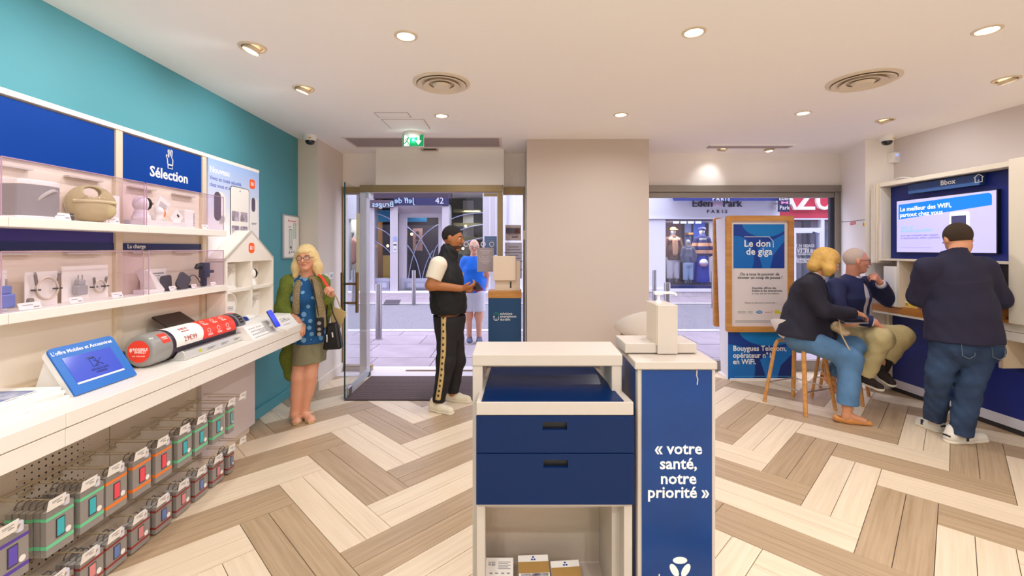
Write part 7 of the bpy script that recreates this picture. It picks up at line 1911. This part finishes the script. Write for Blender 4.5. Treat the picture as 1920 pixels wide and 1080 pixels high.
M_SAND = mat('gold sandal', (196, 168, 122), .4, .3)
for an, toe in ((anR, P(556, 791, 3.76)), (anL, P(585, 789, 3.79))):
    he = Vector((an.x, an.y + .065, 0)); to = Vector((toe.x, toe.y - .008, 0)); d = (to - he).normalized(); sd = Vector((-d.y, d.x, 0))
    outl = [he + sd * .030, he.lerp(to, .5) + sd * .034, he.lerp(to, .8) + sd * .042, to + sd * .022, to - sd * .022, he.lerp(to, .8) - sd * .042, he.lerp(to, .5) - sd * .034, he - sd * .030]
    sn = MB().prism([(v.x, v.y) for v in outl], Matrix.Translation((0, 0, .001)), .016).build('sandal', M_SAND, t, bevel=.003)
    b = MB()
    for fr_, hgt in ((.72, .046), (.5, .066)): q = he.lerp(to, fr_); b.tube([q + sd * .040 + Vector((0, 0, .015)), q + sd * .028 + Vector((0, 0, hgt)), q - sd * .028 + Vector((0, 0, hgt)), q - sd * .040 + Vector((0, 0, .015))], .008, 6, flat=.5)
    b.tube([Vector((an.x, an.y, an.z)) + Vector((.043 * math.cos(q), .043 * math.sin(q), -.03)) for q in np.linspace(0, 6.283, 14, endpoint=False)], .007, 6, closed=True)
    b.build('strap', M_SAND, sn, smooth=True)
# what she carries
t = thing('handbag', 'black leather handbag hanging at the side of the blonde woman', 'bag', P(624, 628, 3.74))
a = P(624, 630, 3.74)
MB().hexa([a + Vector(v) for v in ((-.075, -.045, -.115), (.085, -.045, -.105), (.085, .045, -.105), (-.075, .045, -.115), (-.045, -.03, .105), (.045, -.03, .12), (.045, .03, .12), (-.045, .03, .105))]).build('body', mat('black leather', (20, 18, 20), .4), t, bevel=.02)
MB().tube([a + Vector((-.04, 0, .10)), P(612, 590, 3.74), P(616, 552, 3.73), P(625, 590, 3.75), a + Vector((.04, 0, .11))], .006, 8).build('strap', mat('black leather', (20, 18, 20), .4), t, smooth=True)
b = MB(); b.tube([a + Vector((-.03, -.05, .02)), a + Vector((-.025, -.055, -.01)), a + Vector((-.028, -.053, -.04))], .008, 8); b.tube([a + Vector((.015, -.048, .04)), a + Vector((.022, -.053, 0))], .008, 8); b.build('buckle', M_STEEL, t, smooth=True)
t = thing('camera_pouch', 'small black pouch with round buttons on the hip of the blonde woman', 'bag', P(599, 612, 3.68)); a = P(599, 612, 3.68)
MB().box(a.x - .034, a.x + .034, 3.66, 3.70, a.z - .075, a.z + .075).build('body', mat('black fabric', (24, 22, 26), .7), t, bevel=.012)
b = MB()
for k, c in ((.03, .016), (-.02, .014), (-.06, .016)): b.lathe([(.0001, .004), (c, .003), (c, -.004)], 14, M=frame((a.x + .008, 3.657, a.z + k), (1, 0, 0), (0, 0, 1)), closed_ends=False)
b.build('button', M_GREYP, t)
MB().tube([tuple(v) for v in bez([a + Vector((0, 0, .07)), P(594, 575, 3.66), P(588, 545, 3.68), P(584, 524, 3.76)], 12)], .010, 8, flat=.5).build('strap', mat('black fabric', (24, 22, 26), .7), t, smooth=True)
t = thing('tote_bag', 'beige paper tote bag held behind the black handbag by the blonde woman', 'bag', P(634, 600, 3.84)); a = P(633, 600, 3.84)
MB().hexa([P(621, 622, 3.84), P(634, 628, 3.84), P(634, 628, 3.90), P(621, 622, 3.90), P(620, 572, 3.83), P(650, 585, 3.83), P(650, 585, 3.91), P(620, 572, 3.91)]).build('bag_body', mat('beige tote', (196, 170, 118), .8), t, bevel=.006)
MB().tube([P(626, 575, 3.87), P(621, 556, 3.80), P(625, 548, 3.74), P(632, 560, 3.82), P(640, 581, 3.87)], .005, 6).build('handle', mat('beige tote', (196, 170, 118), .8), t, smooth=True)
t = thing('shoulder_strap', 'bright red bag strap over the shoulder of the blonde woman', 'strap', P(610, 530, 3.8))
b = MB(); b.tube([P(598, 515, 3.83), P(605, 522, 3.78), P(617, 541, 3.72)], .014, 8, flat=.35); b.build('webbing', mat('red webbing', (226, 62, 44), .7), t, smooth=True)

# --- seated woman in the navy blazer
hc = P(1551, 491, 4.06); hf, hu = (.80, -.30, -.50), (.48, -.05, .86)
t = thing('person', 'blonde woman in navy blazer and blue jeans sitting on a bar stool with a tablet', 'person', (2.72, 4.15, 0))
nk, ch, wa, pe = P(1531, 520, 4.10), P(1515, 552, 4.12), P(1504, 592, 4.15), P(1502, 624, 4.17)
shR, elR, wrR = P(1516, 532, 3.95), P(1544, 582, 3.90), P(1605, 587, 3.92)
shL, elL, wrL = P(1530, 528, 4.27), P(1552, 588, 4.28), P(1578, 609, 4.06)
hiR, knR, anR = P(1502, 632, 4.08), P(1594, 672, 3.86), P(1589, 764, 3.80)
hiL, knL, anL = P(1508, 630, 4.27), P(1600, 650, 4.12), P(1556, 712, 4.16)
f = nv((1, -.22, 0))
S = Solid(); torso(S, nk, ch, wa, pe, f, [.055, .135, .130, .145]); S.cone(nk, hc + Vector((-.03, 0, -.055)), .048, .048, .03)
S.cone(shR, shL, .048, .048, .04); limb(S, [shR, elR, wrR], [.05, .042, .028]); limb(S, [shL, elL, wrL], [.05, .042, .028])
limb(S, [hiR, knR, anR], [.085, .058, .036], .05); limb(S, [hiL, knL, anL], [.085, .058, .036], .05)
S.cone(anR, Vector((2.865, 3.80, .05)), .036, .030, .02); S.cone(Vector((2.875, 3.80, .07)), Vector((2.99, 3.76, .035)), .032, .026, .02)
S.cone(anL, P(1548, 708, 4.16), .036, .03, .02); S.cone(anL, P(1566, 733, 4.13), .032, .026, .02)
head(S, hc, hf, hu, .95)
hand(S, wrR, (.92, .1, -.25), (-.2, .4, -.85), 1, .92, (20, 30, 25)); hand(S, wrL, (.95, -.2, -.02), (.0, -.1, 1), -1, .92, (15, 20, 20))
S.build('body', SK_T, t, **FB_)
face_parts(t, hc, hf, hu, .95, (150, 116, 70), (80, 90, 110), (190, 104, 96))
M_BLOND2 = mat('honey blonde hair', (204, 160, 82), .6, noise=(30, .10), bump=(160, .12))
r_, f_, u_ = basis(hf, hu); MM = Matrix((r_, f_, u_)).transposed()
S = Solid(); S.ell(hc + u_ * .028 - f_ * .020, (.090, .106, .100), .02, MM)
for e in (-1, 1): S.chain([hc + r_ * e * .066 - f_ * .005 + u_ * .02, hc + r_ * e * .084 - f_ * .005 + Vector((-.01, 0, -.075)), hc + r_ * e * .078 - f_ * .01 + Vector((-.02, 0, -.115))], [.040, .046, .030], .03)
S.chain([hc - f_ * .06 + u_ * .02, hc - f_ * .075 + Vector((-.045, 0, -.075))], [.078, .060], .03)
S.ell(hc + f_ * .080 - u_ * .050, (.062, .070, .085), .012, MM, 's'); S.build('hair', M_BLOND2, t, noise=(.001, 60), **FB_)
M_BLZ = mat('midnight blazer', (27, 25, 42), .8)
S = Solid(); torso(S, nk + Vector((-.02, 0, -.02)), ch, wa, pe + Vector((0, 0, .01)), f, [.075, .165, .165, .190], .82); S.cone(shR.lerp(shL, .06), shL.lerp(shR, .06), .066, .066, .05)
S.chain([wa, P(1497, 632, 4.12)], [.16, .185], .05); S.chain([wa + f * .06, P(1545, 628, 4.10)], [.12, .10], .06)
limb(S, [shR, elR, wrR.lerp(elR, .06)], [.074, .064, .047], .035); limb(S, [shL, elL, wrL.lerp(elL, .1)], [.072, .062, .046], .035)
S.slab(wrR.lerp(elR, .06), wrR - elR, .075); S.cut(P(1500, 632, 4.1), (-.10, 0, -1)); S.build('blazer', M_BLZ, t, noise=(.003, 34), **FB_)
S = Solid(); S.cone(nk + Vector((-.005, 0, 0)), nk + Vector((.025, 0, .035)), .066, .060, .02); S.cut(nk + Vector((.02, 0, .035)), (.3, 0, 1)); S.build('collar', mat('white collar', (228, 224, 226), .8), t, **FB_)
M_JEAN = mat('light blue denim', (84, 124, 164), .85, noise=(6, .16), bump=(300, .3))
S = Solid(); S.cone(pe + Vector((0, 0, .02)), pe + Vector((0, 0, -.03)), .168, .160, .05, 'u', (f, .9)); limb(S, [hiR, knR, anR + Vector((0, 0, .0))], [.110, .086, .080], .06); limb(S, [hiL, knL, anL], [.110, .084, .070], .06)
S.slab(Vector((anR.x, anR.y, .165)), (0, 0, -1), .2); S.slab(anL.lerp(knL, .12), anL - knL, .12); S.cut(pe + Vector((0, 0, .06)), (0, 0, 1)); S.build('jeans', M_JEAN, t, noise=(.003, 40), **FB_)
M_FLAT = mat('tan leather flat', (206, 140, 74), .45)
def flat_shoe(t, heel, toe, up):
    heel, toe, up = Vector(heel), Vector(toe), nv(up); d = (toe - heel).normalized(); S = Solid()
    S.cone(heel + d * .03 + up * .030, heel + d * .11 + up * .024, .034, .036, .02); S.cone(heel + d * .11 + up * .022, toe - d * .03 + up * .014, .037, .022, .03)
    S.cone(heel + d * .05 + up * .062, heel + d * .13 + up * .055, .030, .028, .01, 's'); S.cut(heel, -up); o = S.build('flat_shoe', M_FLAT, t, h=.005)
    MB().tube([heel + d * .028, heel + d * .028 - up * .008 * 0 + up * .012], .026, 14).build('heel', mat('brown heel', (120, 76, 44), .5), o)
flat_shoe(t, (2.79, 3.845, .004), (3.055, 3.735, .004), (0, 0, 1)); flat_shoe(t, P(1538, 703, 4.18), P(1576, 741, 4.10), nv((.75, 0, .66)))
t = thing('tablet', 'thin dark tablet held flat by the seated blonde woman', 'tablet', P(1598, 604, 4.0))
M = frame(P(1599, 603, 3.93), (1, -.15, .02), (.12, 1, .10)); MB(M).prism(rrect(.19, .13, .012, 4), Matrix.Identity(4), .008).build('slab', mat('silver edge', (170, 170, 178), .3, .6), t, bevel=.002); MB(M).box(-.088, .088, -.058, .058, .008, .009).build('screen', M_BLACK, t)
t = thing('shoulder_bag', 'beige shoulder bag with thin strap in the lap of the seated blonde woman', 'bag', P(1580, 600, 4.05))
S = Solid(); S.ell(P(1570, 613, 4.0), (.055, .045, .05), .02); S.ell(P(1583, 624, 3.97), (.05, .035, .03), .03); S.build('body', mat('beige soft leather', (196, 170, 134), .6), t, h=.007, noise=(.003, 60))
MB().tube([P(1573, 600, 3.95), P(1578, 628, 3.90), P(1592, 655, 3.82), P(1602, 664, 3.80)], .006, 6).build('strap', mat('beige soft leather', (196, 170, 134), .6), t, smooth=True)

# --- seated man in the navy jacket
hc = P(1606, 489, 4.38); hf, hu = (.90, -.42, -.08), (.05, 0, 1)
t = thing('person', 'grey-haired man in glasses and navy jacket seated with his hand at his chin', 'person', (3.33, 4.45, 0))
nk, ch, wa, pe = P(1598, 522, 4.44), P(1594, 552, 4.46), P(1588, 590, 4.50), P(1582, 618, 4.52)
shR, elR, wrR = P(1567, 537, 4.36), P(1572, 592, 4.22), P(1640, 604, 4.07)
shL, elL, wrL = P(1627, 533, 4.52), P(1667, 562, 4.48), P(1650, 530, 4.36)
hiR, knR, anR = P(1574, 624, 4.46), P(1652, 634, 4.06), P(1622, 707, 4.16)
hiL, knL, anL = P(1594, 622, 4.54), P(1690, 630, 4.30), P(1655, 688, 4.30)
f = nv((.35, -.93, 0))
S = Solid(); torso(S, nk, ch, wa, pe, f, [.06, .160, .165, .165]); S.cone(nk, hc + Vector((-.02, .02, -.06)), .058, .056, .03)
S.cone(shR, shL, .055, .055, .04); limb(S, [shR, elR, wrR], [.056, .046, .031]); limb(S, [shL, elL, wrL], [.056, .046, .031])
limb(S, [hiR, knR, anR], [.09, .062, .040], .05); limb(S, [hiL, knL, anL], [.09, .062, .040], .05)
head(S, hc, hf, hu, 1.04)
hand(S, wrR, (.62, -.25, -.72), (-.6, -.1, -.5), 1, 1.05, (20, 25, 20)); hand(S, wrL, (-.70, -.25, .62), (-.3, .75, -.2), -1, 1.0, (60, 65, 45))
S.build('body', SK_O, t, **FB_)
face_parts(t, hc, hf, hu, 1.04, (170, 160, 150), (80, 90, 100), (180, 104, 94)); glasses(t, hc, hf, hu, 1.04)
r_, f_, u_ = basis(hf, hu); MM = Matrix((r_, f_, u_)).transposed()
S = Solid(); S.ell(hc + u_ * .030 - f_ * .018, (.0815, .098, .096), .01, MM); S.cut(hc + u_ * .05 + f_ * .035, (f_ * .8 - u_ * .3)); S.cut(hc - u_ * .03, -u_ + f_ * .3); S.build('hair', mat('thin grey hair', (206, 184, 170), .8, bump=(300, .4)), t, h=.006)
M_JKT = mat('navy jacket', (28, 36, 82), .75)
S = Solid(); torso(S, nk + Vector((-.01, 0, -.03)), ch, wa, pe, f, [.085, .190, .190, .190], .80); S.cone(shR.lerp(shL, .05), shL.lerp(shR, .05), .070, .070, .05)
limb(S, [shR, elR, wrR.lerp(elR, .06)], [.082, .070, .052], .035); limb(S, [shL, elL, wrL.lerp(elL, .12)], [.082, .072, .054], .035)
r2 = nv((-f.y, f.x, 0)); cc = ch.lerp(wa, .35)
S.slab(wrR.lerp(elR, .06), wrR - elR, .08); S.slab(wrL.lerp(elL, .12), wrL - elL, .08)
S.ell(cc + f * .17 + Vector((.03, 0, .02)), (.052, .11, .24), .02, None, 's'); S.cut((0, 0, pe.z - .06), (0, 0, -1)); S.build('jacket', M_JKT, t, noise=(.003, 36), **FB_)
S = Solid(); torso(S, nk, ch, wa, pe, f, [.068, .170, .172, .17], .78); S.cone(nk + Vector((0, 0, -.02)), nk + Vector((.01, -.005, .04)), .070, .064, .03); S.cut(nk + Vector((.01, 0, .04)), (.2, -.2, 1)); S.cut((0, 0, pe.z - .02), (0, 0, -1)); S.build('shirt', mat('pale shirt', (222, 220, 230), .8), t, noise=(.002, 50), **FB_)
for wr, el in ((wrR, elR), (wrL, elL)):
    S = Solid(); S.cone(wr.lerp(el, .12), wr.lerp(el, .02), .044, .040, .0); S.slab(wr.lerp(el, .02), wr - el, .1); S.build('shirt_cuff', mat('pale shirt', (222, 220, 230), .8), t, h=.006)
M_CHINO = mat('beige chinos', (204, 186, 134), .85, noise=(5, .08))
S = Solid(); S.cone(pe + Vector((0, 0, .03)), pe + Vector((0, 0, -.03)), .172, .165, .05, 'u', (f, .9)); limb(S, [hiR, knR, anR], [.115, .092, .066], .06); limb(S, [hiL, knL, anL], [.115, .092, .066], .06)
S.slab(anR.lerp(knR, .05), anR - knR, .12); S.slab(anL.lerp(knL, .22), anL - knL, .13); S.build('trousers', M_CHINO, t, noise=(.0035, 38), **FB_)
M_SOCK = mat('dark brown sock', (44, 32, 26), .9)
for an, kn in ((anR, knR), (anL, knL)):
    S = Solid(); S.cone(an.lerp(kn, .34), an + Vector((0, 0, -.03)), .050, .046, .0); S.build('sock', M_SOCK, t, h=.006)
M_BRN = mat('dark brown sneaker', (50, 38, 32), .8)
for heel, toe in ((P(1612, 715, 4.22), P(1656, 735, 3.98)), (P(1644, 702, 4.34), P(1676, 727, 4.10))):
    d = (toe - heel).normalized(); up = nv(Vector((0, 0, 1)) - d * d.z)
    sh = shoe(t, heel, toe, M_BRN, M_WSOLE, up, 'sneaker', .043)
    b = MB(); sd = d.cross(up)
    for q in (.42, .50, .58): c = heel.lerp(toe, q) + up * (.078 - (q - .42) * .14); b.tube([c - sd * .02, c + up * .006, c + sd * .02], .003, 6)
    b.build('laces', M_BLACK, sh, smooth=True)

# --- man seen from behind at the counter
hc = P(1796, 449, 3.50); hf, hu = (.22, .80, -.56), (.10, .55, .83)
t = thing('person', 'man in navy T-shirt and blue jeans seen from behind at the counter', 'person', (3.5, 3.45, 0))
nk, ch, wa, pe = P(1792, 484, 3.42), P(1791, 522, 3.44), P(1802, 585, 3.43), P(1806, 636, 3.43)
shL, elL, wrL = P(1738, 503, 3.45), P(1722, 556, 3.58), P(1745, 568, 3.82)
shR, elR, wrR = P(1845, 502, 3.40), P(1874, 560, 3.42), P(1862, 578, 3.64)
hiL, knL, anL = P(1779, 646, 3.44), P(1761, 700, 3.47), P(1752, 783, 3.60)
hiR, knR, anR = P(1838, 648, 3.42), P(1819, 716, 3.38), P(1802, 806, 3.40)
f = nv((.14, .99, 0))
S = Solid(); torso(S, nk, ch, wa, pe, f, [.065, .165, .18, .17]); S.cone(nk, hc + Vector((0, -.03, -.05)), .064, .062, .03)
S.cone(shR, shL, .06, .06, .04); limb(S, [shR, elR, wrR], [.062, .052, .034]); limb(S, [shL, elL, wrL], [.062, .052, .034])
limb(S, [hiR, knR, anR], [.095, .066, .045], .03); limb(S, [hiL, knL, anL], [.095, .066, .045], .03)
head(S, hc, hf, hu, 1.05)
hand(S, wrR, (-.3, .95, -.1), (-.3, .0, -1), -1, 1.0, (15, 20, 15)); hand(S, wrL, (.3, .9, -.2), (.2, 0, -1), 1, 1.0, (15, 20, 15))
S.build('body', SK_T, t, **FB_); face_parts(t, hc, hf, hu, 1.05, (50, 34, 24), (60, 44, 30))
r_, f_, u_ = basis(hf, hu); MM = Matrix((r_, f_, u_)).transposed()
S = Solid(); S.ell(hc + u_ * .030 - f_ * .020, (.084, .102, .098), .01, MM); S.cut(hc + u_ * .05 + f_ * .055, (f_ * .8 - u_ * .5)); S.cut(hc - u_ * .052 - f_ * .06, -u_ + f_ * .55); S.build('hair', mat('dark brown hair', (62, 44, 26), .8, bump=(300, .5)), t, h=.006)
M_NTEE = mat('navy cotton', (34, 32, 58), .85)
S = Solid(); torso(S, nk + Vector((0, 0, -.03)), ch, wa, pe, f, [.085, .198, .222, .236], .76); S.cone(shR.lerp(shL, .05), shL.lerp(shR, .05), .074, .074, .06); S.cone(pe, pe + Vector((0, 0, -.05)), .236, .230, .05, 'u', (f, .76))
S.cone(nk + Vector((0, 0, -.02)), nk + Vector((0, .015, .062)), .086, .080, .03)
limb(S, [shR, elR, elR.lerp(wrR, .35)], [.084, .072, .070], .035); limb(S, [shL, elL, elL.lerp(wrL, .3)], [.084, .072, .070], .035)
S.slab(elR.lerp(wrR, .12), wrR - elR, .12); S.slab(elL.lerp(wrL, .12), wrL - elL, .12); S.cut(nk + Vector((0, .02, .060)), (0, .35, 1)); S.cut((0, 0, .785), (0, 0, -1))
S.build('t_shirt', M_NTEE, t, noise=(.0035, 34), **FB_)
M_JEAN2 = mat('worn blue denim', (48, 72, 106), .85, noise=(7, .4), col2=(34, 52, 82), bump=(280, .35))
S = Solid(); S.cone(pe + Vector((0, 0, .05)), pe + Vector((0, 0, -.02)), .205, .205, .04, 'u', (f, .74)); limb(S, [hiR, knR, anR + Vector((0, 0, -.02))], [.112, .084, .070], .012); limb(S, [hiL, knL, anL + Vector((0, 0, -.02))], [.112, .084, .068], .012)
for e in (hiL, hiR): S.ell(e + Vector((0, -.070, -.01)), (.095, .07, .10), .03)
S.slab(Vector((anR.x, anR.y, .074)), (0, 0, -1), .16); S.slab(Vector((anL.x, anL.y, .100)), (0, 0, -1), .16); S.cut(pe + Vector((0, 0, .07)), (0, 0, 1)); jn = S.build('jeans', M_JEAN2, t, noise=(.005, 46), **FB_)
for e, s in ((hiL, -1), (hiR, 1)):
    c = e + Vector((-s * .004 - (.012 if s > 0 else 0), -.150, -.012)); b = MB()
    b.tube([c + Vector((-.05, .008, .045)), c + Vector((.05, .008, .045)), c + Vector((.046, .004, -.040)), c + Vector((0, -.002, -.062)), c + Vector((-.046, .004, -.040))], .003, 5, closed=True); b.build('pocket_seam', mat('denim seam', (104, 116, 130), .8), jn, smooth=True)
M_WSN = mat('white leather sneaker', (230, 226, 214), .6)
def G2(x, y, Y): v = P(x, y, Y); return Vector((v.x, v.y, 0))
for heel, toe in ((G2(1768, 0, 3.60), G2(1718, 0, 3.80)), (G2(1776, 0, 3.42), G2(1848, 0, 3.46))):
    sh = shoe(t, heel, toe, M_WSN, M_WSOLE, (0, 0, 1), 'sneaker', .048, collar=.10)
    d = (toe - heel).normalized(); up = Vector((0, 0, 1)); sd = d.cross(up); b = MB()
    b.tube([heel + d * .002 + up * .055 - sd * .025, heel - d * .006 + up * .06, heel + d * .002 + up * .055 + sd * .025], .010, 8); b.box(-.010, .010, -.051, .051, .025, .065, M=frame(heel + d * .12, d, sd.cross(d) * -1) @ Matrix.Rotation(math.pi / 2, 4, 'X') if False else Matrix.Translation(heel + d * .12) @ Matrix((tuple(d), tuple(sd), (0, 0, 1))).transposed().to_4x4())
    b.build('dark_trim', mat('dark shoe trim', (44, 44, 54), .6), sh, smooth=40)

# --- man outside in the blue T-shirt
Y0 = 7.06; hc = P(889, 463, Y0); hf, hu = (.12, -1, -.05), (0, 0, 1)
t = thing('person', 'bald older man in bright blue T-shirt and pale shorts standing on the pavement outside', 'person', (hc.x, Y0, 0))
nk, ch, wa, pe = P(889, 484, Y0), P(889, 504, Y0), P(889, 527, Y0), P(888, 546, Y0)
shR, elR, wrR = P(872, 490, Y0), P(867, 514, Y0 + .04), P(871, 533, Y0 + .14)
shL, elL, wrL = P(906, 490, Y0), P(913, 514, Y0 + .04), P(911, 536, Y0 + .10)
hiR, knR, anR = P(880, 552, Y0), P(879, 592, Y0), P(880, 631, Y0 + .02)
hiL, knL, anL = P(897, 552, Y0), P(898, 592, Y0), P(898, 630, Y0 + .02)
S = Solid(); f = Vector((.1, -1, 0)); torso(S, nk, ch, wa, pe, f, [.06, .155, .155, .15]); S.cone(nk, hc + Vector((0, .01, -.06)), .056, .054, .03)
S.cone(shR, shL, .055, .055, .04); limb(S, [shR, elR, wrR], [.054, .044, .030]); limb(S, [shL, elL, wrL], [.054, .044, .030])
limb(S, [hiR, knR, anR], [.085, .056, .038], .05); limb(S, [hiL, knL, anL], [.085, .056, .038], .05)
head(S, hc, hf, hu, 1.0); hand(S, wrR, (.5, .2, -.7), (.4, 0, .3), 1, 1.0, (30, 30, 20)); hand(S, wrL, (-.1, .2, -.9), (-.9, 0, 0), -1, 1.0, (30, 30, 20))
S.build('body', SK_L, t, h=.008); face_parts(t, hc, hf, hu, 1.0, (170, 160, 150), (90, 100, 110)); glasses(t, hc, hf, hu)
r_, f_, u_ = basis(hf, hu); MM = Matrix((r_, f_, u_)).transposed()
S = Solid(); S.ell(hc + u_ * .02 - f_ * .016, (.081, .096, .085), .01, MM); S.cut(hc + f_ * .0, f_); S.cut(hc + u_ * .06, u_); S.build('hair', mat('thin grey hair', (206, 184, 170), .8), t, h=.008)
S = Solid(); torso(S, nk + Vector((0, 0, -.03)), ch, wa, pe, f, [.075, .18, .185, .18], .78); S.cone(shR.lerp(shL, .05), shL.lerp(shR, .05), .072, .072, .05)
for a, b in ((shR, elR), (shL, elL)): S.cone(a, b, .080, .070, .03); S.slab(a.lerp(b, .72), b - a, .13)
S.cut((0, 0, pe.z - .02), (0, 0, -1)); S.build('t_shirt', mat('cobalt cotton', (20, 112, 226), .85), t, h=.008, noise=(.003, 36))
S = Solid(); S.cone(pe + Vector((0, 0, .02)), pe, .165, .17, .05, 'u', (f, .8)); limb(S, [hiR, hiR.lerp(knR, .9)], [.110, .105], .05); limb(S, [hiL, hiL.lerp(knL, .9)], [.110, .105], .05)
S.cut((0, 0, .505), (0, 0, -1)); S.cut((0, 0, pe.z + .03), (0, 0, 1)); S.build('shorts', mat('pale shorts', (206, 208, 222), .85), t, h=.008)
for an in (anR, anL): shoe(t, (an.x, Y0 + .08, 0), (an.x + .02, Y0 - .18, 0), mat('slate sneaker', (84, 90, 116), .8), M_WSOLE, (0, 0, 1), 'sneaker', .045, h=.008)

# ------------------------------------------------------------------ mannequins in the windows across the street
M_MAN = mat('mannequin grey', (150, 146, 150), .5)
def mannequin(x, ytop, yfoot, Yd, label, kind):
    zf = Z(yfoot, Yd) ; Hm = Z(ytop, Yd) - zf; s = Hm / 1.80; xc = X(x, Yd)
    t = thing('mannequin', label, 'mannequin', (xc, Yd, zf), group='mannequins in the shop window')
    v = lambda a, b, c: Vector((xc + a * s, Yd + b * s, zf + c * s))
    S = Solid(); S.ell(v(0, 0, 1.68), (.08 * s, .095 * s, .12 * s), .01); S.cone(v(0, 0, 1.6), v(0, 0, 1.45), .05 * s, .06 * s, .03); S.chain([v(0, 0, 1.42), v(0, 0, 1.1), v(0, 0, .92)], [.14 * s, .12 * s, .13 * s], .05)
    for e in (-1, 1): S.chain([v(e * .17, 0, 1.42), v(e * .24, -.02, 1.15), v(e * .22, -.06, .92)], [.05 * s, .042 * s, .035 * s], .03); S.chain([v(e * .09, 0, .9), v(e * .10, 0, .5), v(e * .10, 0, .12)], [.085 * s, .06 * s, .045 * s], .04)
    S.build('figure', M_MAN, t, h=.022 * s); jk, tr, md = kind
    S = Solid(); S.chain([v(0, 0, 1.47), v(0, 0, 1.1), v(0, 0, .84 if md != 2 else .95)], [.13 * s, .18 * s, .20 * s], .05)
    for e in (-1, 1): S.chain([v(e * .18, 0, 1.44), v(e * .26, -.02, 1.15), v(e * .24, -.05, .96)], [.08 * s, .075 * s, .06 * s], .04)
    S.cut(v(0, 0, .80 if md == 1 else .92), (0, 0, -1))
    zz = [zf + q * s for q in (1.32, 1.22, 1.10, 1.0)]
    if md == 3: S.build('sweater', [mat('navy knit', (40, 44, 96), .9), mat('apricot stripe', (232, 170, 130), .9)], t, h=.02 * s, paint=lambda c: ((c[:, 2] < zz[0]) & (c[:, 2] > zz[1])) | ((c[:, 2] < zz[2]) & (c[:, 2] > zz[3])))
    else: S.build('jacket', jk, t, h=.02 * s)
    S = Solid()
    if md == 3: S.cone(v(0, 0, .98), v(0, 0, .15), .17 * s, .22 * s, .04)
    else:
        S.cone(v(0, 0, .98), v(0, 0, .86), .16 * s, .17 * s, .04)
        for e in (-1, 1): S.cone(v(e * .09, 0, .9), v(e * .11, 0, .22), .115 * s, .085 * s, .04)
    S.cut(v(0, 0, .22 if md != 3 else .12), (0, 0, -1)); S.build('skirt' if md == 3 else 'trousers', tr, t, h=.02 * s)
    MB().cyl(v(0, 0, 0), v(0, 0, .9), .014, n=8).cyl(v(0, 0, 0), v(0, 0, .015), .17 * s, n=20).build('stand', M_STEEL, t, smooth=40)
    return t, v, s
t, v, s = mannequin(1262, 427, 536, YR + .75, 'mannequin in orange cap and brown jacket in the shop window across the street', (mat('brown jacket', (110, 84, 76), .85), mat('white trousers', (232, 226, 226), .85), 1))
S = Solid(); S.ell(v(0, -.01, 1.75), (.10 * s, .115 * s, .075 * s), .01); S.cut(v(0, 0, 1.73), (0, 0, -1)); S.ell(v(.03, -.12, 1.735), (.085 * s, .10 * s, .014 * s), .01); S.build('cap', mat('apricot cap', (250, 184, 92), .8), t, h=.012)
S = Solid(); S.cone(v(0, -.15, 1.4), v(0, -.17, 1.0), .08 * s, .075 * s, .02); S.build('shirt_front', mat('copper satin', (206, 156, 124), .5), t, h=.015)
S = Solid(); S.chain([v(-.12, -.10, 1.44), v(0, -.02, 1.53), v(.12, -.10, 1.44)], [.055 * s] * 3, .03); S.build('fur_collar', mat('peach fur', (236, 190, 160), .9), t, h=.015)
mannequin(1290, 449, 536, YR + .55, 'child mannequin in grey top and pale jeans, middle of the window across the street', (mat('grey kids top', (96, 98, 122), .85), mat('pale jeans', (178, 196, 220), .85), 2))
t, v, s = mannequin(1316, 426, 537, YR + .65, 'mannequin in navy and apricot striped sweater and blue skirt across the street', (M_BLZ, mat('bright blue skirt', (40, 60, 170), .8), 3))
S = Solid(); S.ell(v(0, 0, 1.74), (.12 * s, .12 * s, .07 * s), .02); S.cut(v(0, 0, 1.71), (0, 0, -1)); S.build('beret', mat('navy felt', (36, 40, 90), .9), t, h=.012)
S = Solid(); S.ell(v(-.05, -.24, .72), (.13, .13, .13), .01); S.build('ball', [mat('pink ball', (226, 170, 190), .6), M_WHITE], t, h=.015, paint=lambda c: c[:, 2] > v(0, 0, .72).z)
t = thing('dress_form', 'bust with a salmon shirt in the left shop window across the street', 'mannequin', (X(659, 15.75), 15.75, 0))
x0 = X(659, 15.75); zt_, zb_ = Z(449, 15.75), Z(497, 15.75)
S = Solid(); S.chain([(x0, 15.75, zt_ - .1), (x0, 15.75, zb_ + .2)], [.17, .19], .05); S.chain([(x0 - .2, 15.75, zt_ - .12), (x0 - .3, 15.75, zb_ + .1)], [.09, .08], .04); S.chain([(x0 + .2, 15.75, zt_ - .12), (x0 + .28, 15.75, zb_ + .1)], [.09, .08], .04); S.cut((0, 0, zb_), (0, 0, -1)); S.build('shirt', mat('salmon shirt', (236, 170, 150), .85), t, h=.025)
S = Solid(); S.cone((x0, 15.75, zt_), (x0, 15.75, zt_ + .12), .06, .05, .02); S.ell((x0, 15.75, zt_ + .2), (.09, .1, .12), .02); S.build('figure', M_MAN, t, h=.02)
MB().cyl((x0, 15.75, 0), (x0, 15.75, zb_ + .1), .02, n=8).cyl((x0, 15.75, 0), (x0, 15.75, .02), .2, n=20).build('stand', M_STEEL, t, smooth=40)
